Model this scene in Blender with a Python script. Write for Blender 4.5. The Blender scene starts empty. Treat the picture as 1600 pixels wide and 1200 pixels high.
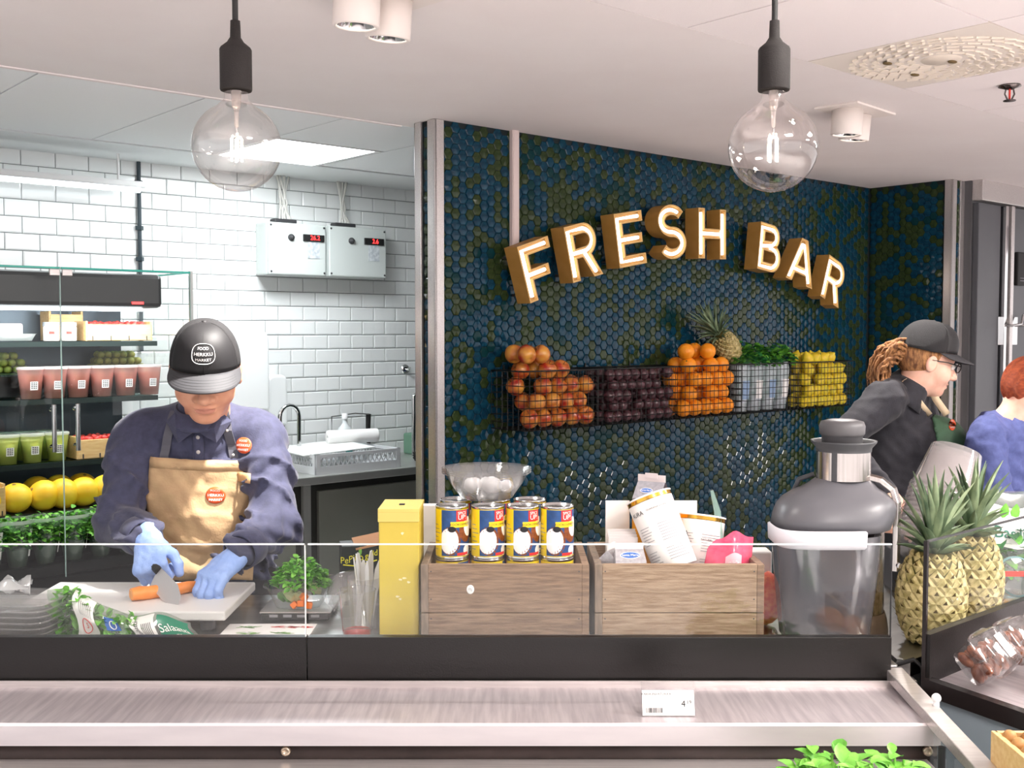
import bpy, bmesh, math, random
import numpy as np
from mathutils import Vector, Matrix, geometry
R = math.radians
sc = bpy.context.scene
COL = sc.collection
random.seed(7)

# ---------------------------------------------------------------- camera
FPX, CAMZ = 1700.0, 1.6
PITCH = math.atan(83.0/FPX)
cd = bpy.data.cameras.new('camera'); cam = bpy.data.objects.new('camera', cd); COL.objects.link(cam)
cd.sensor_width = 36; cd.lens = FPX/1600*36; cd.clip_start = .05; cd.clip_end = 60
cam.location = (0, 0, CAMZ); cam.rotation_euler = (math.pi/2-PITCH, 0, 0)
sc.camera = cam
# ---------------------------------------------------------------- world
w = bpy.data.worlds.new('hall'); sc.world = w; w.use_nodes = True
bg = w.node_tree.nodes['Background']; bg.inputs[0].default_value = (1, .955, .96, 1); bg.inputs[1].default_value = .66
# ---------------------------------------------------------------- exposure
vs = sc.view_settings
vs.view_transform = 'Standard'; vs.look = 'None'; vs.exposure = 1.36; vs.gamma = 1; vs.use_curve_mapping = False
try:
    sc.cycles.transparent_max_bounces = 40; sc.cycles.max_bounces = 14
except Exception: pass
# ---------------------------------------------------------------- large lights of the place, also added ones
def area(name, loc, rot, sx, sy, power, col):
    l = bpy.data.lights.new(name, 'AREA'); l.shape = 'RECTANGLE'; l.size = sx; l.size_y = sy; l.energy = power; l.color = col
    o = bpy.data.objects.new(name, l); COL.objects.link(o); o.location = loc; o.rotation_euler = rot; return o
def spot(name, loc, target, power, col=(1, .95, .9), size=60, blend=.5, rad=.04):
    l = bpy.data.lights.new(name, 'SPOT'); l.energy = power; l.color = col; l.spot_size = R(size); l.spot_blend = blend; l.shadow_soft_size = rad
    o = bpy.data.objects.new(name, l); COL.objects.link(o); o.location = loc
    o.rotation_euler = (Vector(target)-Vector(loc)).to_track_quat('-Z', 'Y').to_euler(); return o

# ---------------------------------------------------------------- frames of the place
CP, SP = math.cos(PITCH), math.sin(PITCH)
def ray(px, py):
    a, b = px-800, 600-py
    return Vector((a, FPX*CP+b*SP, -FPX*SP+b*CP))
def at(px, py, Y):
    d = ray(px, py); return Vector((0, 0, CAMZ))+d*(Y/d.y)
def onz(px, py, z):
    d = ray(px, py); return Vector((0, 0, CAMZ))+d*((z-CAMZ)/d.z)
TH = R(41)
U = Vector((math.cos(TH), math.sin(TH), 0)); N = Vector((math.sin(TH), -math.cos(TH), 0))
W0 = Vector((-.298, 4.26, 0)); K0 = Vector((-.55, 6.45, 0))
CEIL = 2.42
def wp(s, z, off=0): return W0+U*s+N*off+Vector((0, 0, z))
def kp(s, z, off=0): return K0+U*s+N*off+Vector((0, 0, z))
def hitp(px, py, P0, off):
    d = ray(px, py); o = Vector((0, 0, CAMZ)); Pn = P0+N*off
    t = (Pn-o).dot(N)/d.dot(N); q = o+d*t
    return (q-P0).dot(U), q.z
def ww(px, py, off=0): return hitp(px, py, W0, off)
def kw(px, py, off=0): return hitp(px, py, K0, off)

# ---------------------------------------------------------------- materials
MATS = {}
def lin(c):
    if isinstance(c, str):
        c = [int(c[i:i+2], 16)/255 for i in (0, 2, 4)]
    return tuple((x/12.92 if x <= .04045 else ((x+.055)/1.055)**2.4) for x in c)+(1,)
def mat(name, col, rough=.5, metal=0, col2=None, scale=30, bump=0, bscale=80, emis=0, trans=0, ior=1.45, coat=0, stretch=(1, 1, 1), detail=4, sss=0, aniso=0, spec=None, sheen=0):
    if name in MATS: return MATS[name]
    m = bpy.data.materials.new(name); m.use_nodes = True; nt = m.node_tree; b = nt.nodes['Principled BSDF']
    c = lin(col); b.inputs['Base Color'].default_value = c
    b.inputs['Roughness'].default_value = rough; b.inputs['Metallic'].default_value = metal
    b.inputs['IOR'].default_value = ior
    if trans: b.inputs['Transmission Weight'].default_value = trans
    if coat: b.inputs['Coat Weight'].default_value = coat; b.inputs['Coat Roughness'].default_value = .08
    if sss: b.inputs['Subsurface Weight'].default_value = sss; b.inputs['Subsurface Radius'].default_value = (.02, .008, .004)
    if aniso: b.inputs['Anisotropic'].default_value = aniso
    if sheen: b.inputs['Sheen Weight'].default_value = sheen
    if emis: b.inputs['Emission Color'].default_value = c; b.inputs['Emission Strength'].default_value = emis
    if col2 or bump:
        tc = nt.nodes.new('ShaderNodeTexCoord'); mp = nt.nodes.new('ShaderNodeMapping'); mp.inputs['Scale'].default_value = stretch
        nt.links.new(tc.outputs['Object'], mp.inputs[0])
    if col2:
        n = nt.nodes.new('ShaderNodeTexNoise'); n.inputs['Scale'].default_value = scale; n.inputs['Detail'].default_value = detail
        nt.links.new(mp.outputs[0], n.inputs['Vector'])
        r = nt.nodes.new('ShaderNodeValToRGB'); r.color_ramp.elements[0].position = .35; r.color_ramp.elements[1].position = .65
        r.color_ramp.elements[0].color = c; r.color_ramp.elements[1].color = lin(col2)
        nt.links.new(n.outputs['Fac'], r.inputs[0]); nt.links.new(r.outputs[0], b.inputs['Base Color'])
        if emis: nt.links.new(r.outputs[0], b.inputs['Emission Color'])
    if bump:
        n2 = nt.nodes.new('ShaderNodeTexNoise'); n2.inputs['Scale'].default_value = bscale; n2.inputs['Detail'].default_value = 5
        nt.links.new(mp.outputs[0], n2.inputs['Vector'])
        bp = nt.nodes.new('ShaderNodeBump'); bp.inputs['Strength'].default_value = bump; bp.inputs['Distance'].default_value = .01
        nt.links.new(n2.outputs['Fac'], bp.inputs['Height']); nt.links.new(bp.outputs[0], b.inputs['Normal'])
    MATS[name] = m; return m
def glass(name, tint='ffffff', rough=0.0, ior=1.45, haze=0.0, hazecol='ffffff', boost=1.0):
    """thin sheet: clear with fresnel reflection, optional milky share"""
    if name in MATS: return MATS[name]
    m = bpy.data.materials.new(name); m.use_nodes = True; nt = m.node_tree; nt.nodes.clear()
    o = nt.nodes.new('ShaderNodeOutputMaterial'); t = nt.nodes.new('ShaderNodeBsdfTransparent'); t.inputs[0].default_value = lin(tint)
    g = nt.nodes.new('ShaderNodeBsdfGlossy'); g.inputs['Roughness'].default_value = rough
    F0 = min(.9, 2*((ior-1)/(ior+1))**2*boost)
    lw = nt.nodes.new('ShaderNodeLayerWeight'); pw = nt.nodes.new('ShaderNodeMath'); pw.operation = 'POWER'; pw.inputs[1].default_value = 4; nt.links.new(lw.outputs['Facing'], pw.inputs[0])
    mu = nt.nodes.new('ShaderNodeMath'); mu.operation = 'MULTIPLY_ADD'; mu.inputs[1].default_value = min(1-F0, .7); mu.inputs[2].default_value = F0; mu.use_clamp = True
    nt.links.new(pw.outputs[0], mu.inputs[0])
    mx = nt.nodes.new('ShaderNodeMixShader'); nt.links.new(mu.outputs[0], mx.inputs[0]); nt.links.new(g.outputs[0], mx.inputs[2])
    if haze:
        d = nt.nodes.new('ShaderNodeBsdfDiffuse'); d.inputs[0].default_value = lin(hazecol)
        tl = nt.nodes.new('ShaderNodeBsdfTranslucent'); tl.inputs[0].default_value = lin(hazecol)
        a = nt.nodes.new('ShaderNodeMixShader'); a.inputs[0].default_value = .5; nt.links.new(d.outputs[0], a.inputs[1]); nt.links.new(tl.outputs[0], a.inputs[2])
        h = nt.nodes.new('ShaderNodeMixShader'); h.inputs[0].default_value = haze; nt.links.new(t.outputs[0], h.inputs[1]); nt.links.new(a.outputs[0], h.inputs[2])
        nt.links.new(h.outputs[0], mx.inputs[1])
    else: nt.links.new(t.outputs[0], mx.inputs[1])
    nt.links.new(mx.outputs[0], o.inputs[0]); MATS[name] = m; return m

plaster = mat('plaster', 'f2eae8', .9, col2='efe6e4', scale=3)
ceil_tile_m = mat('ceiling_tile', 'f6f8f9', .9, bump=.1, bscale=300)
ceil_tile_w = mat('ceiling_tile_warm', 'f4ebea', .9, bump=.1, bscale=300)
white_tile = mat('white_tile', 'f2f4f3', .12, coat=.3)
grout = mat('grout', '767b7b', .9)
hexblue = mat('hex_blue', '0a2c40', .07, col2='114054', scale=40, ior=1.33)
hexgreen = mat('hex_green', '25331b', .07, col2='344124', scale=40, ior=1.33)
hexteal = mat('hex_teal', '0e3236', .07, ior=1.26)
hexgrout = mat('hex_grout', '0c1a1c', .8)
steel = mat('brushed_steel', 'd4cecc', .3, .7, col2='c6c0be', scale=8, stretch=(1, 30, 30))
steel_shelf = mat('steel_shelf', 'cfc7c9', .5, .75, col2='b9b1b5', scale=6, stretch=(14, 1, 4), detail=6)
chrome = mat('chrome', 'd8d8d8', .08, 1)
black_gloss = mat('black_gloss', '221d1d', .22)
black_matte = mat('black_matte', '1b1a1a', .6, bump=.05, bscale=400)
dark_grey = mat('dark_grey', '3a3a3c', .5)
white_plastic = mat('white_plastic', 'eeeeee', .35)
white_paper = mat('white_paper', 'f6f4f2', .7)
ink = mat('ink', '222226', .7)
grey_ink = mat('grey_ink', '8a8a8e', .7)
red_ink = mat('red_ink', 'd83226', .5)
green_ink = mat('green_ink', '12715a', .5)
blue_ink = mat('blue_ink', '2a5fae', .5)
yellow_ink = mat('yellow_ink', 'e6e032', .5)
pane = glass('pane_glass', 'f9fcfb', ior=1.3)
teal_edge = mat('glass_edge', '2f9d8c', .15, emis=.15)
clear_plastic = glass('clear_plastic', 'f3f3f3', .04, 1.5, haze=.07, boost=1.4)
frost_plastic = glass('frosted_plastic', 'f0f0f2', .2, 1.45, haze=.45)
crate_wood = mat('crate_wood', '957a64', .8, col2='775f4d', scale=10, stretch=(2, 14, 22), bump=.25, bscale=40, detail=7)
crate_wood2 = mat('crate_wood_pale', 'ab927a', .8, col2='8a7059', scale=10, stretch=(2, 14, 22), bump=.25, bscale=40, detail=7)
crate_end = mat('crate_end_grain', '8d7a6a', .85, col2='75665a', scale=14, stretch=(8, 8, 2))
pine = mat('pine_wood', 'e0bd86', .6, col2='d4a970', scale=8, stretch=(2, 12, 12))
leaf_green = mat('leaf_green', '4a8f2c', .5, col2='76b844', scale=25)
leaf_bright = mat('leaf_bright', '62ad38', .45, col2='90cf5c', scale=40)
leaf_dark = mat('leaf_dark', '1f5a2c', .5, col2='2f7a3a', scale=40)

# ---------------------------------------------------------------- mesh collector
class MB:
    def __init__(s, T=None):
        s.v = []; s.f = []; s.mi = []; s.sm = []; s.m = 0; s.T = T or Matrix(); s.smooth = False
    def add(s, vs, fs, smooth=None):
        o = len(s.v); T = s.T
        s.v += [tuple(T @ Vector(p)) for p in vs]
        s.f += [tuple(o+i for i in f) for f in fs]; s.mi += [s.m]*len(fs)
        s.sm += [s.smooth if smooth is None else smooth]*len(fs); return s
    def box(s, c, d, rot=None, taper=1):
        x, y, z = d[0]/2, d[1]/2, d[2]/2; t = taper
        P = [Vector(p) for p in [(-x*t, -y*t, -z), (x*t, -y*t, -z), (x*t, y*t, -z), (-x*t, y*t, -z), (-x, -y, z), (x, -y, z), (x, y, z), (-x, y, z)]]
        if rot is not None: P = [rot @ p for p in P]
        c = Vector(c)
        return s.add([p+c for p in P], [(0, 3, 2, 1), (4, 5, 6, 7), (0, 1, 5, 4), (1, 2, 6, 5), (2, 3, 7, 6), (3, 0, 4, 7)], False)
    def span(s, a, b): return s.box([(a[i]+b[i])/2 for i in range(3)], [abs(b[i]-a[i]) for i in range(3)])
    def tube(s, pts, r, n=8, closed=False, caps=True, sec=None):
        pts = [Vector(p) for p in pts]; k = len(pts); rs = r if isinstance(r, (list, tuple)) else [r]*k
        ref = None; vs = []
        for i, p in enumerate(pts):
            a = pts[i-1] if (i > 0 or closed) else p; b = pts[(i+1) % k] if (i < k-1 or closed) else p
            t = (b-a).normalized()
            if ref is None: ref = Vector((0, 0, 1)) if abs(t.z) < .9 else Vector((1, 0, 0))
            e1 = (ref-t*ref.dot(t)).normalized(); ref = e1; e2 = t.cross(e1)
            for j in range(n):
                q = 2*math.pi*j/n
                if sec: vs.append(p+e1*sec[j][0]+e2*sec[j][1])
                else: vs.append(p+(e1*math.cos(q)+e2*math.sin(q))*rs[i])
        fs = []
        for i in range(k if closed else k-1):
            for j in range(n):
                a, b = i*n+j, i*n+(j+1) % n; c, d = ((i+1) % k)*n+(j+1) % n, ((i+1) % k)*n+j
                fs.append((a, b, c, d))
        s.add(vs, fs, n > 4 and not sec)
        if caps and not closed: s.add(vs[:n], [tuple(range(n))[::-1]], False); s.add(vs[-n:], [tuple(range(n))], False)
        return s
    def cyl(s, a, b, r, r2=None, n=16, caps=True): return s.tube([a, b], [r, r if r2 is None else r2], n, False, caps)
    def lathe(s, prof, c=(0, 0, 0), n=24, sx=1, sy=1, smooth=True, a0=0, a1=2*math.pi, sq=0):
        c = Vector(c); vs = []; full = abs(a1-a0-2*math.pi) < 1e-4; nn = n if full else n+1
        for r, z in prof:
            for j in range(nn):
                q = a0+(a1-a0)*j/n; k = 1
                if sq:
                    e = sq; k = (abs(math.cos(q))**e+abs(math.sin(q))**e)**(-1/e)
                vs.append(c+Vector((r*k*math.cos(q)*sx, r*k*math.sin(q)*sy, z)))
        fs = []
        for i in range(len(prof)-1):
            for j in range(n):
                j2 = (j+1) % nn
                fs.append((i*nn+j, i*nn+j2, (i+1)*nn+j2, (i+1)*nn+j))
        s.add(vs, fs, smooth)
        if full:
            if prof[0][0] > 1e-5: pass
        return s
    def disc(s, c, r, n=20, T=None, sx=1, sy=1):
        vs = [Vector((r*sx*math.cos(2*math.pi*j/n), r*sy*math.sin(2*math.pi*j/n), 0)) for j in range(n)]
        if T: vs = [T @ v for v in vs]
        return s.add([v+Vector(c) for v in vs], [tuple(range(n))], False)
    def ball(s, c, r, n=12, m=8, fn=None, rot=None):
        if not hasattr(r, '__len__'): r = (r, r, r)
        c = Vector(c); vs = []
        for i in range(m+1):
            p = math.pi*i/m
            for j in range(n):
                q = 2*math.pi*j/n; d = Vector((math.sin(p)*math.cos(q), math.sin(p)*math.sin(q), math.cos(p)))
                if fn: d = d*fn(d)
                d = Vector((d.x*r[0], d.y*r[1], d.z*r[2]))
                if rot is not None: d = rot @ d
                vs.append(c+d)
        fs = [(i*n+j, (i+1)*n+j, (i+1)*n+(j+1) % n, i*n+(j+1) % n) for i in range(m) for j in range(n)]
        return s.add(vs, fs, True)
    def prism(s, loop, z0, z1, cap=True):
        n = len(loop); vs = [(x, y, z0) for x, y in loop]+[(x, y, z1) for x, y in loop]
        fs = [(i, (i+1) % n, n+(i+1) % n, n+i) for i in range(n)]
        if cap: fs += [tuple(range(n))[::-1], tuple(range(n, 2*n))]
        return s.add(vs, fs, False)
    def grid(s, fn, nu, nv, smooth=True):
        vs = [fn(i/nu, j/nv) for j in range(nv+1) for i in range(nu+1)]
        fs = [(j*(nu+1)+i, j*(nu+1)+i+1, (j+1)*(nu+1)+i+1, (j+1)*(nu+1)+i) for j in range(nv) for i in range(nu)]
        return s.add(vs, fs, smooth)
    def text(s, t, size, fn=None, align='CENTER'):
        vs, fs = text_poly(t, align)
        return s.add([(fn(x*size, y*size) if fn else (x*size, y*size, 0)) for x, y in vs], fs, False)
    def build(s, name, mats, parent=None, loc=None, rot=None, bevel=0, solid=0, world=False, segs=2, subsurf=0):
        me = bpy.data.meshes.new(name); V = s.v
        if world and (parent is not None or loc is not None):
            Mi = (BASE[parent.name] if parent is not None else Matrix.Translation(Vector(loc))).inverted(); V = [tuple(Mi @ Vector(p)) for p in V]
        me.from_pydata(V, [], s.f)
        if not isinstance(mats, (list, tuple)): mats = [mats]
        for m in mats: me.materials.append(m)
        me.polygons.foreach_set('material_index', s.mi); me.polygons.foreach_set('use_smooth', s.sm); me.update()
        return link(name, me, parent, loc, rot, bevel, solid, segs, subsurf)
BASE = {}
def link(name, me, parent=None, loc=None, rot=None, bevel=0, solid=0, segs=2, subsurf=0):
    o = bpy.data.objects.new(name, me); COL.objects.link(o)
    if parent is not None: o.parent = parent
    if loc is not None: o.location = loc
    if rot is not None: o.rotation_euler = rot
    BASE[o.name] = (BASE[parent.name] if parent is not None else Matrix()) @ Matrix.LocRotScale(o.location, o.rotation_euler, None)
    if solid: md = o.modifiers.new('solid', 'SOLIDIFY'); md.thickness = solid; md.offset = 0
    if bevel: md = o.modifiers.new('bevel', 'BEVEL'); md.width = bevel; md.segments = segs; md.limit_method = 'ANGLE'; md.angle_limit = R(40)
    if subsurf: md = o.modifiers.new('sub', 'SUBSURF'); md.levels = md.render_levels = subsurf
    return o
_tx = {}
def text_poly(t, align='CENTER'):
    if (t, align) in _tx: return _tx[t, align]
    c = bpy.data.curves.new('t', 'FONT'); c.body = t; c.align_x = align; c.align_y = 'CENTER'; c.size = 1; c.resolution_u = 3
    o = bpy.data.objects.new('t', c); COL.objects.link(o)
    me = bpy.data.meshes.new_from_object(o.evaluated_get(bpy.context.evaluated_depsgraph_get()))
    r = ([(v.co.x, v.co.y) for v in me.vertices], [tuple(p.vertices) for p in me.polygons])
    bpy.data.objects.remove(o); bpy.data.curves.remove(c); bpy.data.meshes.remove(me)
    _tx[t, align] = r; return r
def tag(o, label=None, cat=None, group=None, kind=None):
    if label: o['label'] = label
    if cat: o['category'] = cat
    if group: o['group'] = group
    if kind: o['kind'] = kind
    return o
def thing(name, label, cat, loc=(0, 0, 0), rot=(0, 0, 0), group=None):
    o = bpy.data.objects.new(name, None); COL.objects.link(o); o.location = loc
    if not hasattr(rot, '__len__') : rot = (0, 0, rot)
    o.rotation_euler = rot; o.empty_display_size = .05
    BASE[o.name] = Matrix.LocRotScale(Vector(loc), o.rotation_euler, None)
    return tag(o, label, cat, group)
def copy_tree(o, loc=None, rot=None, label=None, group=None, parent=None):
    c = o.copy(); COL.objects.link(c); c.parent = parent
    if parent is None:
        if loc is not None: c.location = loc
        if rot is not None: c.rotation_euler = rot if hasattr(rot, '__len__') else (0, 0, rot)
        if label: c['label'] = label
        if group: c['group'] = group
    for ch in list(o.children): copy_tree(ch, parent=c)
    BASE[c.name] = Matrix.LocRotScale(c.location, c.rotation_euler, None)
    return c
def struct(o): o['kind'] = 'structure'; return o
def frame_T(o, x, y, z):   # matrix from axes
    return Matrix(((x[0], y[0], z[0], o[0]), (x[1], y[1], z[1], o[1]), (x[2], y[2], z[2], o[2]), (0, 0, 0, 1)))
ZUP = Vector((0, 0, 1))
def wallT(P): return frame_T(P, U, ZUP, N)     # local x along wall, y up, z out of the wall
def rnd(a, b): return random.uniform(a, b)
# ================================================================ THE SETTING
def slab(name, s0, s1, o0, o1, z0, z1, m, parent=None, kind=True, bevel=0, P0=W0):
    b = MB(frame_T(P0, U, N, ZUP)); b.span((s0, o0, z0), (s1, o1, z1))
    o = b.build(name, m, parent, world=parent is not None, bevel=bevel)
    if parent is None and kind: struct(o)
    return o
floor_m = mat('floor_tile', 'd6d2d2', .35, col2='ccc8c8', scale=3)
b = MB(); b.span((-7, -5, -.05), (9, 10, 0)); struct(b.build('floor', floor_m))
# ceiling: plaster band, tiled kitchen part, tiled shop part
cg = mat('ceiling_grid', '9aa0a2', .8); cgw = mat('ceiling_grid_warm', 'a89c9c', .8)
slab('ceiling', -4.6, 9, -.2, 1.462, CEIL, CEIL+.06, plaster)
kceil = slab('ceiling', -4.6, 3.6, -1.36, -.2, CEIL+.008, CEIL+.07, cg)
slab('ceiling', -4.6, 3.6, -1.9, -1.36, CEIL, CEIL+.06, mat('plaster_cool', 'f2f5f5', .9))
slab('trim_1', -4.6, -.02, -.215, -.195, CEIL-.004, CEIL+.02, plaster)
sceil = slab('ceiling', -4.6, 9, 1.462, 7.5, CEIL+.008, CEIL+.07, cgw)
b = MB(); g = .003; P = .566
b.box((0, 0, 0), (P-2*g, P-2*g, .012)); tile0 = None
def ctile(s, o, par, m, z=CEIL+.006):
    c = bpy.data.objects.new('ceiling_tile', ctile.me[m.name]); COL.objects.link(c); c.parent = par
    c.location = W0+U*s+N*o+ZUP*z; c.rotation_euler = (0, 0, TH); return c
ctile.me = {}
for m in (ceil_tile_m, ceil_tile_w):
    o = b.build('ceiling_tile', m); ctile.me[m.name] = o.data; bpy.data.objects.remove(o)
KC = [-.28-.56+P*(k+.5) for k in range(-6, 8)]
for s in KC:
    for ro in (-.2-P/2, -.2-P*1.5):
        if abs(s-(-.28+P/2)) < .05 and ro < -.7: continue
        if -.2-P*1.5-P/2 < -1.33 and ro < -.7: ro = -.2-P-.594/2+.02
        ctile(s, ro, kceil, ceil_tile_m)
for i in range(-5, 11):
    for j in range(0, 7):
        s, ro = -.25+P*(i+.5), 1.462+P*(j+.5)
        if i == 1 and j == 0: continue
        ctile(s, ro, sceil, ceil_tile_w)
# walls
TB = .11
slab('wall_sign', 0, 3.13, -TB, 0, 0, CEIL, hexgrout)
slab('wall_sign_return', 3.13, 3.24, -TB, .49, 0, CEIL, hexgrout)
slab('wall_kitchen', -4.2, 1.6, -.12, 0, 0, CEIL+.02, grout, P0=K0)
slab('wall_kitchen_end', 1.6, 1.72, -.12, 1.7, 0, CEIL, mat('kitchen_paint', 'd9dddc', .8), P0=K0)
slab('wall_left', -4.3, -4.2, -.12, 2.6, 0, CEIL, MATS['kitchen_paint'], P0=K0)
slab('wall_service', 3.25, 8.5, .44, .54, 0, CEIL, mat('service_panel', '5b5a5c', .45, col2='555456', scale=2))
# steel corner profiles
def profile(name, pts):
    b = MB()
    for (s0, s1, o0, o1) in pts:
        b2 = MB(frame_T(W0, U, N, ZUP)); b2.span((s0, o0, .0), (s1, o1, CEIL-.001)); b.v, b.f, b.mi, b.sm = b.v+b2.v, b.f+[tuple(i+len(b.v) for i in f) for f in b2.f], b.mi+b2.mi, b.sm+b2.sm
    return struct(b.build(name, steel, bevel=.002))
profile('trim_2', [(-.012, .034, .0, .012), (-.012, .0, -.036, .012)])
profile('trim_3', [(-.012, .034, -TB-.012, -TB), (-.012, 0, -TB-.012, -TB+.030)])
profile('trim_4', [(3.118, 3.13, .455, .502), (3.118, 3.165, .49, .502)])
profile('trim_5', [(3.205, 3.252, .49, .502)])
# hex tiles
HR = .0243; CPt, RPt = HR*1.5, HR*math.sqrt(3)
def hexverts(T, r, ch, h):
    o = []
    for rr, z in ((r, 0), (r, h-ch), (r-ch*1.3, h-.0006)):
        for k in range(6): o.append(T @ Vector((rr*math.cos(k*math.pi/3), rr*math.sin(k*math.pi/3), z)))
    o.append(T @ Vector((0, 0, h+.0006)))
    return o
HF = [(k, (k+1) % 6, 6+(k+1) % 6, 6+k) for k in range(6)]+[(6+k, 6+(k+1) % 6, 12+(k+1) % 6, 12+k) for k in range(6)]+[(12+k, 12+(k+1) % 6, 18) for k in range(6)]
hexme = []
for m in (hexblue, hexgreen, hexteal):
    b = MB(); b.add(hexverts(Matrix(), HR*.965, .0025, .006), HF, False); o = b.build('hex_tile', m); hexme.append(o.data); bpy.data.objects.remove(o)
def hexfield(wallname, T, smax, z0, z1, near, seed, smin=0):
    rg = random.Random(seed); cells = []
    par = bpy.data.objects[wallname]
    for i in range(int(smin/CPt), int(smax/CPt)+1):
        for j in range(int((z1-z0)/RPt)+1):
            s = i*CPt+HR; z = z1-(j*RPt+(RPt/2 if i % 2 else 0))-HR*.9
            if s > smax-.008 or s < smin+.008: continue
            k = rg.random(); u = math.sin(i*.31+seed)*math.sin(j*.27+i*.11)*.2
            cells.append((s, z, 0 if k+u < .52 else (1 if k+u < .93 else 2), rg.gauss(0, .022), rg.gauss(0, .022)))
    cells.sort(key=lambda c: near(c[0], c[1]))
    mb = MB(); n = 0
    for s, z, k, a, c in cells:
        L = T @ Matrix.Translation((s, z, 0)) @ Matrix.Rotation(a, 4, 'X') @ Matrix.Rotation(c, 4, 'Y')
        if n < LIM:
            o = bpy.data.objects.new('hex_tile', hexme[k]); COL.objects.link(o); o.parent = par; o.matrix_local = L; n += 1
        else:
            mb.m = k; mb.add(hexverts(L, HR*.965, .0025, .006), HF, False)
    if mb.f:
        o = mb.build('hex_tile_field', [hexblue, hexgreen, hexteal], par); o['kind'] = 'stuff'
LIM = 300
hexfield('wall_sign', wallT(W0), 3.13, .35, CEIL, lambda s, z: s+abs(z-2.1)*.8, 3)
LIM = 0
hexfield('wall_sign_return', frame_T(W0+U*3.13, N, ZUP, -U), .455, .35, CEIL, lambda s, z: s, 5)
hexfield('wall_sign_return', frame_T(W0+U*3.165+N*.49, U, ZUP, N), .04, .35, CEIL, lambda s, z: s, 6)
hexfield('wall_sign', frame_T(W0-N*TB, N, ZUP, -U), .085, .35, CEIL, lambda s, z: s, 8, smin=.02)
# white wall tiles
TW, THh = .1525, .0775
b = MB()
def wtile(b, w=TW-.0035, h=THh-.0035):
    b.box((0, 0, .003), (w, h, .006)); b.add([(-w/2, -h/2, .006), (w/2, -h/2, .006), (w/2, h/2, .006), (-w/2, h/2, .006), (-w/2+.006, -h/2+.006, .0085), (w/2-.006, -h/2+.006, .0085), (w/2-.006, h/2-.006, .0085), (-w/2+.006, h/2-.006, .0085)],
        [(4, 5, 6, 7), (0, 1, 5, 4), (1, 2, 6, 5), (2, 3, 7, 6), (3, 0, 4, 7)], False)
wtile(b); o = b.build('brick_tile', white_tile); tme = o.data; bpy.data.objects.remove(o)
kwall = bpy.data.objects['wall_kitchen']; cells = []
for j in range(31):
    z = CEIL-THh*(j+.5)+.01
    for i in range(-27, 10): cells.append((i*TW+(TW/2 if j % 2 else 0)-.02, z))
def vis(c):
    p = kp(c[0], c[1]); x = 800+FPX*p.x/p.y
    hid = (x < -60 or x > 660) or (x < 215 and c[1] < 1.85) or (200 < x < 440 and c[1] < 1.25)
    return (1 if hid else 0, p.y)
cells.sort(key=vis); mb = MB(wallT(K0))
for n, (s, z) in enumerate(cells):
    if n < 300:
        o = bpy.data.objects.new('brick_tile', tme); COL.objects.link(o); o.parent = kwall; o.matrix_local = wallT(kp(s, z)) @ Matrix.Rotation(random.gauss(0, .004), 4, 'Y') @ Matrix.Rotation(random.gauss(0, .004), 4, 'X')
    else:
        t = MB(wallT(kp(s, z))); wtile(t); o2 = len(mb.v); mb.v += t.v; mb.f += [tuple(i+o2 for i in f) for f in t.f]; mb.mi += t.mi; mb.sm += t.sm
o = mb.build('brick_tile_field', white_tile, kwall); o['kind'] = 'stuff'

# service doors on the right
dgrey = mat('door_grey', '55565a', .4, col2='505156', scale=3)
def door(name, s0, s1, hs):
    d = slab(name, s0, s1, .54, .575, .02, 2.30, dgrey, bevel=.004)
    b = MB(frame_T(W0, U, N, ZUP)); hz = 1.60
    b.span((hs-.05, .575, hz-.08), (hs+.05, .583, hz+.08)); b.tube([(hs, .59, hz+.03), (hs, .64, hz+.03), (hs+.10, .645, hz+.04), (hs+.13, .64, hz+.09)], .007, 8)
    b.build('door_handle', chrome, d, world=True, bevel=.002)
    return d
d1 = door('door_1', 3.27, 3.53, 3.56)
d2 = door('door_2', 3.64, 4.6, 3.70)
slab('trim_6', 3.255, 5.2, .54, .60, 2.31, CEIL, steel, bevel=.003)
slab('trim_7', 3.545, 3.575, .54, .60, .02, 2.3, chrome, bevel=.003)
slab('trim_8', 3.595, 3.63, .54, .61, .02, 2.3, steel, bevel=.003)
b = MB(frame_T(W0, U, N, ZUP)); b.span((3.70, .575, 1.86), (3.80, .60, 2.05)); o = b.build('door_sign', black_matte, d2, world=True, bevel=.006)
b = MB(frame_T(W0, U, N, ZUP)); b.span((3.73, .60, 1.885), (3.79, .602, 1.889)); b.span((3.73, .60, 1.90), (3.79, .602, 1.904)); b.build('sign_print', grey_ink, o, world=True)

# cable duct on the tiled wall, conduit on the white wall
b = MB(frame_T(W0, U, N, ZUP)); b.span((.375, .006, 1.945), (.412, .026, CEIL)); b.span((.379, .026, 1.945), (.408, .029, CEIL))
tag(b.build('cable_duct', mat('duct_pink', 'd9c6c2', .5), bevel=.002), 'narrow pale cable duct running from ceiling to the first sign letter', 'cable duct')
b = MB(); b.tube([kp(-1.69, CEIL, .02), kp(-1.69, 2.3, .02), kp(-1.69, 1.5, .02)], .010, 8)
for z in (2.32, 2.1, 1.95): b.box(kp(-1.69, z, .018), (.03, .03, .02))
tag(b.build('conduit_pipe', mat('conduit', '39454c', .5)), 'dark thin conduit pipe running down the white tiles', 'pipe')

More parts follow.
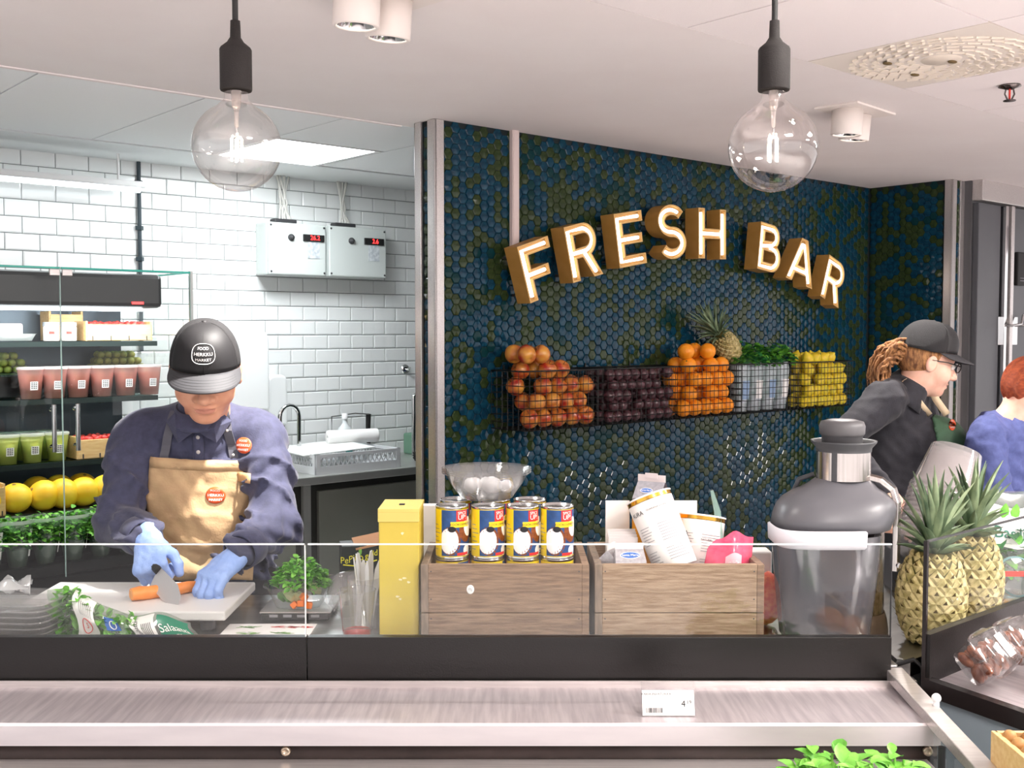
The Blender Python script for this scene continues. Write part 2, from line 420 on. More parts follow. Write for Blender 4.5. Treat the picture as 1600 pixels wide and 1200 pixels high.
# ---------------------------------------------------------------- lights of the place (fixtures) and added shop lamps
# kitchen light panel
t = thing('ceiling_light', 'square glowing light panel set in the kitchen ceiling tiles', 'ceiling light', W0+U*(.003)+N*(-1.07)+ZUP*(CEIL+.004), TH)
b = MB(); b.box((0, 0, 0), (.50, .56, .008)); b.build('diffuser', mat('panel_glow', 'f4fbff', .5, emis=5), t)
b = MB()
for x, y, sx, sy in ((0, .283, .56, .008), (0, -.283, .56, .008), (.265, 0, .03, .56), (-.265, 0, .03, .56)): b.box((x, y, 0), (sx, sy, .012))
b.build('frame', white_plastic, t)
kl = area('kitchen_panel_lamp', W0+U*.003+N*(-1.07)+ZUP*(CEIL-.012), (0, 0, TH), .5, .56, 6.5, (.93, .98, 1))
# more of the same panels, along the same kitchen ceiling row out of view
# linear lamp above the chiller
P0_ = kp(-2.06, 2.265, .2)
t = thing('linear_lamp', 'long white linear lamp hung above the glass chiller', 'lamp', P0_, TH)
b = MB(); b.box((-.3, 0, .018), (1.24, .06, .03)); b.build('housing', white_plastic, t, bevel=.006)
b = MB(); b.tube([(-.9, 0, -.002), (.30, 0, -.002)], .016, 10); b.build('tube', mat('tube_glow', 'f2fbff', .5, emis=2.2), t)
b = MB(); b.cyl((-.6, 0, .03), (-.6, 0, CEIL-P0_.z), .006); b.build('hanger', white_plastic, t); b = MB(); b.cyl((.2, 0, .03), (.2, 0, CEIL-P0_.z), .006); b.build('hanger', white_plastic, t)
area('linear_lamp_light', kp(-2.36, 2.243, .2), (0, 0, TH), 1.15, .04, .5, (.93, .98, 1))
# twin downlights
housing_m = mat('lamp_housing', 'ece2dc', .5); refl = mat('lamp_reflector', 'c8c8c8', .12, 1); led = mat('led_glow', 'fff4e6', .5, emis=14)
def downlight(s, o, label, group=None, tilt=.25):
    t = thing('ceiling_spotlight', label, 'spotlight', W0+U*s+N*o+ZUP*CEIL, TH+R(5), group)
    b = MB(); b.box((0, 0, -.004), (.31, .17, .008)); b.build('mounting_plate', housing_m, t, bevel=.002)
    for k, (x, y) in enumerate(((-.06, 0), (.065, .03))):
        Tm = Matrix.Translation((x, y, -.005)) @ Matrix.Rotation(tilt*(.4 if k else .25), 4, 'X')
        b = MB(Tm); b.lathe([(.02, 0), (.056, 0), (.056, -.092), (.052, -.096), (.047, -.094), (.047, -.09)], n=28); h = b.build('lamp_head', housing_m, t)
        b = MB(Tm); b.lathe([(.047, -.09), (.034, -.062), (.016, -.05)], n=28); b.build('reflector', refl, h)
        b = MB(Tm); b.lathe([(.016, -.05), (.0001, -.049)], n=16); b.build('led_lens', led, h)
    return t
downlight(1.08, 1.16, 'white twin ceiling spotlight hanging near the round swirl vent')
downlight(-1.07, 1.19, 'white twin ceiling spotlight above the two cocoa-brown pendant sockets'.replace('cocoa-brown', 'dark'))
DL = [(-2.5, 1.2), (-1.2, 2.9), (.2, 3.0), (1.7, 3.0), (-.4, 4.4), (1.1, 4.4)]
def W(s, o, z=CEIL-.12): return W0+U*s+N*o+ZUP*z
spot('spot_counter_a', W(-1.05, 1.19), (-.80, 3.02, 1.36), 125, size=42, rad=.03)
spot('spot_counter_b', W(-1.13, 1.19), (.1, 2.1, .9), 13, size=60, rad=.03)
spot('spot_right_a', W(1.02, 1.16), (.9, 2.3, 1.0), 17, size=55, rad=.03)
spot('spot_right_b', W(1.14, 1.16), (1.5, 4.1, 1.4), 42, size=50, rad=.03)
for k, (s, o, tg, pw) in enumerate([(-2.5, 1.2, (-1.0, 2.3, .9), 14), (-1.2, 2.9, (-.2, 2.1, .9), 16), (.2, 3.0, (.9, 2.1, .9), 16), (1.7, 3.0, (1.2, 2.2, .9), 16), (-.4, 4.4, wp(.9, 1.4, 0), 24), (1.1, 4.4, wp(1.9, 1.35, 0), 30)]):  # added spotlights out of view, to light the counter and sign wall
    downlight(s, o, 'added white twin ceiling spotlight over the shop aisle, out of view', 'added aisle spotlights', .5)
    spot('added_spot_aisle', W(s, o), tg, pw, size=64, rad=.04, blend=1)
for k, (i, j) in enumerate(((0, 3), (3, 3), (-3, 4), (1, 5))):  # added unseen ceiling panels; their floor bounce brightens the ceiling
    q = W0+U*(-.25+P*(i+.5))+N*(1.462+P*(j+.5))
    t = thing('ceiling_light', 'added square light panel in the shop ceiling tiles, out of view', 'ceiling light', q+ZUP*(CEIL-.004), TH, 'added ceiling light panels')
    b = MB(); b.box((0, 0, 0), (.52, .52, .006)); b.build('diffuser', mat('added_panel_glow', 'fff3ea', .5, emis=4), t)
    b = MB(); b.box((0, 0, .004), (.56, .56, .006)); b.build('frame', white_plastic, t)
    area('added_panel_lamp', q+ZUP*(CEIL-.02), (0, 0, TH), .5, .5, 14, (1, .95, .91))
for k, (s, o) in enumerate(((-3.6, 4.6), (-2.2, 5.0), (-.6, 5.2), (1.0, 5.6), (-4.0, 3.3))):  # added downward spots, out of view, bouncing off the floor to lift the ceiling
    downlight(s, o, 'added white twin ceiling spotlight over the shop aisle, out of view', 'added aisle spotlights', 0)
    q = W(s, o); spot('added_spot_floor', q, (q.x, q.y, 0), 290, size=88, rad=.05, blend=1)
# ================================================================ SIGN LETTERS
gold_side = mat('letter_side', 'b98a48', .45, col2='b0823f', scale=20)
gold_rim = mat('letter_rim', 'd6ac6a', .4)
gold_face = mat('letter_face', 'a67f48', .6)
neon = mat('neon_white', 'fdfcff', .4, emis=1.15)
def arc(cx, cy, rx, ry, a0, a1, n=14): return [(cx+rx*math.cos(R(a0+(a1-a0)*k/n)), cy+ry*math.sin(R(a0+(a1-a0)*k/n))) for k in range(n+1)]
H_, T_ = .235, .047
def gl_F(w=.175): return [[(0, 0), (T_, 0), (T_, .085), (w-.03, .085), (w-.03, .13), (T_, .13), (T_, H_-T_), (w, H_-T_), (w, H_), (0, H_)]], [[(w-.02, H_-T_/2), (T_/2, H_-T_/2), (T_/2, .02)], [(T_/2, .108), (w-.05, .108)]]
def gl_E(w=.178): return [[(0, 0), (w, 0), (w, T_), (T_, T_), (T_, .096), (w-.012, .096), (w-.012, .139), (T_, .139), (T_, H_-T_), (w, H_-T_), (w, H_), (0, H_)]], [[(w-.02, H_-T_/2), (T_/2, H_-T_/2), (T_/2, T_/2), (w-.02, T_/2)], [(T_/2, .118), (w-.032, .118)]]
def gl_H(w=.205): return [[(0, 0), (T_, 0), (T_, .094), (w-T_, .094), (w-T_, 0), (w, 0), (w, H_), (w-T_, H_), (w-T_, .141), (T_, .141), (T_, H_), (0, H_)]], [[(T_/2, .02), (T_/2, H_-.02)], [(w-T_/2, .02), (w-T_/2, H_-.02)], [(T_/2, .118), (w-T_/2, .118)]]
def gl_A(w=.24):
    a = .028; f = lambda y: (w/2-a)*y/H_; i = lambda y: f(y)+.054
    yb, yt = .048, .09; apex = (w/2-.054)/((w/2-a)/H_)
    return [[(0, 0), (.054, 0), (i(yb), yb), (w-i(yb), yb), (w-.054, 0), (w, 0), (w/2+a, H_), (w/2-a, H_)], [(i(yt), yt), (w/2, min(apex, .195)), (w-i(yt), yt)]], [[(.034, .02), (w/2-.006, H_-.028), (w/2+.006, H_-.028), (w-.034, .02)], [(.058, .069), (w-.058, .069)]]
def gl_R(w=.185):
    rb = .071; cx = w-rb-.008
    return [[(0, 0), (T_, 0), (T_, H_-2*rb), (cx-.024, H_-2*rb), (w-.054, 0), (w, 0), (cx+.03, H_-2*rb+.006)]+arc(cx, H_-rb, rb, rb, -60, 90)+[(0, H_)],
        [(T_, H_-2*rb+T_-.006), (T_, H_-T_+.003)]+arc(cx, H_-rb, rb-T_+.006, rb-T_+.004, 90, -90)], [[(T_/2, .02), (T_/2, H_-T_/2), (cx, H_-T_/2)]+arc(cx, H_-rb, rb-T_/2, rb-T_/2, 85, -90)+[(T_/2, H_-2*rb+T_/2)], [(cx-.002, H_-2*rb+.014), (w-.032, .018)]]
def gl_B(w=.185):
    r1, r2 = .062, .070; c1, c2 = w-.02-r1, w-r2
    y1, y2 = H_-r1, r2; t = .043
    return [[(0, 0), (c2, 0)]+arc(c2, y2, r2, r2, -85, 62)+arc(c1, y1, r1, r1, -50, 90)+[(0, H_)],
        [(t, y1-r1+t-.006), (t, H_-t)]+arc(c1, y1, r1-t, r1-t+.001, 90, -90), [(t, t), (t, 2*r2-t+.003)]+arc(c2, y2, r2-t, r2-t+.001, 90, -90)], [[(t/2, y2*2-t/2), (t/2, H_-t/2), (c1, H_-t/2)]+arc(c1, y1, r1-t/2, r1-t/2, 85, -85)+[(t/2, 2*r2-t/2)], [(c1, 2*r2-t/2)]+arc(c2, y2, r2-t/2, r2-t/2, 80, -90)+[(t/2, t/2), (t/2, 2*r2-t/2)]]
def gl_S(w=.19):
    rc = (H_+.012-T_)/4; rx = (w-T_)/2; c = arc(w/2, H_+.006-T_/2-rc, rx, rc, 28, 270, 24)+arc(w/2, -.006+T_/2+rc, rx, rc, 90, -152, 24)[1:]
    L, Rr = [], []
    for i, p in enumerate(c):
        a, q = c[max(i-1, 0)], c[min(i+1, len(c)-1)]; d = Vector((q[0]-a[0], q[1]-a[1])).normalized(); n = Vector((-d.y, d.x))*T_/2
        L.append((p[0]+n.x, p[1]+n.y)); Rr.append((p[0]-n.x, p[1]-n.y))
    return [L+Rr[::-1]], [c[2:-2]]
def poly_area(l): return sum(l[i-1][0]*l[i][1]-l[i][0]*l[i-1][1] for i in range(len(l)))/2
def inset(l, d):
    n = len(l); o = []
    for i in range(n):
        p, a, q = Vector(l[i]), Vector(l[i-1]), Vector(l[(i+1) % n])
        e1, e2 = (p-a).normalized(), (q-p).normalized(); n1, n2 = Vector((-e1.y, e1.x)), Vector((-e2.y, e2.x))
        m = (n1+n2); L = m.length
        if L < 1e-3: m = n1
        else: m = m/L; m = m/max(m.dot(n1), .4)
        o.append((p.x+m.x*d, p.y+m.y*d))
    return o
def make_letter(ch, glyph, s, z, rot, label, off=.13, depth=.08):
    loops, strokes = glyph
    t = thing('sign_letter', label, 'sign letter'); M_ = wallT(wp(s, z, off)) @ Matrix.Rotation(R(rot), 4, 'Z')
    t.matrix_world = M_; BASE[t.name] = M_
    body = MB(); rim = MB(); face = MB(); tri = []
    for i, l in enumerate(loops):
        A = poly_area(l)
        if (A < 0) == (i == 0): l = l[::-1]
        body.smooth = len(l) > 20
        body.prism(l, -depth, 0, False); n = len(l)
        ins = inset(l, .006)
        rim.add([(x, y, 0) for x, y in l]+[(x, y, 0) for x, y in ins]+[(x, y, -.016) for x, y in ins], [(k, (k+1) % n, n+(k+1) % n, n+k) for k in range(n)]+[(n+k, n+(k+1) % n, 2*n+(k+1) % n, 2*n+k) for k in range(n)], False)
        tri.append([Vector((x, y, 0)) for x, y in ins])
    fl = [p for l in tri for p in l]; tf = geometry.tessellate_polygon(tri)
    face.add([(p.x, p.y, -.016) for p in fl], [tuple(f) for f in tf], False)
    back = MB(); back.add([(p.x, p.y, -depth) for p in fl], [tuple(f)[::-1] for f in tf], False)
    body.v and back.build('back_plate', gold_side, t)
    body.sm = [False]*len(body.f)
    body.build('side_wall', gold_side, t); rim.build('rim', gold_rim, t); face.build('face', gold_face, t)
    tb = MB()
    for st in strokes: tb.tube([(x, y, -.008) for x, y in st], .0078, 8)
    tb.build('neon_tube', neon, t)
    pg = MB(); xs = [p[0] for p in loops[0]]; pg.cyl((T_/2, .03, -depth), (T_/2, .03, -off+.006), .006, n=8); pg.build('standoff', dark_grey, t); pg = MB(); pg.cyl((T_/2 if ch != 'A' else .19, .03 if ch == 'A' else .19, -depth), (T_/2 if ch != 'A' else .19, .03 if ch == 'A' else .19, -off+.006), .006, n=8)
    pg.build('standoff', dark_grey, t); return t
L_ = 'lit white neon letter %s in gold channel, %s'
make_letter('F', gl_F(), .381, 1.711, 18, L_ % ('F', 'first letter of the sign'))
make_letter('R', gl_R(), .622, 1.800, 14, L_ % ('R', 'between F and E'))
make_letter('E', gl_E(), .904, 1.872, 10, L_ % ('E', 'between R and S'))
make_letter('S', gl_S(), 1.165, 1.925, 5, L_ % ('S', 'between E and H'))
make_letter('H', gl_H(), 1.437, 1.939, 1, L_ % ('H', 'last letter of the first word'))
make_letter('B', gl_B(), 1.888, 1.908, -7, L_ % ('B', 'first letter of the second word'))
make_letter('A', gl_A(), 2.128, 1.872, -13, L_ % ('A', 'in the second word'))
make_letter('R', gl_R(), 2.440, 1.785, -20, L_ % ('R', 'last letter of the sign'))

# ================================================================ PENDANTS
bulb_g = glass('bulb_glass', 'fbf8f7', 0, 1.5, boost=1.5)
def pendant(px, label):
    Y = 1.55; c = at(px, 230, Y); r = .0625
    t = thing('pendant_lamp', label, 'pendant lamp', c)
    ztop = CEIL-c.z; k = Y/FPX
    zs1, zs0 = (230-78)*k, (230-144)*k       # socket top / bottom
    b = MB(); b.cyl((0, 0, zs1+.03), (0, 0, ztop), .0042, n=8); b.build('cord', black_matte, t)
    b = MB(); b.lathe([(.0001, zs0+.004), (.018, zs0+.004), (.0215, zs0), (.0222, zs0+.002), (.0222, zs1-.003), (.0205, zs1), (.012, zs1+.007), (.0075, zs1+.014), (.0068, zs1+.037), (.0001, zs1+.038)], n=28); b.build('socket', mat('socket_black', '1c1817', .8, bump=.15, bscale=500), t)
    b = MB(); prof = [(.0165, zs0), (.0168, zs0-.012)]
    for i in range(19):
        a = R(26+ (180-26)*i/18); prof.append((max(r*math.sin(a), .0002), r*math.cos(a)))
    b.lathe(prof, n=40); b.build('glass_bulb', bulb_g, t)
    b = MB(); b.lathe([(.0001, zs0), (.0075, zs0), (.0065, zs0-.02), (.0035, zs0-.028), (.0028, .028), (.0001, .027)], n=14); b.build('glass_stem', glass('stem_glass', 'eae2de', .05, haze=.25), t)
    b = MB(); b.cyl((0, 0, .028), (0, 0, .012), .0012, n=6)
    for q in range(4): b.tube([(.002*math.cos(q*1.57), .002*math.sin(q*1.57), .016), (.007*math.cos(q*1.57), .007*math.sin(q*1.57), .012)], .0006, 5)
    b.build('filament_wire', chrome, t)
    b = MB()
    for q in range(4): b.cyl((.007*math.cos(q*1.57+.4), .007*math.sin(q*1.57+.4), .012), (.007*math.cos(q*1.57+.4), .007*math.sin(q*1.57+.4), -.020), .0016, n=8)
    b.build('filament', mat('filament_glow', 'ffe9cc', .5, emis=24), t)
    b = MB(); b.lathe([(.045, ztop), (.045, ztop-.02), (.006, ztop-.025)], n=24); b.build('ceiling_rose', black_matte, t)
pendant(370, 'glowing clear globe pendant in front of the white kitchen tiles')
pendant(1208, 'glowing clear globe pendant in front of the letter sign wall')

# ================================================================ CEILING FITTINGS
t = thing('air_diffuser', 'square ceiling air diffuser with rings of small slots', 'air vent', W0+U*(-.25+P*1.5)+N*(1.462+P/2)+ZUP*(CEIL+.002), TH)
b = MB(); b.box((0, 0, .004), (P-.006, P-.006, .012)); b.build('panel', mat('diffuser_white', 'ece2d8', .6), t)
noz = mat('nozzle_cream', 'e8dccd', .5)
b = MB(); b.box((0, 0, .001), (.034, .015, .005), Matrix.Rotation(R(10), 3, 'X')); o = b.build('slot', noz); nme = o.data; bpy.data.objects.remove(o)
for k, (r, n) in enumerate(((.085, 12), (.12, 17), (.155, 22), (.19, 27), (.225, 32), (.255, 37))):
    for j in range(n):
        a = 2*math.pi*j/n+k*.2
        o = link('slot', nme, t, (r*math.cos(a), r*math.sin(a), -.004), (R(6), R(3), a+R(70)))
b = MB(); b.lathe([(.0001, -.006), (.055, -.006), (.06, -.001)], n=24); b.build('hub', noz, t)
b = MB()
for x, y in ((-.1, .12), (.1, .14), (.03, -.02)): b.ball((x, y, -.008), (.02, .012, .004), 10, 6)
b.build('vent_hole', mat('vent_hole_dark', '6d5a3a', .8), t)
q = W0+U*1.099+N*1.725+ZUP*CEIL
t = thing('fire_sprinkler', 'small chrome fire sprinkler hanging from the ceiling', 'sprinkler', q)
b = MB(); b.lathe([(.034, 0), (.036, -.006), (.012, -.014)], n=20); b.build('escutcheon', mat('dark_chrome', '6a6260', .2, 1), t)
b = MB(); b.tube([(-.012, 0, -.012), (-.016, 0, -.03), (-.006, 0, -.05)], .003, 6); b.tube([(.012, 0, -.012), (.016, 0, -.03), (.006, 0, -.05)], .003, 6); b.lathe([(.0001, -.052), (.02, -.05), (.02, -.053), (.0001, -.055)], n=16); b.build('frame', MATS['dark_chrome'], t)
b = MB(); b.cyl((0, 0, -.014), (0, 0, -.046), .0035, n=8); b.build('glass_bulb', red_ink, t)
# ================================================================ COUNTER
GY, WT = 2.20, .91          # glass plane, worktop height
GX1 = at(1394, 900, GY).x
t = thing('service_counter', 'long service counter with black front panel and steel worktop', 'counter', (-.4, 2.5, 0))
b = MB(); b.span((-2.0, GY+.02, WT-.04), (.80, 2.82, WT)); b.build('worktop', mat('worktop_steel', 'b9b9b8', .3, 1, col2='a9a9a8', scale=5, stretch=(1, 10, 10)), t, world=True, bevel=.004)
b = MB(); b.span((-2.0, GY+.03, .05), (.74, 2.78, WT-.041)); b.build('cabinet', dark_grey, t, world=True)
zp1, zp0 = at(800, 995, GY).z, at(800, 1070, GY).z
xs = at(480, 995, GY).x
fp = mat('fascia_black', '110e0d', .38, bump=.06, bscale=300)
for x0, x1 in ((-2.0, xs-.0012), (xs+.0012, GX1)):
    b = MB(); b.span((x0, GY-.004, zp0-.03), (x1, GY+.018, zp1)); b.build('front_panel', fp, t, world=True, bevel=.001)
b = MB(); b.span((-2.0, GY-.012, zp0-.002), (GX1+.01, GY-.0045, zp0+.006)); b.build('seal_strip', steel, t, world=True)
zg = at(800, 850, GY).z
for x0, x1, lb in ((-2.0, xs-.0025, 'clear glass guard pane in front of the cutting board'), (xs+.0025, GX1, 'clear glass guard pane in front of the wooden crates')):
    tg_ = thing('glass_guard', lb, 'glass pane', ((x0+x1)/2, GY+.004, zp1))
    b = MB(); b.add([(x0, GY+.004, zp1), (x1, GY+.004, zp1), (x1, GY+.004, zg), (x0, GY+.004, zg)], [(0, 1, 2, 3)]); b.build('pane', pane, tg_, world=True)
    b = MB(); b.span((x0, GY+.0005, zg-.0022), (x1, GY+.0075, zg)); b.build('top_edge', mat('polished_edge', 'e4e8e6', .2, emis=.0), tg_, world=True)
    b = MB(); b.span(((x1-.0018 if x1 < 0 else x1-.001), GY+.0005, zp1-.03), (x1, GY+.0075, zg)); b.build('side_edge', MATS['polished_edge'] if x1 < 0 else dark_grey, tg_, world=True)
# steel shelf in front
t = thing('steel_shelf', 'long brushed steel shelf below the black counter panel', 'shelf', (-.4, 2.09, 0))
zs = zp0-.001; yf = onz(800, 1131, zs).y; zl = at(800, 1165, yf).z; xe = at(1470, 1131, yf).x
b = MB(); b.add([(-2, GY-.005, zs), (xe, GY-.005, zs), (xe, yf+.004, zs-.0), (-2, yf+.004, zs)], [(0, 3, 2, 1)]); b.span((-2, yf+.004, zs-.012), (xe, GY-.005, zs-.001)); b.build('shelf_top', steel_shelf, t, world=True)
b = MB(); b.add([(-2, yf+.004, zs), (xe, yf+.004, zs), (xe, yf, zs-.004), (-2, yf, zs-.004), (xe, yf-.002, zl), (-2, yf-.002, zl), (xe, yf+.012, zl), (-2, yf+.012, zl)], [(0, 3, 2, 1), (3, 5, 4, 2), (5, 7, 6, 4)]); b.build('front_lip', mat('steel_lip', 'e6dedf', .45, .6, col2='dcd4d6', scale=5, stretch=(1, 6, 6)), t, world=True)
b = MB(); b.span((-2, GY-.016, zs), (GX1+.03, GY-.0125, zs+.014)); b.build('back_upstand', steel, t, world=True)
# base below the shelf
t = thing('case_base', 'dark glossy case base with round bolts under the steel shelf', 'case base', (-.4, 2.05, 0))
b = MB(); b.span((-2, yf+.014, .30), (xe, GY-.006, zl-.002)); b.build('panel', mat('base_brown', '2c2320', .25, col2='3a2f2c', scale=6, stretch=(1, 3, 3)), t, world=True)
for px in (447, 1449):
    q = at(px, 1173, yf+.012); b = MB(Matrix.Translation(q) @ Matrix.Rotation(R(90), 4, 'X')); b.lathe([(.0001, .004), (.004, .004), (.0045, .007), (.0085, .006), (.0095, 0)], n=18); b.build('bolt', mat('brass_bolt', 'c9b9a4', .3, 1), t, world=True)
b = MB(); zz = at(800, 1197, yf-.02).z; b.span((-2, yf-.03, zz-.02), (xe-.02, yf+.012, zz)); b.build('lower_rail', steel, t, world=True)
# open tray in front (holds the pots)
b = MB(); b.span((-2, 1.35, .62), (.75, yf-.04, .635)); b.span((-2, 1.33, .55), (.75, 1.35, .70)); tag(b.build('lower_tray', dark_grey), 'dark open display tray in front of the steel shelf', 'tray')
# end rail of the case
t = thing('end_rail', 'slanted steel end rail closing the right end of the steel shelf', 'rail', (.785, 2.0, .6))
a0, a1 = Vector((.786, GY+.01, zs+.020)), Vector((.786, 1.62, zs-.02))
b = MB(); b.tube([a0, a1], 0, 4, sec=[(.014, .018), (.014, -.018), (-.008, -.018), (-.008, .018)]); b.build('rail', steel, t, world=True, bevel=.002)
b = MB(); b.add([(.780, GY, .3), (.780, 1.64, .3), (.780, 1.64, zs-.03), (.780, GY, zs+.005)], [(0, 1, 2, 3)]); b.build('side_pane', glass('side_glass', 'dfe6e6', .02, haze=.12, hazecol='a9b4ba'), t, world=True)
b = MB(); b.tube([(.772, 1.92, zs-.02), (.772, 1.92, zs-.3)], .007, 8); b.build('support_rod', dark_grey, t, world=True)
b = MB(); b.ball((.80, 2.02, zs+.035), .009); b.cyl((.80, 2.02, zs-.02), (.80, 2.02, zs+.03), .006); b.build('knob', white_plastic, t, world=True)
# price tag
q0 = onz(1003, 1119, zs+.001); q1 = onz(1087, 1119, zs+.001)
t = thing('price_tag', 'white price tag reading 4.19 standing on the steel shelf', 'price tag', ((q0+q1)/2))
wd = q1.x-q0.x; hh = .058; tl = Matrix.Rotation(R(-20), 4, 'X')
b = MB(tl); b.box((0, .002, .032), (wd, .0015, .062)); b.build('holder', clear_plastic, t)
b = MB(tl); b.box((0, 0, .024), (wd*.97, .001, .046)); c_ = b.build('card', white_paper, t)
pf = lambda ox, oz: (lambda x, y: tl @ Vector((ox+x, -.0012, oz+y)))
b = MB(); b.text('KARHUNVATUKKA', .0065, pf(-wd*.22, .040)); b.text('4', .017, pf(wd*.28, .022)); b.text('19', .010, pf(wd*.385, .025)); b.text('125 g', .004, pf(-wd*.34, .034)); b.text('33,52/kg', .0035, pf(wd*.32, .010))
rb = random.Random(2)
x = -wd*.42
while x < -wd*.12:
    k = rb.choice((.0006, .001, .0016)); b.add([pf(0, 0)(x, .006), pf(0, 0)(x+k, .006), pf(0, 0)(x+k, .015), pf(0, 0)(x, .015)], [(0, 1, 2, 3)]); x += k+rb.choice((.0007, .0012))
b.build('print', ink, c_)

# ================================================================ SINK BENCH
KR = frame_T(K0, U, N, ZUP)
t = thing('sink_bench', 'stainless steel sink bench along the white tiled wall', 'sink bench', kp(-.5, 0, .3), TH)
bs = mat('bench_steel', 'b9bab6', .36, .6, col2='abaca8', scale=4)
b = MB(KR); b.span((-1.7, .012, .85), (1.2, .62, .89)); b.build('bench_top', bs, t, world=True, bevel=.004)
bd = mat('bench_panel', '8d8f86', .4, .2, col2='83857b', scale=2)
for s0, s1 in ((-1.68, -1.17), (-1.04, -.20), (-.06, 1.15)):
    b = MB(KR); b.span((s0, .56, .12), (s1, .585, .81)); b.build('door_panel', bd, t, world=True, bevel=.003)
b = MB(KR); b.span((-1.68, .02, .1), (1.18, .555, .849)); b.build('carcass', mat('bench_dark', '3b3c38', .6), t, world=True)
for s in (-1.12, -.12, 1.1):
    b = MB(KR); b.span((s-.02, .585, .0), (s+.02, .61, .85)); b.build('leg', bs, t, world=True)
# tap
p = kp(-.955, .89, .25)
t = thing('tap', 'chrome swan-neck tap behind the grey dish rack', 'tap', p, TH)
b = MB(); b.lathe([(.028, 0), (.028, .01), (.019, .016), (.019, .05), (.0001, .052)], n=16); b.build('base', chrome, t)
pts = [(0, 0, .04)]+[(.0-.055*(1-math.cos(a)), 0, .27+.055*math.sin(a)) for a in [k*math.pi/8 for k in range(9)]]+[(-.112, 0, .20)]
b = MB(); b.tube([(0, 0, .02)]+pts, .011, 10); b.build('spout', chrome, t)
b = MB(); b.tube([(.03, 0, .03), (.06, 0, .045), (.06, 0, .075)], .012, 8); b.build('lever', chrome, t)
# dish rack
p = kp(-.80, .89, .345)
t = thing('dish_rack', 'light grey plastic dish rack with diamond lattice sides on the sink bench', 'dish rack', p, TH)
rk = mat('rack_grey', 'd4d6d8', .45); rw, rd, rh = .50, .46, .10
def lattice(T):
    b = MB(T); L = T[0][3]
    return b
def rack_side(w, T):
    b = MB(T); b.box((0, 0, .02), (w, .012, .04)); b.box((0, 0, rh-.008), (w, .012, .016))
    n = int(w/.028)
    for k in range(n):
        x = -w/2+.02+k*(w-.04)/n; dx = (w-.04)/n
        b.box((x+dx/2, 0, .066), (.0035, .006, .068), Matrix.Rotation(R(26), 3, 'Y')); b.box((x+dx/2, 0, .066), (.0035, .006, .068), Matrix.Rotation(R(-26), 3, 'Y'))
    b.box((-w/2+.012, 0, rh/2), (.024, .013, rh)); b.box((w/2-.012, 0, rh/2), (.024, .013, rh)); return b
for T_s, w_ in ((Matrix.Translation((0, rd/2, 0)), rw), (Matrix.Translation((0, -rd/2, 0)), rw), (Matrix.Translation((rw/2, 0, 0)) @ Matrix.Rotation(R(90), 4, 'Z'), rd), (Matrix.Translation((-rw/2, 0, 0)) @ Matrix.Rotation(R(90), 4, 'Z'), rd)):
    rack_side(w_, T_s).build('lattice_side', rk, t)
b = MB(); b.box((0, 0, .006), (rw, rd, .008)); b.build('rack_base', rk, t)
b = MB(); b.box((0, 0, 0), (.42, .34, .006)); tag(b.build('chopping_sheet', mat('sheet_white', 'e9ecea', .5), loc=kp(-.88, .89+rh+.008, .36), rot=(R(2), R(-2), TH), bevel=.002), 'thin white sheet lying on the dish rack', 'sheet')
b = MB(); b.lathe([(.012, -.14), (.036, -.14), (.037, -.135), (.037, .135), (.036, .14), (.012, .14), (.012, -.14)], n=24)
tag(b.build('paper_roll', white_paper, loc=kp(-.66, .89+rh+.048, .30), rot=(0, R(90), TH+R(-12))), 'white paper roll lying across the dish rack', 'paper roll')
# bottle
p = kp(-.62, .89, .16); t = thing('soap_bottle', 'white plastic cleaner bottle with teal label on the sink bench', 'bottle', p, TH)
b = MB(); b.lathe([(.0001, 0), (.042, 0), (.045, .008), (.045, .15), (.038, .18), (.018, .2), (.014, .21), (.014, .235)], n=20, sy=.75); b.build('bottle_body', mat('bottle_frost', 'e4e9ea', .35), t)
b = MB(); b.lathe([(.016, .23), (.016, .26), (.0001, .262)], n=14); b.build('cap', white_plastic, t)
b = MB(); b.lathe([(.0456, .05), (.0456, .12)], n=12, sy=.76, a0=R(-110), a1=R(-20)); b.build('label_sticker', mat('teal_label', '2b8a86', .5), t)
# squeegee with black handle
p = kp(-.40, .89, .12); t = thing('window_wiper', 'wiper with thick black handle hanging on the white tiles', 'wiper', p, TH)
b = MB(); b.tube([(0, .06, .24), (0, .065, .16), (0, .06, .06)], [.015, .013, .011], 10); b.build('handle', black_matte, t)
b = MB(); b.tube([(0, .05, .24), (-.1, .04, .25), (-.26, .03, .24), (-.26, .03, .10), (-.05, .03, .10)], .004, 6); b.build('wire_rack', chrome, t)
# pipe stand
t = thing('tap_column', 'square chrome pipe arm standing at the end of the sink bench', 'tap', kp(-.20, .89, .22), TH)
b = MB(); b.tube([(0, 0, 0), (0, 0, .33), (0, 0, .34), (.02, 0, .35), (.35, 0, .35)], .013, 10); b.build('pipe', chrome, t)
b = MB(); b.tube([(.03, 0, .37), (.06, 0, .385), (.16, .0, .372)], .008, 8); b.build('blue_clip', mat('clip_blue', '2452c4', .4), t)
for i in range(3):
    b = MB(); b.lathe([(.0001, 0), (.075, 0), (.085, .018), (.086, .02), (.08, .02), (.07, .004), (.0001, .004)], n=20, sq=4)
    tag(b.build('black_tray', black_matte, loc=kp(-.26, .89+i*.013, .46), rot=(0, 0, TH+i*.05)), 'black square plastic tray in a stack on the sink bench', 'tray', 'stacked black trays')
b = MB(); b.lathe([(.0001, 0), (.05, 0), (.06, .07), (.055, .08)], n=18); tag(b.build('pot_cover', frost_plastic, loc=kp(-.08, .89, .35)), 'milky plastic cup at the far end of the sink bench', 'cup')
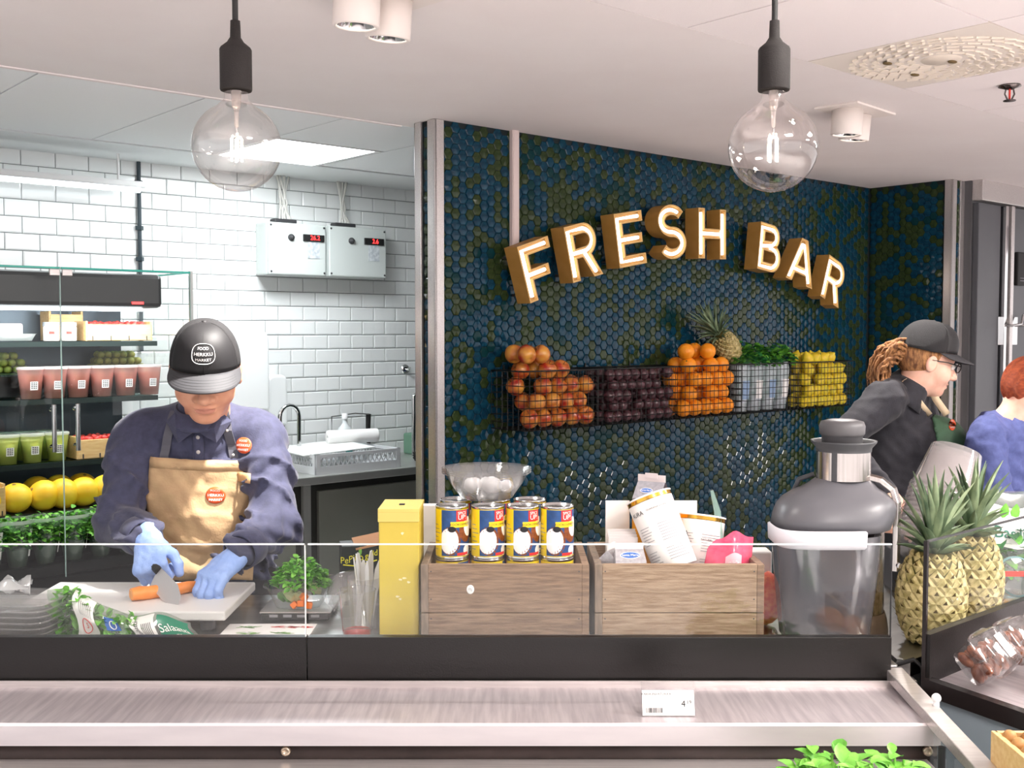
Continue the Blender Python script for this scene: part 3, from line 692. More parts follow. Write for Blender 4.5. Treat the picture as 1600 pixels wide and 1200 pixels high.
b = MB(); b.box((0, 0, .06), (.22, .10, .12)); tag(b.build('green_box', mat('green_cloth', '6d927c', .7), loc=kp(-.06, .89, .12), rot=(0, 0, TH), bevel=.01), 'muted green box behind the chrome pipe arm', 'box')
# hook on the wall
b = MB(wallT(kp(-.107, 1.375, .008))); b.lathe([(.0001, .012), (.02, .012), (.027, .004), (.03, 0)], n=16); b.tube([(0, 0, .01), (0, 0, .04), (0, .014, .045)], .006, 8); tag(b.build('wall_hook', chrome), 'small round chrome hook on the white tiles', 'hook')
# dispensers
def dispenser(s, z0, w, h, d, name, label, side):
    t = thing(name, label, 'dispenser', kp(s, z0, .009), TH+math.pi)
    b = MB(); rr = min(w, d)*.35; lp = [(-w/2, 0), (w/2, 0)]+[(w/2-rr+rr*math.cos(a), h-rr+rr*math.sin(a)) for a in [R(15*k) for k in range(7)]]+[(-w/2+rr+rr*math.cos(a), h-rr+rr*math.sin(a)) for a in [R(90+15*k) for k in range(7)]]
    b.T = Matrix(((1, 0, 0, 0), (0, 0, 1, 0), (0, 1, 0, 0), (0, 0, 0, 1))); b.prism(lp, 0, d); b.build('cover', mat('dispenser_white', 'eceeee', .3), t, bevel=.016, segs=4)
    b = MB(); b.box((0, d/2, -.012), (w*.8, d*.7, .03)); b.build('nozzle', black_matte, t, bevel=.004)
    b = MB(); b.box((w/2+.001 if side else -w*.25, d*.45, h*.45), (.003, d*.55, h*.55) if side else (.02, .003, .05)); b.build('window', mat('smoke_window', '6d7674', .2), t, bevel=.001)
    return t
dispenser(-1.215, 1.19, .26, .42, .18, 'towel_dispenser', 'large white rounded paper towel dispenser on the white tiles', False)
dispenser(-1.0, 1.10, .115, .27, .11, 'soap_dispenser', 'slim white soap dispenser beside the larger towel dispenser', True)
# control boxes
cb = mat('control_grey', 'ccd2cf', .5); led_red = mat('red_digits', 'ff2020', .5, emis=5)
def ctrl(s0, s1, z0, z1, txt, label):
    w_, h_ = s1-s0, z1-z0
    t = thing('control_box', label, 'control box', kp((s0+s1)/2, z0, .009), TH+math.pi)
    b = MB(); b.box((0, .06, h_/2), (w_, .12, h_)); b.build('housing', cb, t, bevel=.008)
    b = MB(); b.box((0, .132, h_/2), (w_-.004, .022, h_-.004)); b.build('lid', cb, t, bevel=.006)
    Tn = lambda x, z: Matrix.Translation((x, .143, z)) @ Matrix.Rotation(R(-90), 4, 'X')
    b = MB(Tn(w_*.12, h_*.72)); b.lathe([(.018, 0), (.018, .006), (.012, .008), (.011, .02), (.0001, .021)], n=16); b.build('knob', dark_grey, t)
    b = MB(); b.box((-w_*.27, .147, h_*.73), (.125, .012, .036)); d_ = b.build('display', black_matte, t, bevel=.002)
    b = MB(); b.text(txt, .034, lambda x, z: (-w_*.27-.005-x, .1535, h_*.73+z)); b.build('digits', led_red, d_)
    b = MB(); b.box((-w_*.27, .1445, h_*.50), (.07, .002, .09)); b.build('label_sticker', mat('label_pale', 'dadfe2', .5, col2='b4bcc2', scale=60), t)
    for x in (-1, 1):
        for z in (.06, .94): b = MB(Tn(x*w_*.46, h_*z)); b.lathe([(.0001, .003), (.005, .003), (.006, 0)], n=8); b.build('screw', dark_grey, t)
    cab = mat('cable_white', 'd8d6d0', .5); rc = random.Random(int(w_*9000))
    for k in range(7):
        x0 = w_*.2-k*.014; x1 = w_*.2-.035+rc.uniform(-.02, .02); x2 = w_*.2-k*.011+rc.uniform(-.01, .01)
        b = MB(); b.tube([(x0, .07+.01*(k % 2), h_-.004), (x0*.5+x1*.5, .06, h_+.05), (x1, .05+.008*(k % 3), h_+.11), (x2, .045, CEIL-z0-.002)], .0055, 6); b.build('cable', cab, t)
    b = MB(); b.box((w_*.2-.03, .06, h_+.012), (.13, .06, .024)); b.build('cable_entry', dark_grey, t, bevel=.006)
    return t
ctrl_specs = ((-1.065, -.722, 1.892, 2.165, '26.2', 'grey control box with red digits, nearer the dark conduit'), (-.706, -.333, 1.893, 2.167, '2.6', 'grey control box with red digits, nearer the sign wall'))
for a in ctrl_specs: ctrl(*a)
# ================================================================ GLASS CHILLER
FO, FB, S1 = .72, .06, -1.755        # front offset, back offset, right end
S0 = -3.3; FZ0, FZ1 = .599, 1.857
t = thing('display_chiller', 'tall glass-fronted display chiller full of cups, crates and melons', 'display fridge', kp((S0+S1)/2, 0, .4), TH)
def fb(name, a, c, m, par=None, bevel=0):
    b = MB(KR); b.span(a, c); return b.build(name, m, par or t, world=True, bevel=bevel)
fr_black = mat('fridge_black', '17191a', .3); fr_back = mat('fridge_back', '3c444c', .35, .6, col2='48525a', scale=3)
fb('base_cabinet', (S0, FB, .02), (S1, FO-.02, FZ0-.01), fr_black)
fb('base_deck', (S0, FB, FZ0-.01), (S1, FO, FZ0+.012), fr_black)
bk = fb('back_panel', (S0, FB, FZ0), (S1-.06, FB+.02, 1.85), fr_back)
b = MB(KR)
for i in range(34):
    for j in range(5): b.box((S1-.1-i*.03, FB+.021, 1.80-j*.025), (.008, .002, .008))
o = b.build('perforation', ink, bk, world=True); o['kind'] = 'stuff'
can_ = fb('top_canopy', (S0, FB, 1.70), (S1-.08, FO-.10, 1.845), fr_black, bevel=.02)
fb('canopy_display', (S1-.22, FO-.098, 1.715), (S1-.17, FO-.094, 1.725), led_red, can_)
lamp_ = fb('light_strip', (S0+.3, FO-.16, 1.685), (S1-.16, FO-.13, 1.697), mat('strip_glow', 'f4fbff', .5, emis=4))
area('chiller_lamp', kp(-2.4, 1.68, FO-.17), (R(25), 0, TH), 1.2, .03, 4, (.95, .98, 1))
# glass: two doors and one end pane
sm = kw(98, 600, FO)[0]
for k, (a, c) in enumerate(((S0, sm-.002), (sm+.002, S1))):
    b = MB(KR); b.add([(a, FO, FZ0), (c, FO, FZ0), (c, FO, FZ1), (a, FO, FZ1)], [(0, 1, 2, 3)]); d_ = b.build('glass_door', pane, t, world=True)
    fb('top_edge', (a, FO-.004, FZ1-.008), (c, FO+.004, FZ1), teal_edge, d_)
    e = c if k == 0 else c; fb('side_edge', (e-.003, FO-.004, FZ0), (e+.0005, FO+.004, FZ1), mat('glass_edge_pale', 'b9d3cc', .2), d_)
    hs = kw(84, 660, FO+.03)[0] if k == 0 else kw(121, 660, FO+.03)[0]
    b = MB(KR); b.tube([(hs, FO, 1.285), (hs, FO+.035, 1.285), (hs, FO+.035, 1.135), (hs, FO, 1.135)], .009, 8); b.tube([(hs, FO+.035, 1.305), (hs, FO+.035, 1.115)], .010, 10); b.build('handle', chrome, d_, world=True)
    b = MB(KR); x = sm-.025 if k == 0 else sm+.025; b.span((x-.02, FO-.004, 1.822), (x+.02, FO+.008, 1.848)); b.build('hinge', steel, d_, world=True, bevel=.002)
b = MB(KR); b.add([(S1, FO, FZ0), (S1, FB, FZ0), (S1, FB, FZ1), (S1, FO, FZ1)], [(0, 1, 2, 3)]); ep = b.build('end_pane', pane, t, world=True)
fb('top_edge', (S1-.004, FB, FZ1-.008), (S1+.004, FO, FZ1), teal_edge, ep)
fb('corner_post', (S1-.002, FO-.012, FZ0), (S1+.012, FO+.004, FZ1+.003), mat('post_alu', 'c6cbc9', .3, 1))
SH = [(1.556, .42), (1.31, .42), (1.044, .47)]
shelf_glass = glass('shelf_glass', 'b9d6cf', .02, haze=.12, hazecol='2a4a44')
for z, fo in SH:
    s_ = fb('shelf', (S0, FB+.02, z-.012), (S1-.03, fo, z-.004), shelf_glass)
    fb('shelf_edge', (S0, fo, z-.024), (S1-.03, fo+.012, z-.002), mat('shelf_edge_dark', '10201e', .3), s_)
    fb('bracket', (S1-.28, FB+.02, z-.03), (S1-.265, fo-.02, z-.013), fr_black, s_)
# ---------------------------------------------------------------- contents
def pinecrate(s, z, o, w, d, h, label, fillcol=None, n=0, rr=.016, rot=0):
    t = thing('fruit_crate', label, 'crate', kp(s, z, o), TH+rot)
    for y in (-d/2, d/2): b = MB(); b.box((0, y, h/2), (w, .008, h-.004)); b.build('side_board', pine, t, bevel=.002)
    for x in (-w/2, w/2): b = MB(); b.box((x, 0, h/2+.006), (.01, d, h+.012)); b.build('end_board', pine, t, bevel=.002)
    b = MB(); b.box((0, 0, .004), (w, d, .008)); b.build('bottom_board', pine, t)
    for k in range(4): b = MB(); b.box((-w*.42+k*w*.28, -d/2-.0045, .012), (.005, .002, .02)); b.build('staple', dark_grey, t)
    return t
straw = mat('strawberry', 'c8281e', .4, col2='e0504a', scale=60)
def berries(s, z, o, w, d, n, label, group, m=straw, r=.014):
    b = MB(); b.ball((0, 0, 0), (r, r, r*1.15), 8, 6, fn=lambda v: 1-.18*max(0, -v.z)); ob = b.build('berry', m); first = True
    nx = max(1, int(w/(2*r*1.05))); ny = max(1, -(-n//nx))
    for k in range(n):
        i, j = k % nx, k//nx
        p = kp(s-w/2+(i+.5)*w/nx, z+r+random.uniform(0, .006), o-d/2+(j+.5)*d/ny)
        c = ob if first else ob.copy()
        if not first: COL.objects.link(c)
        first = False; c.location = p; c.rotation_euler = (rnd(0, 3), rnd(0, 3), rnd(0, 3)); tag(c, label, 'berry', group)
s_, z_ = kw(182, 531, .36); pinecrate(s_, SH[0][0], .33, .29, .14, .075, 'pale wooden crate of red berries on the top chiller shelf'); berries(s_, SH[0][0]+.056, .33, .26, .11, 24, 'red berry in the crate on the top chiller shelf', 'berries in the top crate')
s2 = kw(110, 520, .28)[0]; pinecrate(s2, SH[0][0], .17, .14, .12, .12, 'smaller pale wooden crate behind the spice jars')
def jar(px, label):
    t = thing('spice_jar', label, 'jar', kp(kw(px, 520, .38)[0], SH[0][0], .38), TH)
    b = MB(); b.lathe([(.0001, 0), (.031, 0), (.033, .004), (.033, .06), (.03, .066)], n=20); b.build('jar_body', mat('jar_cream', 'cfc6c0', .3), t)
    b = MB(); b.lathe([(.034, .064), (.034, .082), (.0001, .083)], n=20); b.build('lid', mat('jar_lid', 'b9bfc2', .3, .5), t)
    b = MB(); b.lathe([(.0335, .01), (.0335, .055)], n=14, a0=R(-150), a1=R(-30)); b.build('label_sticker', white_paper, t)
    b = MB(); b.lathe([(.0338, .030), (.0338, .042)], n=8, a0=R(-125), a1=R(-85)); b.build('print', ink if 'beside' in label else red_ink, t)
jar(80, 'small round jar with white label beside the top berry crate'.replace('beside the top', 'farther from the top')); jar(107, 'small round jar with red printed label touching the top berry crate')
t2 = thing('plastic_punnet', 'low white plastic punnet on the top chiller shelf', 'punnet', kp(kw(22, 520, .36)[0], SH[0][0], .34), TH)
b = MB(); b.lathe([(.0001, .002), (.07, .002), (.085, .03), (.09, .032)], n=28, sq=5, sy=.7); b.build('tray', white_plastic, t2)
b = MB(); b.box((-.02, 0, .05), (.10, .09, .05)); b.build('pack', mat('pink_pack', 'ddb3b0', .5), t2, bevel=.008)
# cups
cup_pink = glass('cup_pink', 'f4d8d2', .1, haze=.55, hazecol='e9b7ad'); cup_green = glass('cup_green', 'eef0c4', .1, haze=.5, hazecol='d9df8e')
def cup(px, py, z, o, m, label, group, sc_=1.0, lidm=None):
    s = kw(px, py, o)[0]; t = thing('drink_cup', label, 'cup', kp(s, z, o), TH, group)
    r0, r1, h = .036*sc_, .048*sc_, .115*sc_
    b = MB(); b.lathe([(.0001, .002), (r0, 0), (r1, h), (r1+.002, h+.002)], n=24); b.build('cup_body', m, t)
    b = MB(); b.lathe([(.0001, .008), (r0-.003, .008), (r1-.004, h*.82), (.0001, h*.82)], n=20); b.build('filling', mat('smoothie_pink', 'd9a79b', .5) if m == cup_pink else mat('smoothie_green', 'cfd892', .5), t)
    b = MB(); b.lathe([(r1+.003, h-.004), (r1+.003, h+.006), (r1-.004, h+.009), (.0001, h+.008)], n=24); b.build('lid', lidm or frost_plastic, t)
    b = MB(); 
    def cl(x, z2): a = R(-90)+x/(r0+(r1-r0)*z2/h+.0012); rr = r0+(r1-r0)*z2/h+.0012; return (rr*math.cos(a), rr*math.sin(a), z2)
    b.grid(lambda u, v: cl((u-.5)*.032, h*.3+v*.036), 6, 1, False); lb = b.build('label_sticker', white_paper, t)
    b = MB()
    for k in range(4):
        for i in range(3): b.grid(lambda u, v: Vector(cl(-.012+i*.0085+u*.006, h*.3+.006+k*.0075+v*.004))*1.0+Vector((0, -.0006, 0)), 2, 1, False)
    b.build('print', ink, lb); return t
for k in range(6): cup(48+k*37, 600, SH[1][0], .37, cup_pink, 'pink smoothie cup with printed label in a row on the middle chiller shelf', 'pink cups in the chiller', 1.12)
for k in range(4): cup(-28+k*39, 690, SH[2][0], .42, cup_green, 'pale green smoothie cup with printed label on the lower chiller shelf', 'green cups in the chiller', 1.0)
for k in range(3): cup(0+k*37, 690, SH[2][0], .31, cup_green, 'pale green smoothie cup in the back row of the lower shelf', 'green cups in the chiller back row', 1.0)
s3 = kw(150, 690, .40)[0]; pinecrate(s3+.03, SH[2][0], .38, .26, .16, .085, 'pale wooden crate of red berries beside the green cups'); berries(s3+.03, SH[2][0]+.066, .38, .23, .13, 20, 'red berry in the crate beside the green cups', 'berries in the lower crate')
# green fruits heaped behind the pink cups
kiwi = mat('green_fruit', '8a8a3a', .5, col2='a8a552', scale=50)
for nm, px0, wide, nn in (('by the chiller seam', 20, .16, 0), ('behind the pink cups', 185, .26, 0)):
    s_ = kw(px0, 560, .2)[0]
    t2 = thing('fruit_tray', 'dark fruit tray %s in the chiller' % nm, 'tray', kp(s_, SH[1][0], .19), TH)
    b = MB(); b.box((0, 0, .05), (wide+.03, .16, .10)); b.build('tray_box', fr_black, t2, bevel=.006)
    b = MB(); b.box((0, 0, .103), (wide+.02, .15, .004)); b.build('liner', mat('liner_green', '4d5a34', .7), t2)
    b = MB(); b.ball((0, 0, 0), (.019, .017, .017), 8, 6); ob = b.build('green_fruit', kiwi); k0 = True
    for lay in range(3):
        for i in range(int((wide-.03*lay)/.036)):
            for j in range(3 if lay < 2 else 2):
                c = ob if k0 else ob.copy()
                if not k0: COL.objects.link(c)
                k0 = False; c.location = kp(s_-(wide-.03*lay)/2+.018+i*.036+rnd(-.002, .002), SH[1][0]+.122+lay*.029, .19-.05+.016*lay*.6+j*.037); tag(c, 'small round green fruit heaped in the tray %s' % nm, 'fruit', 'green fruits '+nm)
# melons
melon = mat('melon_yellow', 'f0b81c', .45, col2='f6cc3c', scale=12, bump=.05, bscale=60)
b = MB(); b.ball((0, 0, 0), (.066, .066, .062), 24, 16); b.m = 0; mel = thing('melon', 'round yellow melon in the lower row of the chiller', 'melon', (0, 0, 0), 0, 'yellow melons in the chiller')
b.build('rind', melon, mel); b = MB(); b.lathe([(.0001, .0645), (.006, .063), (.009, .061)], n=10); b.build('stem_scar', mat('stem_brown', '8a6a34', .8), mel)
ms = [(100, 775, .50), (72, 779, .52), (28, 778, .52), (132, 773, .50), (165, 775, .5), (-15, 778, .52), (60, 768, .36), (95, 765, .36), (130, 763, .36)]
# melon rest deck
t2 = thing('step_rack', 'black stepped rack under the yellow melons', 'rack', kp(-2.4, FZ0, .4), TH)
b = MB(KR); b.span((S0+.02, FB+.03, FZ0+.012), (S1-.04, .56, .845)); b.build('upper_step', fr_black, t2, world=True); b = MB(KR); b.span((S0+.02, .561, FZ0+.012), (S1-.04, FO-.006, FZ0+.055)); b.build('lower_step', fr_black, t2, world=True)
for i, (px, py, o) in enumerate(ms):
    s_, z_ = kw(px, py, o); q = mel if i == 0 else copy_tree(mel)
    q.location = kp(s_, .845+.062, .49 if o > .4 else .345); q.rotation_euler = (rnd(-.5, .5)+R(40), rnd(-.4, .4), rnd(0, 6))
s_ = kw(6, 780, .55)[0]; pinecrate(s_-.06, .845, .49, .13, .10, .12, 'pale wooden crate next to the yellow melons')
# bagged herb pots on the bottom deck
def leaf_mesh(L, Wd, bend=.3, cup_=.15, nseg=4):
    vs, fs = [], []
    for i in range(nseg+1):
        u = i/nseg; wv = Wd*math.sin(math.pi*min(1, u*.92+.06))**.8; z = L*bend*(-(u**2))
        for j, x in enumerate((-1, 0, 1)): vs.append((x*wv/2, L*u, z+abs(x)*cup_*wv))
    for i in range(nseg):
        for j in range(2): a = i*3+j; fs.append((a, a+1, a+4, a+3))
    return vs, fs
def foliage(mb, c, rx, ry, h, n, L, Wd, rg, dome=True):
    for _ in range(n):
        a = rg.uniform(0, 2*math.pi); q = math.sqrt(rg.random()); x, y = rx*q*math.cos(a), ry*q*math.sin(a)
        z = h*(1-.7*q*q)*rg.uniform(.45, 1) if dome else h*rg.uniform(.4, 1)
        T_ = Matrix.Translation(Vector(c)+Vector((x, y, z))) @ Matrix.Rotation(a-math.pi/2+rg.uniform(-.8, .8), 4, 'Z') @ Matrix.Rotation(rg.uniform(-.2, .9), 4, 'X') @ Matrix.Rotation(rg.uniform(-.5, .5), 4, 'Y')
        k = rg.uniform(.7, 1.2); vs, fs = leaf_mesh(L*k, Wd*k)
        old = mb.T; mb.T = old @ T_; mb.m = rg.randrange(2); mb.add(vs, fs, True); mb.T = old
bag_film = glass('bag_film', 'eef6ee', .1, 1.4, haze=.22, hazecol='b9d4bc', boost=1.6)
def herbbag(s, o, z, label, seed, group=None, rot=0, w=.064, h=.19):
    rg = random.Random(seed); t = thing('herb_pot', label, 'herb pot', kp(s, z, o), TH+rot, group)
    b = MB(); b.lathe([(.0001, 0), (.034, 0), (.045, .07), (.047, .072), (.043, .07), (.0001, .066)], n=16); b.build('pot', mat('pot_grey', '55605a', .5), t)
    b = MB(); b.lathe([(.034, -.0), (w*.85, h*.5), (w*1.06, h*.95), (w*1.12, h)], n=20, smooth=True); b.build('film_sleeve', bag_film, t)
    b = MB(); b.lathe([(w*1.06, h*.92), (w*1.13, h*1.0)], n=20); b.build('sleeve_rim', glass('film_white', 'ffffff', .2, haze=.4), t)
    b = MB(); foliage(b, (0, 0, .08), w*1.25, w*1.25, h*.70, 230, .028, .018, rg); o_ = b.build('foliage', [leaf_bright, leaf_green], t); o_['kind'] = 'stuff'
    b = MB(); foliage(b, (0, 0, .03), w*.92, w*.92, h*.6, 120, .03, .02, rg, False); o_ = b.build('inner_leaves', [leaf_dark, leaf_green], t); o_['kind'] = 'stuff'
    b = MB(); b.lathe([(w*.80, h*.22), (w*.93, h*.5), (w*1.02, h*.8)], n=3, a0=R(-70), a1=R(-58)); b.build('sleeve_print', white_paper, t)
    return t
for k in range(6): herbbag(kw(-18+k*43, 860, .62)[0], .64, FZ0+.055, 'leafy green herb pot in a clear sleeve on the bottom chiller deck', 20+k, 'sleeved herb pots in the chiller', .2*k)
# ================================================================ GOODS ON THE COUNTER
t = thing('cutting_board', 'thick white plastic cutting board under the orange carrot', 'cutting board', (-.905, 2.603, WT))
b = MB(); b.box((0, 0, .039), (.50, .295, .022)); b.build('board', mat('board_white', 'e2e0de', .45), t, bevel=.004)
for x in (-.2, .2):
    for y in (-.11, .11): b = MB(); b.cyl((x, y, .0005), (x, y, .028), .017, .019, n=14); b.build('foot', dark_grey, t)
BT = WT+.05
c0, c1 = onz(205, 929, BT+.017), onz(330, 913, BT+.013)
t = thing('carrot', 'thick peeled orange carrot lying on the white board', 'carrot', c0)
cm = mat('carrot_orange', 'ee8a3c', .4, col2='f29a52', scale=30, bump=.08, bscale=60, stretch=(1, 1, 1))
b = MB(); n_ = 10; d_ = c1-c0; b.tube([d_*(k/n_)+Vector((0, 0, .0012*math.sin(k*2))) for k in range(n_+1)], [.0145]+[.0172-.0045*k/n_ for k in range(1, n_)]+[.004], 16); b.build('root', cm, t)
b = MB(); b.tube([Vector((0, 0, 0))-d_.normalized()*.002, d_.normalized()*.001], [.010, .0145], 16); b.build('cut_end', mat('carrot_pale', 'f0a868', .5), t)
# yellow box
yb = mat('yellow_card', 'c9b34a', .6, col2='bda73e', scale=6)
t = thing('yellow_carton', 'tall yellow cardboard carton with worn white spots beside the crate', 'carton', (-.2435, 2.385, WT))
b = MB(); b.box((0, 0, .150), (.086, .13, .30)); b.build('carton_body', yb, t, bevel=.002)
b = MB(); b.box((0, .0, .3045), (.089, .134, .008)); b.box((0, -.066, .294), (.089, .0015, .028)); b.build('lid_flap', mat('yellow_lid', 'd4bf68', .6), t, bevel=.001)
b = MB(); b.box((.002, -.01, .3095), (.012, .012, .002)); b.build('finger_hole', ink, t)
rg = random.Random(4)
for x, z in ((.004, .155), (.012, .158), (-.003, .118), (.003, .113), (.02, .15), (.008, .255)):
    b = MB(Matrix.Translation((x, -.0657, z)) @ Matrix.Rotation(R(90), 4, 'X')); lp = [(.0042*rg.uniform(.5, 1.3)*math.cos(a), .0025*rg.uniform(.5, 1.3)*math.sin(a)) for a in [k*.785 for k in range(8)]]; b.prism(lp, 0, .0005); b.build('worn_spot', mat('worn_white', 'e9e0b4', .8), t)
# wooden crates
CF = CRF = .985           # inside floor height
def wcrate(x0, x1, y0, y1, z1, label, m, split):
    t = thing('wooden_crate', label, 'crate', ((x0+x1)/2, (y0+y1)/2, WT)); w_, d_, h_ = x1-x0, y1-y0, z1-WT; th = .013
    zs_ = split-WT
    for y in (-d_/2+th/2, d_/2-th/2):
        for za, zb in ((.001, zs_-.0008), (zs_+.0008, h_)):
            b = MB(); b.box((0, y, (za+zb)/2), (w_-2*.016, th, zb-za)); b.build('plank', m, t, bevel=.0015)
    for x in (-w_/2+.008, w_/2-.008):
        for za, zb in ((.001, zs_-.0008), (zs_+.0008, h_)):
            b = MB(); b.box((x, 0, (za+zb)/2), (.016, d_, zb-za)); b.build('end_plank', crate_end if x < 0 else crate_wood, t, bevel=.0015)
    b = MB(); b.box((0, 0, CRF-WT-.006), (w_-.032, d_-.026, .012)); b.build('crate_floor', m, t)
    for x in (-w_/2+.022, w_/2-.022):
        for z in (.03, .075, h_-.075, h_-.015): b = MB(); b.cyl((x, -d_/2-.0006, z), (x, -d_/2+.002, z), .0016, n=6); b.build('nail', dark_grey, t)
    return t
ctop = at(800, 882, 2.30).z; spl = at(800, 958, 2.30).z
c1_ = wcrate(-.195, .165, 2.30, 2.55, ctop, 'weathered wooden crate holding yellow coconut cans', crate_wood, spl)
c2_ = wcrate(.177, .539, 2.30, 2.55, ctop, 'weathered wooden crate holding white tubs and cartons', crate_wood2, spl)
b = MB(Matrix.Translation((-.0, 0, 0))); q = at(735, 921, 2.2995); b.T = Matrix.Translation(q-Vector(c1_.location)) @ Matrix.Rotation(R(90), 4, 'X'); b.lathe([(.0001, .0008), (.0085, .0006), (.009, 0)], n=20, sy=1.1, sx=.9); st_ = b.build('round_sticker', white_paper, c1_)
b = MB(); b.T = Matrix.Translation(q-Vector(c1_.location)+Vector((0, -.001, 0))) @ Matrix.Rotation(R(90), 4, 'X') @ Matrix.Rotation(R(-25), 4, 'Z'); b.text('0%', .008); b.build('print', grey_ink, st_)
# cans
can_lab_y = mat('can_yellow', 'f0d21e', .3); can_lab_b = mat('can_blue', '24508a', .3, col2='1c3f70', scale=60); tin = mat('tin', 'cfcfcf', .2, 1); coco_w = mat('coco_white', 'f4f0ee', .4); coco_b = mat('coco_brown', '8a4a1e', .5, col2='6a3414', scale=200); red_lab = mat('can_red', 'dc2a22', .35)
CR_, CH_ = .0368, .115
def make_can():
    t = thing('tin_can', 'x', 'can'); 
    b = MB(); b.lathe([(.0001, .002), (CR_-.004, .001), (CR_, 0), (CR_+.0006, .002), (CR_-.0006, .004), (CR_-.0006, CH_-.004), (CR_+.0006, CH_-.002), (CR_, CH_), (CR_-.003, CH_-.0005), (CR_-.0035, CH_-.005), (CR_-.012, CH_-.0045), (.0001, CH_-.004)], n=36); b.build('can_body', tin, t)
    e = [0]
    def cl(a, z, k): r = CR_+k; return (r*math.sin(R(a)), -r*math.cos(R(a)), z)
    def patch(name, a0, a1, z0, z1, m, k, par, n=10): b = MB(); b.grid(lambda u, v: cl(a0+(a1-a0)*u, z0+(z1-z0)*v, k), n, 1); return b.build(name, m, par)
    lab = patch('label_wrap', -180, 180, .005, CH_-.006, can_lab_y, 0, t, 36)
    patch('label_picture', -38, 95, .007, CH_-.007, can_lab_b, .0002, lab, 16)
    def blob(name, a, z, ra, rz, m, k, par=None, n=20, amin=-38, amax=95): 
        b = MB(); q_ = 4; vs = [cl(min(max(a+ra*(g+1)/q_*math.cos(2*math.pi*j/n), amin), amax), z+rz*(g+1)/q_*math.sin(2*math.pi*j/n), k) for g in range(q_) for j in range(n)]
        fs = [(0, 1+j, 1+(j+1) % n) for j in range(n)]+[(1+g*n+j, 1+(g+1)*n+j, 1+(g+1)*n+(j+1) % n, 1+g*n+(j+1) % n) for g in range(q_-1) for j in range(n)]
        b.add([cl(a, z, k)]+vs, fs, True); return b.build(name, m, par or lab)
    blob('coconut_shell', -6, .040, 37, .032, coco_b, .0003); blob('coconut_flesh', -10, .040, 33, .0285, coco_w, .0004)
    blob('coconut_shell', 55, .062, 30, .026, coco_b, .0003); blob('coconut_flesh', 66, .07, 22, .022, coco_w, .0004); blob('coconut_chip', 58, .018, 16, .012, coco_w, .0004)
    patch('red_badge', 15, 60, .083, .107, red_lab, .0005, lab, 6); patch('yellow_band', -5, 72, .070, .0825, can_lab_y, .0005, lab, 8); patch('red_strip', 18, 64, .008, .014, red_lab, .0005, lab, 6)
    blob('black_badge', 0, .066, 14, .0065, ink, .0006)
    b = MB(); f = lambda a0, z0: (lambda x, y: cl(a0+math.degrees(x/CR_), z0+y, .0009)); b.text('SPICE', .009, f(37, .101)); b.text('UP!', .0145, f(37, .0915)); b.build('badge_print', white_paper, lab)
    b = MB(); b.text('KOOKOSMAITO', .0072, f(34, .0762)); b.build('band_print', ink, lab)
    b = MB()
    for k in range(7): b.grid(lambda u, v: cl(-74+u*(20+6*((k*5) % 3)), .02+k*.009+v*.0014, .0006), 4, 1)
    b.build('fine_print', grey_ink, lab); return t
can0 = make_can(); first = True
TCL = 'yellow and blue coconut can, %s'
for lay in (0, 1):
    for k, px in enumerate((706, 762, 817, 871)):
        x = (px-800)/FPX*2.395; q = can0 if first else copy_tree(can0); first = False
        q.location = (x, 2.395, CRF+lay*(CH_+.0005)); q.rotation_euler = (0, 0, R((2, 10, 4, -3)[k]) if lay else R(60+k*40)); q['label'] = TCL % ('front upper row of the crate' if lay else 'lower layer under the front row'); q['group'] = 'front upper cans' if lay else 'front lower cans'
    for k, px in enumerate((712, 772, 828)):
        q = copy_tree(can0); q.location = ((px-800)/FPX*2.482, 2.482, CRF+lay*(CH_+.0005)); q.rotation_euler = (0, 0, R(30*k)); q['label'] = TCL % ('back upper row under the clear bowls' if lay else 'lower layer of the back row'); q['group'] = 'back upper cans' if lay else 'back lower cans'
# clear bowls stacked on the cans
zb = CRF+2*CH_+.002; xb = (760-800)/FPX*2.47
for i in range(3):
    b = MB(); b.lathe([(.0001, 0), (.052, 0), (.060, .004), (.083, .036), (.094, .058), (.102, .060), (.103, .0625)], n=36)
    tag(b.build('salad_bowl', clear_plastic, loc=(xb, 2.475, zb+i*.0045)), 'clear plastic bowl in the stack on top of the cans', 'bowl', 'clear bowls on the cans')
for i, (x, y, r) in enumerate(((-.03, 0, .022), (.012, -.012, .024), (.045, .01, .018), (.0, .03, .02))):
    rg = random.Random(i); b = MB(); b.ball((0, 0, 0), (r, r, r*.8), 14, 10, fn=lambda v: 1+.12*math.sin(v.x*9+i)*math.sin(v.y*8+v.z*7)); tag(b.build('crumpled_film', mat('film_pale', 'eceaea', .3), loc=(xb+x, 2.475+y, zb+.0115+r*.86)), 'crumpled pale plastic film inside the top clear bowl', 'film', 'film in the clear bowl')
# white carton behind the cans
b = MB(); b.box((0, 0, .135), (.045, .03, .27)); tag(b.build('white_carton', white_paper, loc=((668-800)/FPX*2.62, 2.62, WT), bevel=.002), 'plain white carton behind the crate of cans', 'carton')
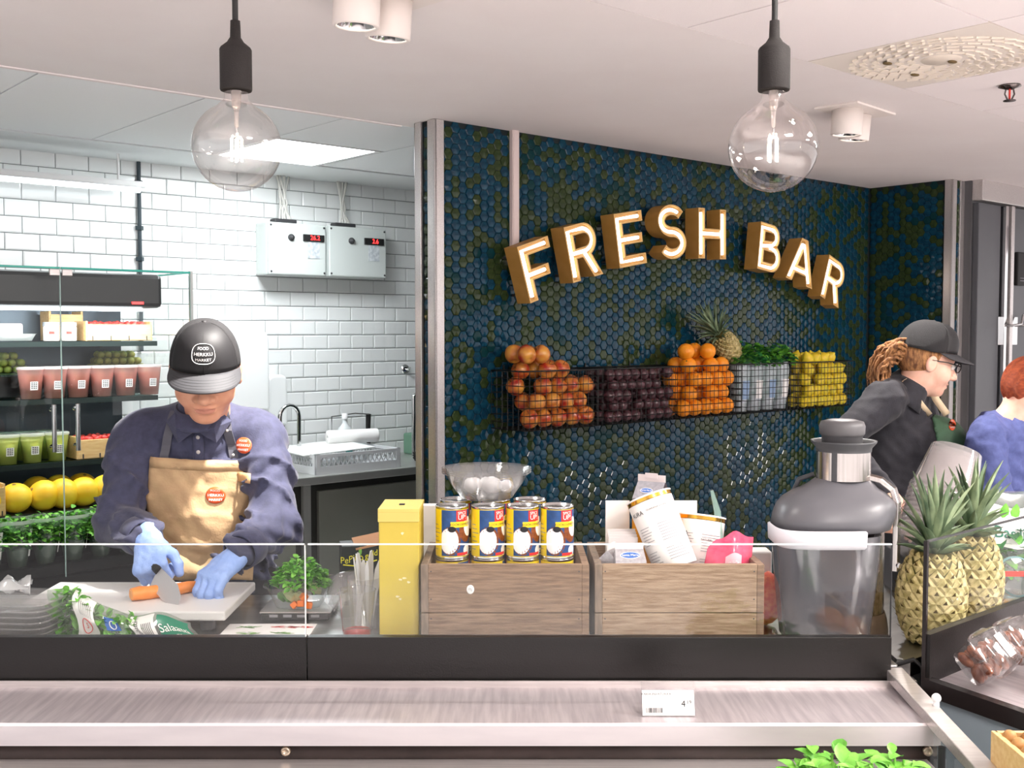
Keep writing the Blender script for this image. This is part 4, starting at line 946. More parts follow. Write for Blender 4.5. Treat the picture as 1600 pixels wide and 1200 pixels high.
# ---- crate 2 contents
def tub(a, c, r, label, lines):
    a, c = Vector(a), Vector(c); ax = (c-a); h = ax.length; ax.normalize(); side = Vector((0, -1, 0)); side = (side-ax*side.dot(ax)).normalized(); sx = side.cross(ax).normalized()
    t = thing('white_tub', label, 'tub'); M_ = frame_T(a, -sx, side, ax) if (-sx).cross(side).dot(ax) > 0 else frame_T(a, sx, side, ax)
    t.matrix_world = M_; BASE[t.name] = M_
    b = MB(); b.lathe([(.0001, 0), (r*.93, 0), (r*.95, .002), (r, h-.012)], n=36); b.build('tub_wall', mat('tub_white', 'f3efec', .45), t)
    b = MB(); b.lathe([(r+.0006, h-.011), (r+.0006, h-.002)], n=36); b.build('gold_band', mat('gold_foil', 'd8a94a', .2, 1), t)
    b = MB(); b.lathe([(r+.001, h-.003), (r+.002, h), (r-.001, h+.001), (r-.003, h-.003), (.0001, h-.004)], n=36); b.build('lid', mat('tub_lid', 'fbf8f6', .35), t)
    rr = r+.0006
    def cl(a_, z): return (rr*math.sin(-R(a_)), rr*math.cos(R(a_)), z)   # viewer's right = -x
    sgn = 1 if (M_.to_3x3() @ Vector((1, 0, 0))).x > 0 else -1
    def cl(a_, z): return (sgn*rr*math.sin(R(a_)), rr*math.cos(R(a_)), z)
    f = lambda a0, z0: (lambda x, y: cl(a0+math.degrees(x/rr), z0+y))
    b = MB()
    for txt, sz, a0, z0 in lines: b.text(txt, sz, f(a0, z0))
    b.build('print', ink, t)
    b = MB()
    for k in range(14):
        if k in (5, 6): continue
        for a0, l_ in ((-8, 55), (-62, 34)): b.grid(lambda u, v: cl(a0+u*(l_-((k*7) % 11)), .02+k*.0062+v*.0012), 6, 1)
    b.build('fine_print', grey_ink, t); return t
tub(at(1057, 888, 2.375), at(1013, 776, 2.425), .051, 'tall white tub with gold rim tilted in the crate', [('AURA', .014, -52, .135), ('GUARANA JUOMA', .006, 6, .137)])
tub(at(1088, 905, 2.47), at(1098, 806, 2.50), .052, 'wide white tub with gold rim behind the tilted tub', [('RA', .016, -55, .10), ('NATURAL', .006, 5, .09)])
# gable carton
q = at(1018, 800, 2.515); t = thing('gable_carton', 'grey and orange gable-top drink carton standing in the crate', 'carton', (q.x, 2.515, CRF), R(-30))
gh = q.z-CRF; w_ = .034; gh += .035
b = MB(); b.m = 1; b.box((0, 0, gh/2-.01), (2*w_, 2*w_, gh-.02)); b.m = 0; b.box((0, 0, gh-.01), (2*w_, 2*w_, .02))
b.build('carton_body', [mat('carton_grey', '77747c', .4, col2='8a878e', scale=120), mat('carton_orange', 'e8a02c', .4)], t)
b = MB(); b.add([(-w_, -w_, gh), (w_, -w_, gh), (w_, w_, gh), (-w_, w_, gh), (-w_, 0, gh+.038), (w_, 0, gh+.038), (-w_*.5, 0, gh+.032), (w_*.5, 0, gh+.032)], [(0, 1, 5, 4), (2, 3, 4, 5)]); b.build('gable', MATS['carton_grey'], t)
b = MB(); b.add([(-w_, -w_, gh), (-w_, w_, gh), (-w_+.012, 0, gh+.033), (w_, -w_, gh), (w_, w_, gh), (w_-.012, 0, gh+.033)], [(0, 1, 2), (3, 5, 4)]); b.build('gable_fold', mat('carton_dark', '3a3238', .5), t)
b = MB(); b.box((0, 0, gh+.044), (2*w_, .003, .016)); b.box((0, -.002, gh+.05), (w_*.9, .003, .012)); b.build('gable_crest', mat('carton_edge', 'cfc4c4', .5), t)
def oval(T, rx, ry, par): 
    b = MB(T); b.disc((0, 0, 0), 1, 24, sx=rx, sy=ry); o1 = b.build('logo_rim', white_paper, par)
    b = MB(T @ Matrix.Translation((0, 0, .0003))); b.disc((0, 0, 0), 1, 24, sx=rx*.92, sy=ry*.86); o1 = b.build('logo_oval', blue_ink, par)
    b = MB(T @ Matrix.Translation((0, 0, .0006))); b.text('Santa Maria', rx*.36); b.build('logo_print', white_paper, par)
gsl = math.atan2(.038, w_); oval(Matrix.Translation((-.005, -w_*.55-.0006, gh+.017+.0006)) @ Matrix.Rotation(gsl, 4, 'X'), .016, .007, t)
# silver packets
silv = mat('packet_silver', 'b8b4b8', .35, .4, col2='a49fa4', scale=150); pkw = mat('packet_white', 'e6e0de', .5)
for i, (px, py, Y, rz, lb) in enumerate(((983, 872, 2.345, 4, 'silver packet with blue oval logo lying at the crate front'), (955, 872, 2.37, 62, 'silver packet wedged at the crate corner'), (972, 852, 2.43, 3, 'striped white packet lying behind the silver packets'))):
    q = at(px, py, Y); t = thing('packet', lb, 'packet', (q.x, Y, CRF), R(rz)); h = q.z-CRF+.012
    hw = .034 if i != 1 else .024; b = MB(); b.box((0, 0, h/2-.008), (2*hw, .05, h-.016)); b.add([(-hw, -.025, h-.016), (hw, -.025, h-.016), (hw, .025, h-.016), (-hw, .025, h-.016), (-hw+.003, 0, h+.010), (hw-.003, 0, h+.010)], [(0, 1, 5, 4), (2, 3, 4, 5), (1, 2, 5), (3, 0, 4)]); b.build('packet_body', silv if i < 2 else pkw, t, bevel=.0015)
    if i < 2: 
        b = MB(); b.box((0, .0, h+.012), (2*hw-.006, .003, .018)); b.build('crimp', pkw, t)
    else:
        for k in range(4): b = MB(); b.box((0, -.02+k*.012, h+.002+.004*k), (2*hw-.004, .002, .016)); b.build('crimp', pkw, t)
    if i == 0: sl = math.atan2(.026, .025); oval(Matrix.Translation((0, -.0133, h-.003)) @ Matrix.Rotation(sl, 4, 'X'), .022, .0085, t)
for i, (px, ww_, lb) in enumerate(((966, .056, 'plain white card upright at the back of the crate, behind the packets'), (1072, .056, 'plain white card upright at the back of the crate, behind the tubs'))):
    z1 = at(px, 782, 2.53).z; b = MB(); b.box((0, 0, (z1-CRF)/2), (ww_, .004, z1-CRF)); tag(b.build('white_card', white_paper, loc=((px-800)/FPX*2.528, 2.528, CRF)), lb, 'card')
# pink bag
q = at(1128, 850, 2.37); t = thing('pink_bag', 'pink plastic bag of snacks at the front of the crate', 'bag', (q.x, 2.375, CRF))
def pb(u, v):
    x = (u-.5)*.115; z = v*(.150+.03*math.sin(u*2.6+.2)-.02*(1-u)); e = math.sin(math.pi*u)*math.sin(math.pi*min(1, v*1.05)); return (x*(1-.12*v)+.02*v, -.024*e+.004*math.sin(9*u+7*v)*e, z+.004*math.sin(13*u))
b = MB(); b.grid(pb, 16, 14); b.grid(lambda u, v: (lambda p: (p[0], -p[1]*.7+.002, p[2]))(pb(1-u, v)), 16, 14); b.build('bag_film', mat('pink_film', 'dc3c62', .25, col2='e65c7c', scale=50, coat=.5), t)
b = MB(); b.grid(lambda u, v: (lambda p: (p[0], p[1]-.0016, p[2]))(pb(.42+u*.34, .34+v*.4)), 8, 8); b.build('clear_window', mat('pink_pale', 'eeb8c2', .35), t)
b = MB(); f = lambda x, y: (lambda p: (p[0], p[1]-.003, p[2]))(pb(.6+x*8, .62+y*8)); b.text('SNACK', .009, f); 
b.build('print', white_paper, t)
q = at(1112, 766, 2.47); q2 = at(1130, 850, 2.46); b = MB(); b.tube([q, (q*.6+q2*.4)+Vector((.003, 0, 0)), Vector((q2.x+.006, q2.y, CRF+.002))], [.004, .008, .006], 8); tag(b.build('film_strip', glass('strip_film', 'dcebe6', .1, haze=.35, hazecol='bfe0d6')), 'thin folded strip of film sticking out of the crate', 'film')
# ---- left group: scale, salad, leaflet, cups, box
q = onz(462, 955, WT+.02); t = thing('kitchen_scale', 'flat black digital scale under the salad bowl', 'scale', (q.x, 2.635, WT))
b = MB(); b.box((0, 0, .009), (.165, .15, .016)); b.build('scale_body', black_matte, t, bevel=.004); b = MB(); b.box((0, 0, .0185), (.17, .14, .003)); b.build('weighing_plate', steel, t, bevel=.001)
for k in range(4): b = MB(); b.box((-.05+k*.033, -.0755, .012), (.02, .001, .006)); b.build('scale_button', grey_ink, t)
sx_, sy_ = q.x, 2.635
t = thing('salad_box', 'clear square bowl heaped with green salad on the scale', 'salad bowl', (sx_, sy_, WT+.0205))
b = MB(); b.lathe([(.0001, .001), (.048, .001), (.054, .004), (.074, .052), (.082, .056), (.083, .058)], n=40, sq=4.5); b.build('clear_bowl', clear_plastic, t)
b = MB(); b.T = Matrix.Translation((.082, 0, .058)) @ Matrix.Rotation(R(22), 4, 'Y'); b.lathe([(.083, 0), (.08, .004), (.07, .018), (.0001, .02)], n=32, sq=4.5); b.T = Matrix.Translation((.16, .01, .055)) @ Matrix.Rotation(R(158), 4, 'Y'); b = MB(); b.T = Matrix.Translation((.15, .015, .035)) @ Matrix.Rotation(R(-18), 4, 'Y'); b.lathe([(.083, 0), (.08, .003), (.07, .014), (.0001, .016)], n=32, sq=4.5); b.build('hinged_lid', clear_plastic, t)
rg = random.Random(9); b = MB(); foliage(b, (0, 0, .035), .066, .066, .082, 520, .017, .011, rg); o_ = b.build('salad_leaves', [leaf_bright, leaf_green], t); o_['kind'] = 'stuff'
for i in range(16):
    a = rg.uniform(0, 6.28); r_ = .048*math.sqrt(rg.random()); b = MB(Matrix.Translation((r_*math.cos(a), r_*math.sin(a), .012+rg.uniform(0, .028))) @ Matrix.Rotation(rg.uniform(0, 3), 4, (.3, .5, .8))); b.box((0, 0, 0), (.024, .017, .013))
    b.build('vegetable_chunk', mat('chunk_pale', 'dbe0a6', .5) if i % 3 else leaf_green, t, bevel=.003)
for i, (x, y, z) in enumerate(((.012, -.058, .018), (.03, -.056, .013), (.02, -.06, .034), (-.004, -.055, .013))):
    b = MB(Matrix.Translation((x, y, z)) @ Matrix.Rotation(.5*i, 4, (.3, .5, .8))); b.box((0, 0, 0), (.016, .014, .015)); b.build('carrot_cube', mat('carrot_cube', 'ee7a22', .45), t, bevel=.002)
# leaflet
q0 = onz(420, 985, WT); t = thing('menu_leaflet', 'white leaflet with red and green pictures lying on the worktop', 'leaflet', (q0.x, q0.y-.05, WT))
b = MB(); b.box((0, 0, .001), (.205, .20, .0015)); b.build('sheet', white_paper, t)
rg = random.Random(5)
for x, y, m in ((-.05, .07, leaf_green), (.03, .072, red_ink), (.07, .07, red_ink), (-.04, .02, leaf_green), (.035, .02, leaf_green)):
    b = MB()
    for k in range(9): b.T = Matrix.Translation((x+rg.uniform(-.02, .02), y+rg.uniform(-.006, .006), .0021)) @ Matrix.Rotation(rg.uniform(-.5, .5), 4, 'Z'); b.disc((0, 0, 0), 1, 8, sx=.013, sy=.002)
    o_ = b.build('picture_print', m, t); o_['kind'] = 'stuff'
# cups
def ccup(x, y, label, red=False):
    t = thing('plastic_cup', label, 'cup', (x, y, WT)); b = MB(); b.lathe([(.0001, .003), (.029, .002), (.041, .118), (.0425, .12), (.041, .121)], n=32); b.build('cup_wall', clear_plastic, t)
    if red:
        b = MB(); b.lathe([(.0001, .006), (.0285, .006), (.031, .03), (.0001, .032)], n=24); b.build('red_rest', glass('red_juice', 'f4a0a0', .2, haze=.75, hazecol='e04848'), t)
        b = MB()
        for k in range(5): b.lathe([(.0318+.0001*k, .03), (.0375, .09+.004*k)], n=2, a0=R(170+k*9), a1=R(175+k*9))
        o_ = b.build('red_smear', glass('red_smear', 'f6b0b4', .2, haze=.6, hazecol='e86a74'), t); o_['kind'] = 'stuff'
    return t
ccup((555-800)/FPX*2.375, 2.375, 'clear plastic cup with red juice remains beside the yellow carton', True)
kx = (566-800)/FPX*2.50; ccup(kx, 2.50, 'clear plastic cup holding white plastic knives')
for k in range(8):
    a = k*.785; t = thing('plastic_knife', 'white plastic knife standing upright in the clear cup', 'knife', (kx+.016*math.cos(a), 2.50+.016*math.sin(a), WT+.006), (R(-7*math.sin(a)), R(7*math.cos(a)), a), 'plastic knives in the cup')
    L = .155+.016*((k*3) % 4)/3; b = MB(); b.prism([(-.004, 0), (.004, 0), (.006, L*.5), (.009, L*.62), (.009, L*.9), (.005, L), (0, L*.99), (-.006, L*.85), (-.006, L*.5)], -.001, .001); b.T = Matrix(); 
    b.v = [(x, z, y) for x, y, z in b.v]; b.build('blade', white_plastic, t)
# black carton with yellow hand lettering
t = thing('pepino_carton', 'black carton with yellow lettering behind the plastic knives', 'carton', ((566-800)/FPX*2.76, 2.755, WT), R(14))
b = MB(); b.box((0, 0, .075), (.115, .08, .15)); b.build('carton_body', mat('carton_black', '15201e', .45), t, bevel=.002)
b = MB(); f = lambda x0, z0: (lambda x, z: (x0+x, -.0412, z0+z*1.15+.004*math.sin(x*90))); b.text('PePino', .021, f(-.033, .118)); b.text('gold', .019, f(.016, .127)); b.text('melon', .014, f(-.03, .06)); b.build('lettering', yellow_ink, t)
b = MB(); b.tube([(-.055, -.041, .104), (-.02, -.041, .099), (.03, -.041, .112)], .0016, 6); b.build('underline', yellow_ink, t)
b = MB(Matrix.Translation((-.012, -.0412, .137)) @ Matrix.Rotation(R(90), 4, 'X')); b.disc((0, 0, 0), 1, 10, sx=.004, sy=.011); b.build('leaf_print', leaf_bright, t)
b = MB(); b.box((0, 0, .0), (.12, .085, .005)); b.T = Matrix(); o_ = b.build('open_flap', mat('card_brown', 'b98a62', .7), t, loc=(.035, .0, .158), rot=(R(8), R(-10), 0))
# nested clear lids leaning
for i in range(3):
    b = MB(); b.lathe([(.062, 0), (.06, .004), (.05, .012), (.0001, .013)], n=32)
    tag(b.build('round_container', clear_plastic, loc=((545-800)/FPX*2.64+i*.006, 2.625+i*.005, WT+.045), rot=(R(62), R(14), R(20))), 'round clear container leaning beside the plastic knives', 'container', 'leaning clear containers')
# stack of clear boxes, left
for i in range(7):
    b = MB(); b.lathe([(.0001, 0), (.058, 0), (.066, .004), (.080, .028), (.088, .029), (.089, .033), (.087, .034)], n=44, sq=6, sx=1.15, sy=.9)
    tag(b.build('clear_box', glass('box_plastic', 'efeeee', .06, 1.5, haze=.13, boost=1.5), loc=(-1.085+rnd(-.003, .003), 2.36, WT+i*.0125), rot=(0, 0, R(-6)+rnd(-.03, .03))), 'clear shallow food box in the stack beside the salad bag', 'box', 'stacked clear boxes')
rg = random.Random(3); b = MB(); b.grid(lambda u, v: ((u-.5)*.12, (v-.5)*.08, .012*math.sin(9*u+2)*math.sin(7*v)+.012*math.sin(14*u*v)), 14, 10); tag(b.build('crumpled_bag', frost_plastic, loc=(-1.12, 2.36, WT+.13), rot=(0, 0, .3)), 'crumpled clear bag on top of the stacked boxes', 'bag')
# salad bag
q = at(188, 965, 2.36); t = thing('salad_bag', 'clear printed bag of green salad lying in front of the cutting board', 'bag', (q.x, 2.365, WT+.004), R(-4))
Lb, Hb = .33, .115
def sb(u, v, k=1):
    e = (math.sin(math.pi*u)**.45)*(math.sin(math.pi*v)**.6); h = Hb*(.98-.62*u+.10*math.sin(u*9)); lean = .5
    x = (u-.5)*Lb+.012*math.sin(v*5); z = v*h; return Vector((x, -.034*e*k+lean*z*.35+.003*math.sin(17*u+9*v)*e, z+.003*math.sin(21*u+4*v)))
b = MB(); b.grid(lambda u, v: sb(u, v), 40, 14); b.build('film_front', glass('salad_film', 'f6f8f4', .1, 1.45, haze=.10, boost=1.5), t)
b = MB(); b.grid(lambda u, v: sb(1-u, v, -.8), 30, 10); b.build('film_back', bag_film, t)
def sp(u0, u1, v0, v1, name, m, k=1.03): b = MB(); b.grid(lambda u, v: sb(u0+(u1-u0)*u, v0+(v1-v0)*v)+Vector((0, -.0012*k, 0)), 10, 10); return b.build(name, m, t)
whf = mat('print_white', 'e6e4e0', .35)
s1_ = sp(.20, .35, 0, 1, 'printed_band', whf); s2_ = sp(.60, .76, .02, .98, 'printed_band', whf); s3_ = sp(.78, .985, .05, .95, 'green_band', mat('bag_green', '117a5c', .3))
sp(.425, .52, .52, .82, 'blue_label', blue_ink)
pt = lambda u0, v0, k=.0026: (lambda x, y: sb(u0+x/Lb, v0+y/Hb*1.6)+Vector((0, -k, 0)))
b = MB(); b.text('Lehtisalaatti', .016, (lambda x, y: sb(.645-y/Lb*1.0, .45+x/Hb*1.3)+Vector((0, -.0028, 0)))); 
for k in range(6): b.grid(lambda u, v: sb(.68+k*.011+v*.004, .2+u*.6)+Vector((0, -.0026, 0)), 8, 1)
b.build('print', ink, s2_)
b = MB()
for k in range(7): b.grid(lambda u, v: sb(.25+k*.013+v*.003, .62+u*.28)+Vector((0, -.0026, 0)), 8, 1)
b.build('print', ink, s1_)
b = MB(); b.text('Salaatti', .022, pt(.875, .60)); b.text('70 g', .012, pt(.90, .34)); b.build('print', white_paper, s3_)
b = MB(); b.tube([pt(.27, .40)(.011*math.cos(a), .011*math.sin(a)) for a in [k*.4 for k in range(16)]], .0008, 5, closed=True); b.text('S', .012, pt(.27, .40)); b.build('emblem', red_ink, s1_)
b = MB(); b.tube([pt(.48, .66)(.007*math.cos(a), .007*math.sin(a)) for a in [k*.4 for k in range(16)]], .0012, 5, closed=True); b.build('emblem', white_paper, s1_)
rg = random.Random(12); b = MB()
for k in range(420):
    u = rg.uniform(.05, .62); v = rg.uniform(.06, .75 if u > .3 else .95); p = sb(u, v, rg.uniform(-.6, .88)); T_q = Matrix.Translation(p) @ Matrix.Rotation(rg.uniform(0, 6.3), 4, 'Z') @ Matrix.Rotation(rg.uniform(-1.4, 1.4), 4, 'X'); vs, fs = leaf_mesh(.022, .014); b.T = T_q; b.m = rg.randrange(2); b.add(vs, fs, True)
o_ = b.build('salad_leaves', [leaf_green, leaf_bright], t); o_['kind'] = 'stuff'
# ================================================================ JUICER
JY = 2.42; kj = JY/FPX; jx = lambda px: (px-800)*kj; jz = lambda py: at(800, py, JY).z-WT
t = thing('juicer', 'grey juice extractor with steel chute and smoky pulp bin', 'juicer', (jx(1310), JY, WT))
X = lambda px: jx(px)-jx(1310)
jg = mat('juicer_grey', '606065', .35); jd = mat('juicer_dark', '47484b', .4); sst = mat('juicer_steel', 'cfc7c2', .22, 1, col2='beb6b1', scale=5, stretch=(30, 30, 1))
mx, my = X(1350), .06
b = MB(); b.lathe([(.0001, 0), (.076, 0), (.078, .01), (.07, .05), (.069, jz(800)), (.0001, jz(800))], c=(mx, my, 0), n=40); b.build('motor_housing', sst, t)
b = MB(); b.lathe([(.079, 0), (.081, .006), (.077, .035), (.072, .05)], c=(mx, my, 0), n=40); b.build('foot_ring', mat('foot_brown', '8d7a6c', .35, .7), t)
b = MB(); b.lathe([(.071, jz(812)), (.076, jz(810)), (.076, jz(790)), (.07, jz(786))], c=(mx, my, 0), n=40); b.build('bowl_ring', jd, t)
bx, by = X(1290), -.015
b = MB(); z1 = jz(828); b.lathe([(.0001, .004), (.088, .004), (.094, .012), (.107, z1*.6), (.114, z1)], c=(bx, by, 0), n=56, sq=3.6, sy=.72); b.build('pulp_bin', glass('smoke_bin', 'b4b4ba', .06, 1.45, haze=.5, hazecol='8f8f98'), t)
b = MB(); b.lathe([(.114, jz(846)), (.120, jz(842)), (.121, jz(820)), (.116, jz(818))], c=(bx, by, 0), n=40, sq=3.6, sy=.72, a0=R(150), a1=R(300)); b.build('bin_grip', mat('grip_white', 'd5d3da', .4), t)
# lid: smooth blend of bin top and motor top
def lidp(k, r): return r
b = MB(); lc = (X(1303), .015, 0)
b.lathe([(.113, jz(826)), (.126, jz(822)), (.128, jz(805)), (.126, jz(792)), (.118, jz(782)), (.10, jz(772)), (.078, jz(764)), (.064, jz(755)), (.056, jz(750))], c=lc, n=60, sq=2.7, sx=1.02, sy=.82)
for i, v in enumerate(b.v):
    f = max(0, min(1, (v[2]-jz(822))/(jz(750)-jz(822)))); b.v[i] = (v[0]+f*(X(1330)-X(1303)), v[1]+f*.03, v[2])
b.build('lid_dome', jg, t)
cx_, cy_ = X(1330), .045
b = MB(); b.lathe([(.060, jz(752)), (.0600, jz(704))], c=(cx_, cy_, 0), n=40); b.build('feed_chute', sst, t)
b = MB(); b.lathe([(.0607, jz(752)), (.0607, jz(704))], c=(cx_, cy_, 0), n=4, a0=R(228), a1=R(240)); b.build('chute_band', jd, t)
b = MB(); b.lathe([(.061, jz(708)), (.062, jz(702)), (.072, jz(694)), (.073, jz(691)), (.066, jz(692)), (.052, jz(700))], c=(cx_, cy_, 0), n=40); b.build('chute_flange', jd, t)
px_ = X(1325); b = MB(); b.lathe([(.045, jz(720)), (.045, jz(684)), (.047, jz(683)), (.050, jz(680)), (.051, jz(668)), (.047, jz(661)), (.03, jz(658)), (.0001, jz(657.5))], c=(px_+.003, cy_, 0), n=40); b.build('pusher', mat('pusher_grey', '5a595b', .45), t)
b = MB(); b.tube([(X(1368), .03, jz(748)), (X(1385), .02, jz(752)), (X(1402), .01, jz(766)), (X(1406), .0, jz(785)), (X(1404), -.005, jz(890))], 0, 4, sec=[(.006, .018), (.006, -.018), (-.006, -.018), (-.006, .018)]); b.build('clamp_arm', sst, t, bevel=.002)
b = MB(); b.cyl((X(1404), -.03, jz(880)), (X(1404), -.02, jz(880)), .006); b.build('arm_pivot', chrome, t)
b = MB(); b.tube([(X(1262), .10, jz(775)), (X(1268), .09, jz(757)), (X(1290), .08, jz(748))], .006, 8); b.build('rear_clamp', jd, t)
orange_m = mat('orange_peel', 'f08a14', .4, col2='f59a22', scale=30, bump=.08, bscale=250)
for x, y, z, lb in ((X(1296), -.03, .05, 'squeezed orange half lying in the juicer bin'), (X(1334), -.02, .028, 'orange piece at the bottom of the juicer bin')):
    b = MB(); b.ball((0, 0, 0), (.033, .033, .024), 20, 12); tag(b.build('orange_piece', orange_m, loc=(t.location.x+x, JY+y, WT+z), rot=(R(25), R(12), 0)), lb, 'orange')
# red net behind the juicer, left
b = MB(); b.ball((0, 0, .065), (.035, .04, .062), 18, 12, fn=lambda v: 1+.05*math.sin(v.z*14)*math.sin(v.x*11)); tag(b.build('red_net_bag', mat('net_red', 'd8402a', .5, col2='ee7a4a', scale=80), loc=(.597, 2.52, WT+.0)), 'red net bag squeezed between crate and juicer', 'bag')
b = MB(); b.box((0, 0, .08), (.05, .06, .16)); tag(b.build('white_box', white_paper, loc=(.60, 2.62, WT), bevel=.004), 'white box behind the red net bag', 'box')
# ================================================================ WALL BASKETS AND FRUIT
BW, BH, BD0, BD1, BZ = .445, .235, .025, .225, 1.205
wire = mat('wire_black', '141414', .45)
def basket(s0, label):
    t = thing('wire_basket', label, 'basket', wp(s0+BW/2, BZ, .12), TH); T = frame_T(W0, U, N, ZUP)
    def gridwire(name, pa, ea, eb, na, nb, r=.0016):
        b = MB(T); pa, ea, eb = Vector(pa), Vector(ea), Vector(eb)
        for k in range(na+1): p = pa+ea*k/na; b.tube([p, p+eb], r, 4, caps=False)
        for k in range(nb+1): p = pa+eb*k/nb; b.tube([p, p+ea], r, 4, caps=False)
        o = b.build(name, wire, t, world=True); o['kind'] = 'stuff'
    x0, x1 = s0, s0+BW
    gridwire('front_mesh', (x0, BD1, BZ), (BW, 0, 0), (0, 0, BH), 15, 8); gridwire('back_mesh', (x0, BD0, BZ), (BW, 0, 0), (0, 0, BH), 15, 8)
    gridwire('side_mesh', (x0, BD0, BZ), (0, BD1-BD0, 0), (0, 0, BH), 6, 8); gridwire('side_mesh', (x1, BD0, BZ), (0, BD1-BD0, 0), (0, 0, BH), 6, 8); gridwire('bottom_mesh', (x0, BD0, BZ), (BW, 0, 0), (0, BD1-BD0, 0), 15, 6)
    b = MB(T); b.tube([(x0, BD0, BZ+BH), (x1, BD0, BZ+BH), (x1, BD1, BZ+BH), (x0, BD1, BZ+BH)], .0032, 6, closed=True); b.build('rim_wire', wire, t, world=True)
    for s in (x0+.08, x1-.08): b = MB(T); b.tube([(s, BD0, BZ+BH-.03), (s, .0085, BZ+BH-.02), (s, .0085, BZ+BH+.02)], .004, 6); b.build('wall_hook', wire, t, world=True)
BS = [.262, .735, 1.205, 1.69, 2.165]
for s, nm in zip(BS, ('red apples', 'dark purple fruit', 'oranges', 'bagged herbs', 'yellow lemons')): basket(s, 'black wire wall basket filled with '+nm)
def pack(proto, s0, d, layers, topw, label, cat, group, flat=1.0, seed=1, top_s=.5, gap=.10):
    rg = random.Random(seed); first = True; r = d/2; ov = 0
    for L in range(layers):
        z = BZ+.004+r*flat+L*d*.875*flat; over = z > BZ+BH-r*.2; ov += over
        frac = 1.0 if not over else topw**ov; wid = (BW-.012)*frac; n = max(1, int(wid/d)); nd = max(1, int((BD1-BD0-.008)/d))
        if over: nd = max(1, nd)
        c0 = s0+.006+((BW-.012)-n*d)*(top_s if over else .5)
        if L % 2 and not over: n = max(1, n-1)
        for i in range(n):
            for j in range(nd):
                sh = (L % 2)*d*.5
                s = c0+(i+.5)*d+sh+rg.uniform(-.003, .003); o = BD1-.003-r-j*d+rg.uniform(-.003, .001)-(d*.12 if over else 0)
                if s+r > s0+BW and not over: s = s0+BW-r
                if not first and rg.random() < gap: continue
                c = proto if first else copy_tree(proto); first = False
                c.location = wp(s, z+rg.uniform(-.001, .002), o); c.rotation_euler = (rg.uniform(-1, 1), rg.uniform(-1, 1), rg.uniform(0, 6.3)); tag(c, label, cat, group)
def fruit(name, me_fn, stem=None):
    t = thing(name, 'x', 'fruit'); me_fn(t); return t
apple_m = mat('apple_skin', 'a3201a', .3, col2='d4943c', scale=16, detail=2, coat=.3)
prof = [(.0001, .026), (.006, .027), (.012, .031), (.024, .032), (.034, .022), (.038, .004), (.035, -.014), (.026, -.028), (.014, -.033), (.006, -.030), (.0001, -.028)]
def ap(t):
    b = MB(); b.lathe(prof[::-1], n=20); b.build('skin', apple_m, t)
    b = MB(); b.tube([(0, 0, .026), (.001, 0, .034), (.004, 0, .042)], .0014, 6); b.build('stem', mat('stem_dark', '4a3218', .8), t)
pack(fruit('apple', ap), BS[0], .078, 5, .62, 'red and yellow apple in the wire wall basket', 'apple', 'apples in the wall basket', .95, 1, .05)
plum_m = mat('plum_skin', '3a2024', .35, col2='57333a', scale=30, coat=.2)
def pl(t):
    b = MB(); b.ball((0, 0, 0), (.026, .026, .025), 16, 12); b.build('skin', plum_m, t); b = MB(); b.cyl((0, 0, .0245), (0, 0, .029), .003, n=6); b.build('stem', MATS['stem_dark'], t)
pack(fruit('passion_fruit', pl), BS[1], .0535, 5, .6, 'dark purple round fruit in the wire wall basket', 'fruit', 'dark fruit in the wall basket', .95, 2, .3)
def og(t):
    b = MB(); b.ball((0, 0, 0), (.0385, .0385, .0375), 20, 14); b.build('peel', orange_m, t); b = MB(); b.lathe([(.0001, .0385), (.003, .038), (.0045, .0365)], n=8); b.build('stem_scar', leaf_dark, t)
pack(fruit('orange', og), BS[2], .078, 5, .75, 'bright orange in the wire wall basket', 'orange', 'oranges in the wall basket', .95, 3, .25)
lem_m = mat('lemon_skin', 'e6c22a', .4, col2='d6c634', scale=18, bump=.08, bscale=200)
def lm(t):
    b = MB(); b.lathe([(.0001, .044), (.005, .041), (.009, .034), (.022, .025), (.031, .008), (.032, -.004), (.028, -.018), (.014, -.032), (.007, -.037), (.0001, -.040)][::-1], n=18); b.build('peel', lem_m, t); b = MB(); b.cyl((0, 0, .043), (0, 0, .046), .003, n=6); b.build('stem_scar', leaf_dark, t)
pack(fruit('lemon', lm), BS[4], .069, 5, .7, 'yellow lemon in the wire wall basket', 'lemon', 'lemons in the wall basket', .9, 4, .3)
# bagged herbs in the fourth basket
def herbpack(s, o, z, seed):
    rg = random.Random(seed); t = thing('herb_bag', 'herb bag with white printed film in the wire wall basket', 'herb bag', wp(s, z, o), TH, 'herb bags in the wall basket')
    b = MB(); b.lathe([(.0001, 0), (.038, 0), (.047, .10), (.055, .20), (.05, .235)], n=16); b.build('film_sleeve', mat('sleeve_white', 'cfd4dc', .35, col2='8fa2a0', scale=22), t)
    b = MB(); b.lathe([(.0472, .06), (.0535, .15)], n=8, a0=R(-120), a1=R(-60)); b.build('label_sticker', white_paper if seed % 2 else mat('label_blue', '8fa8c8', .5), t)
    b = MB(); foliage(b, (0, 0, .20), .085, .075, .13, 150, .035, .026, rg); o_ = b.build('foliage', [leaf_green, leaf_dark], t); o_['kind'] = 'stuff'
for k in range(4): herbpack(BS[3]+.06+k*.108, .13, BZ+.003, 30+k)
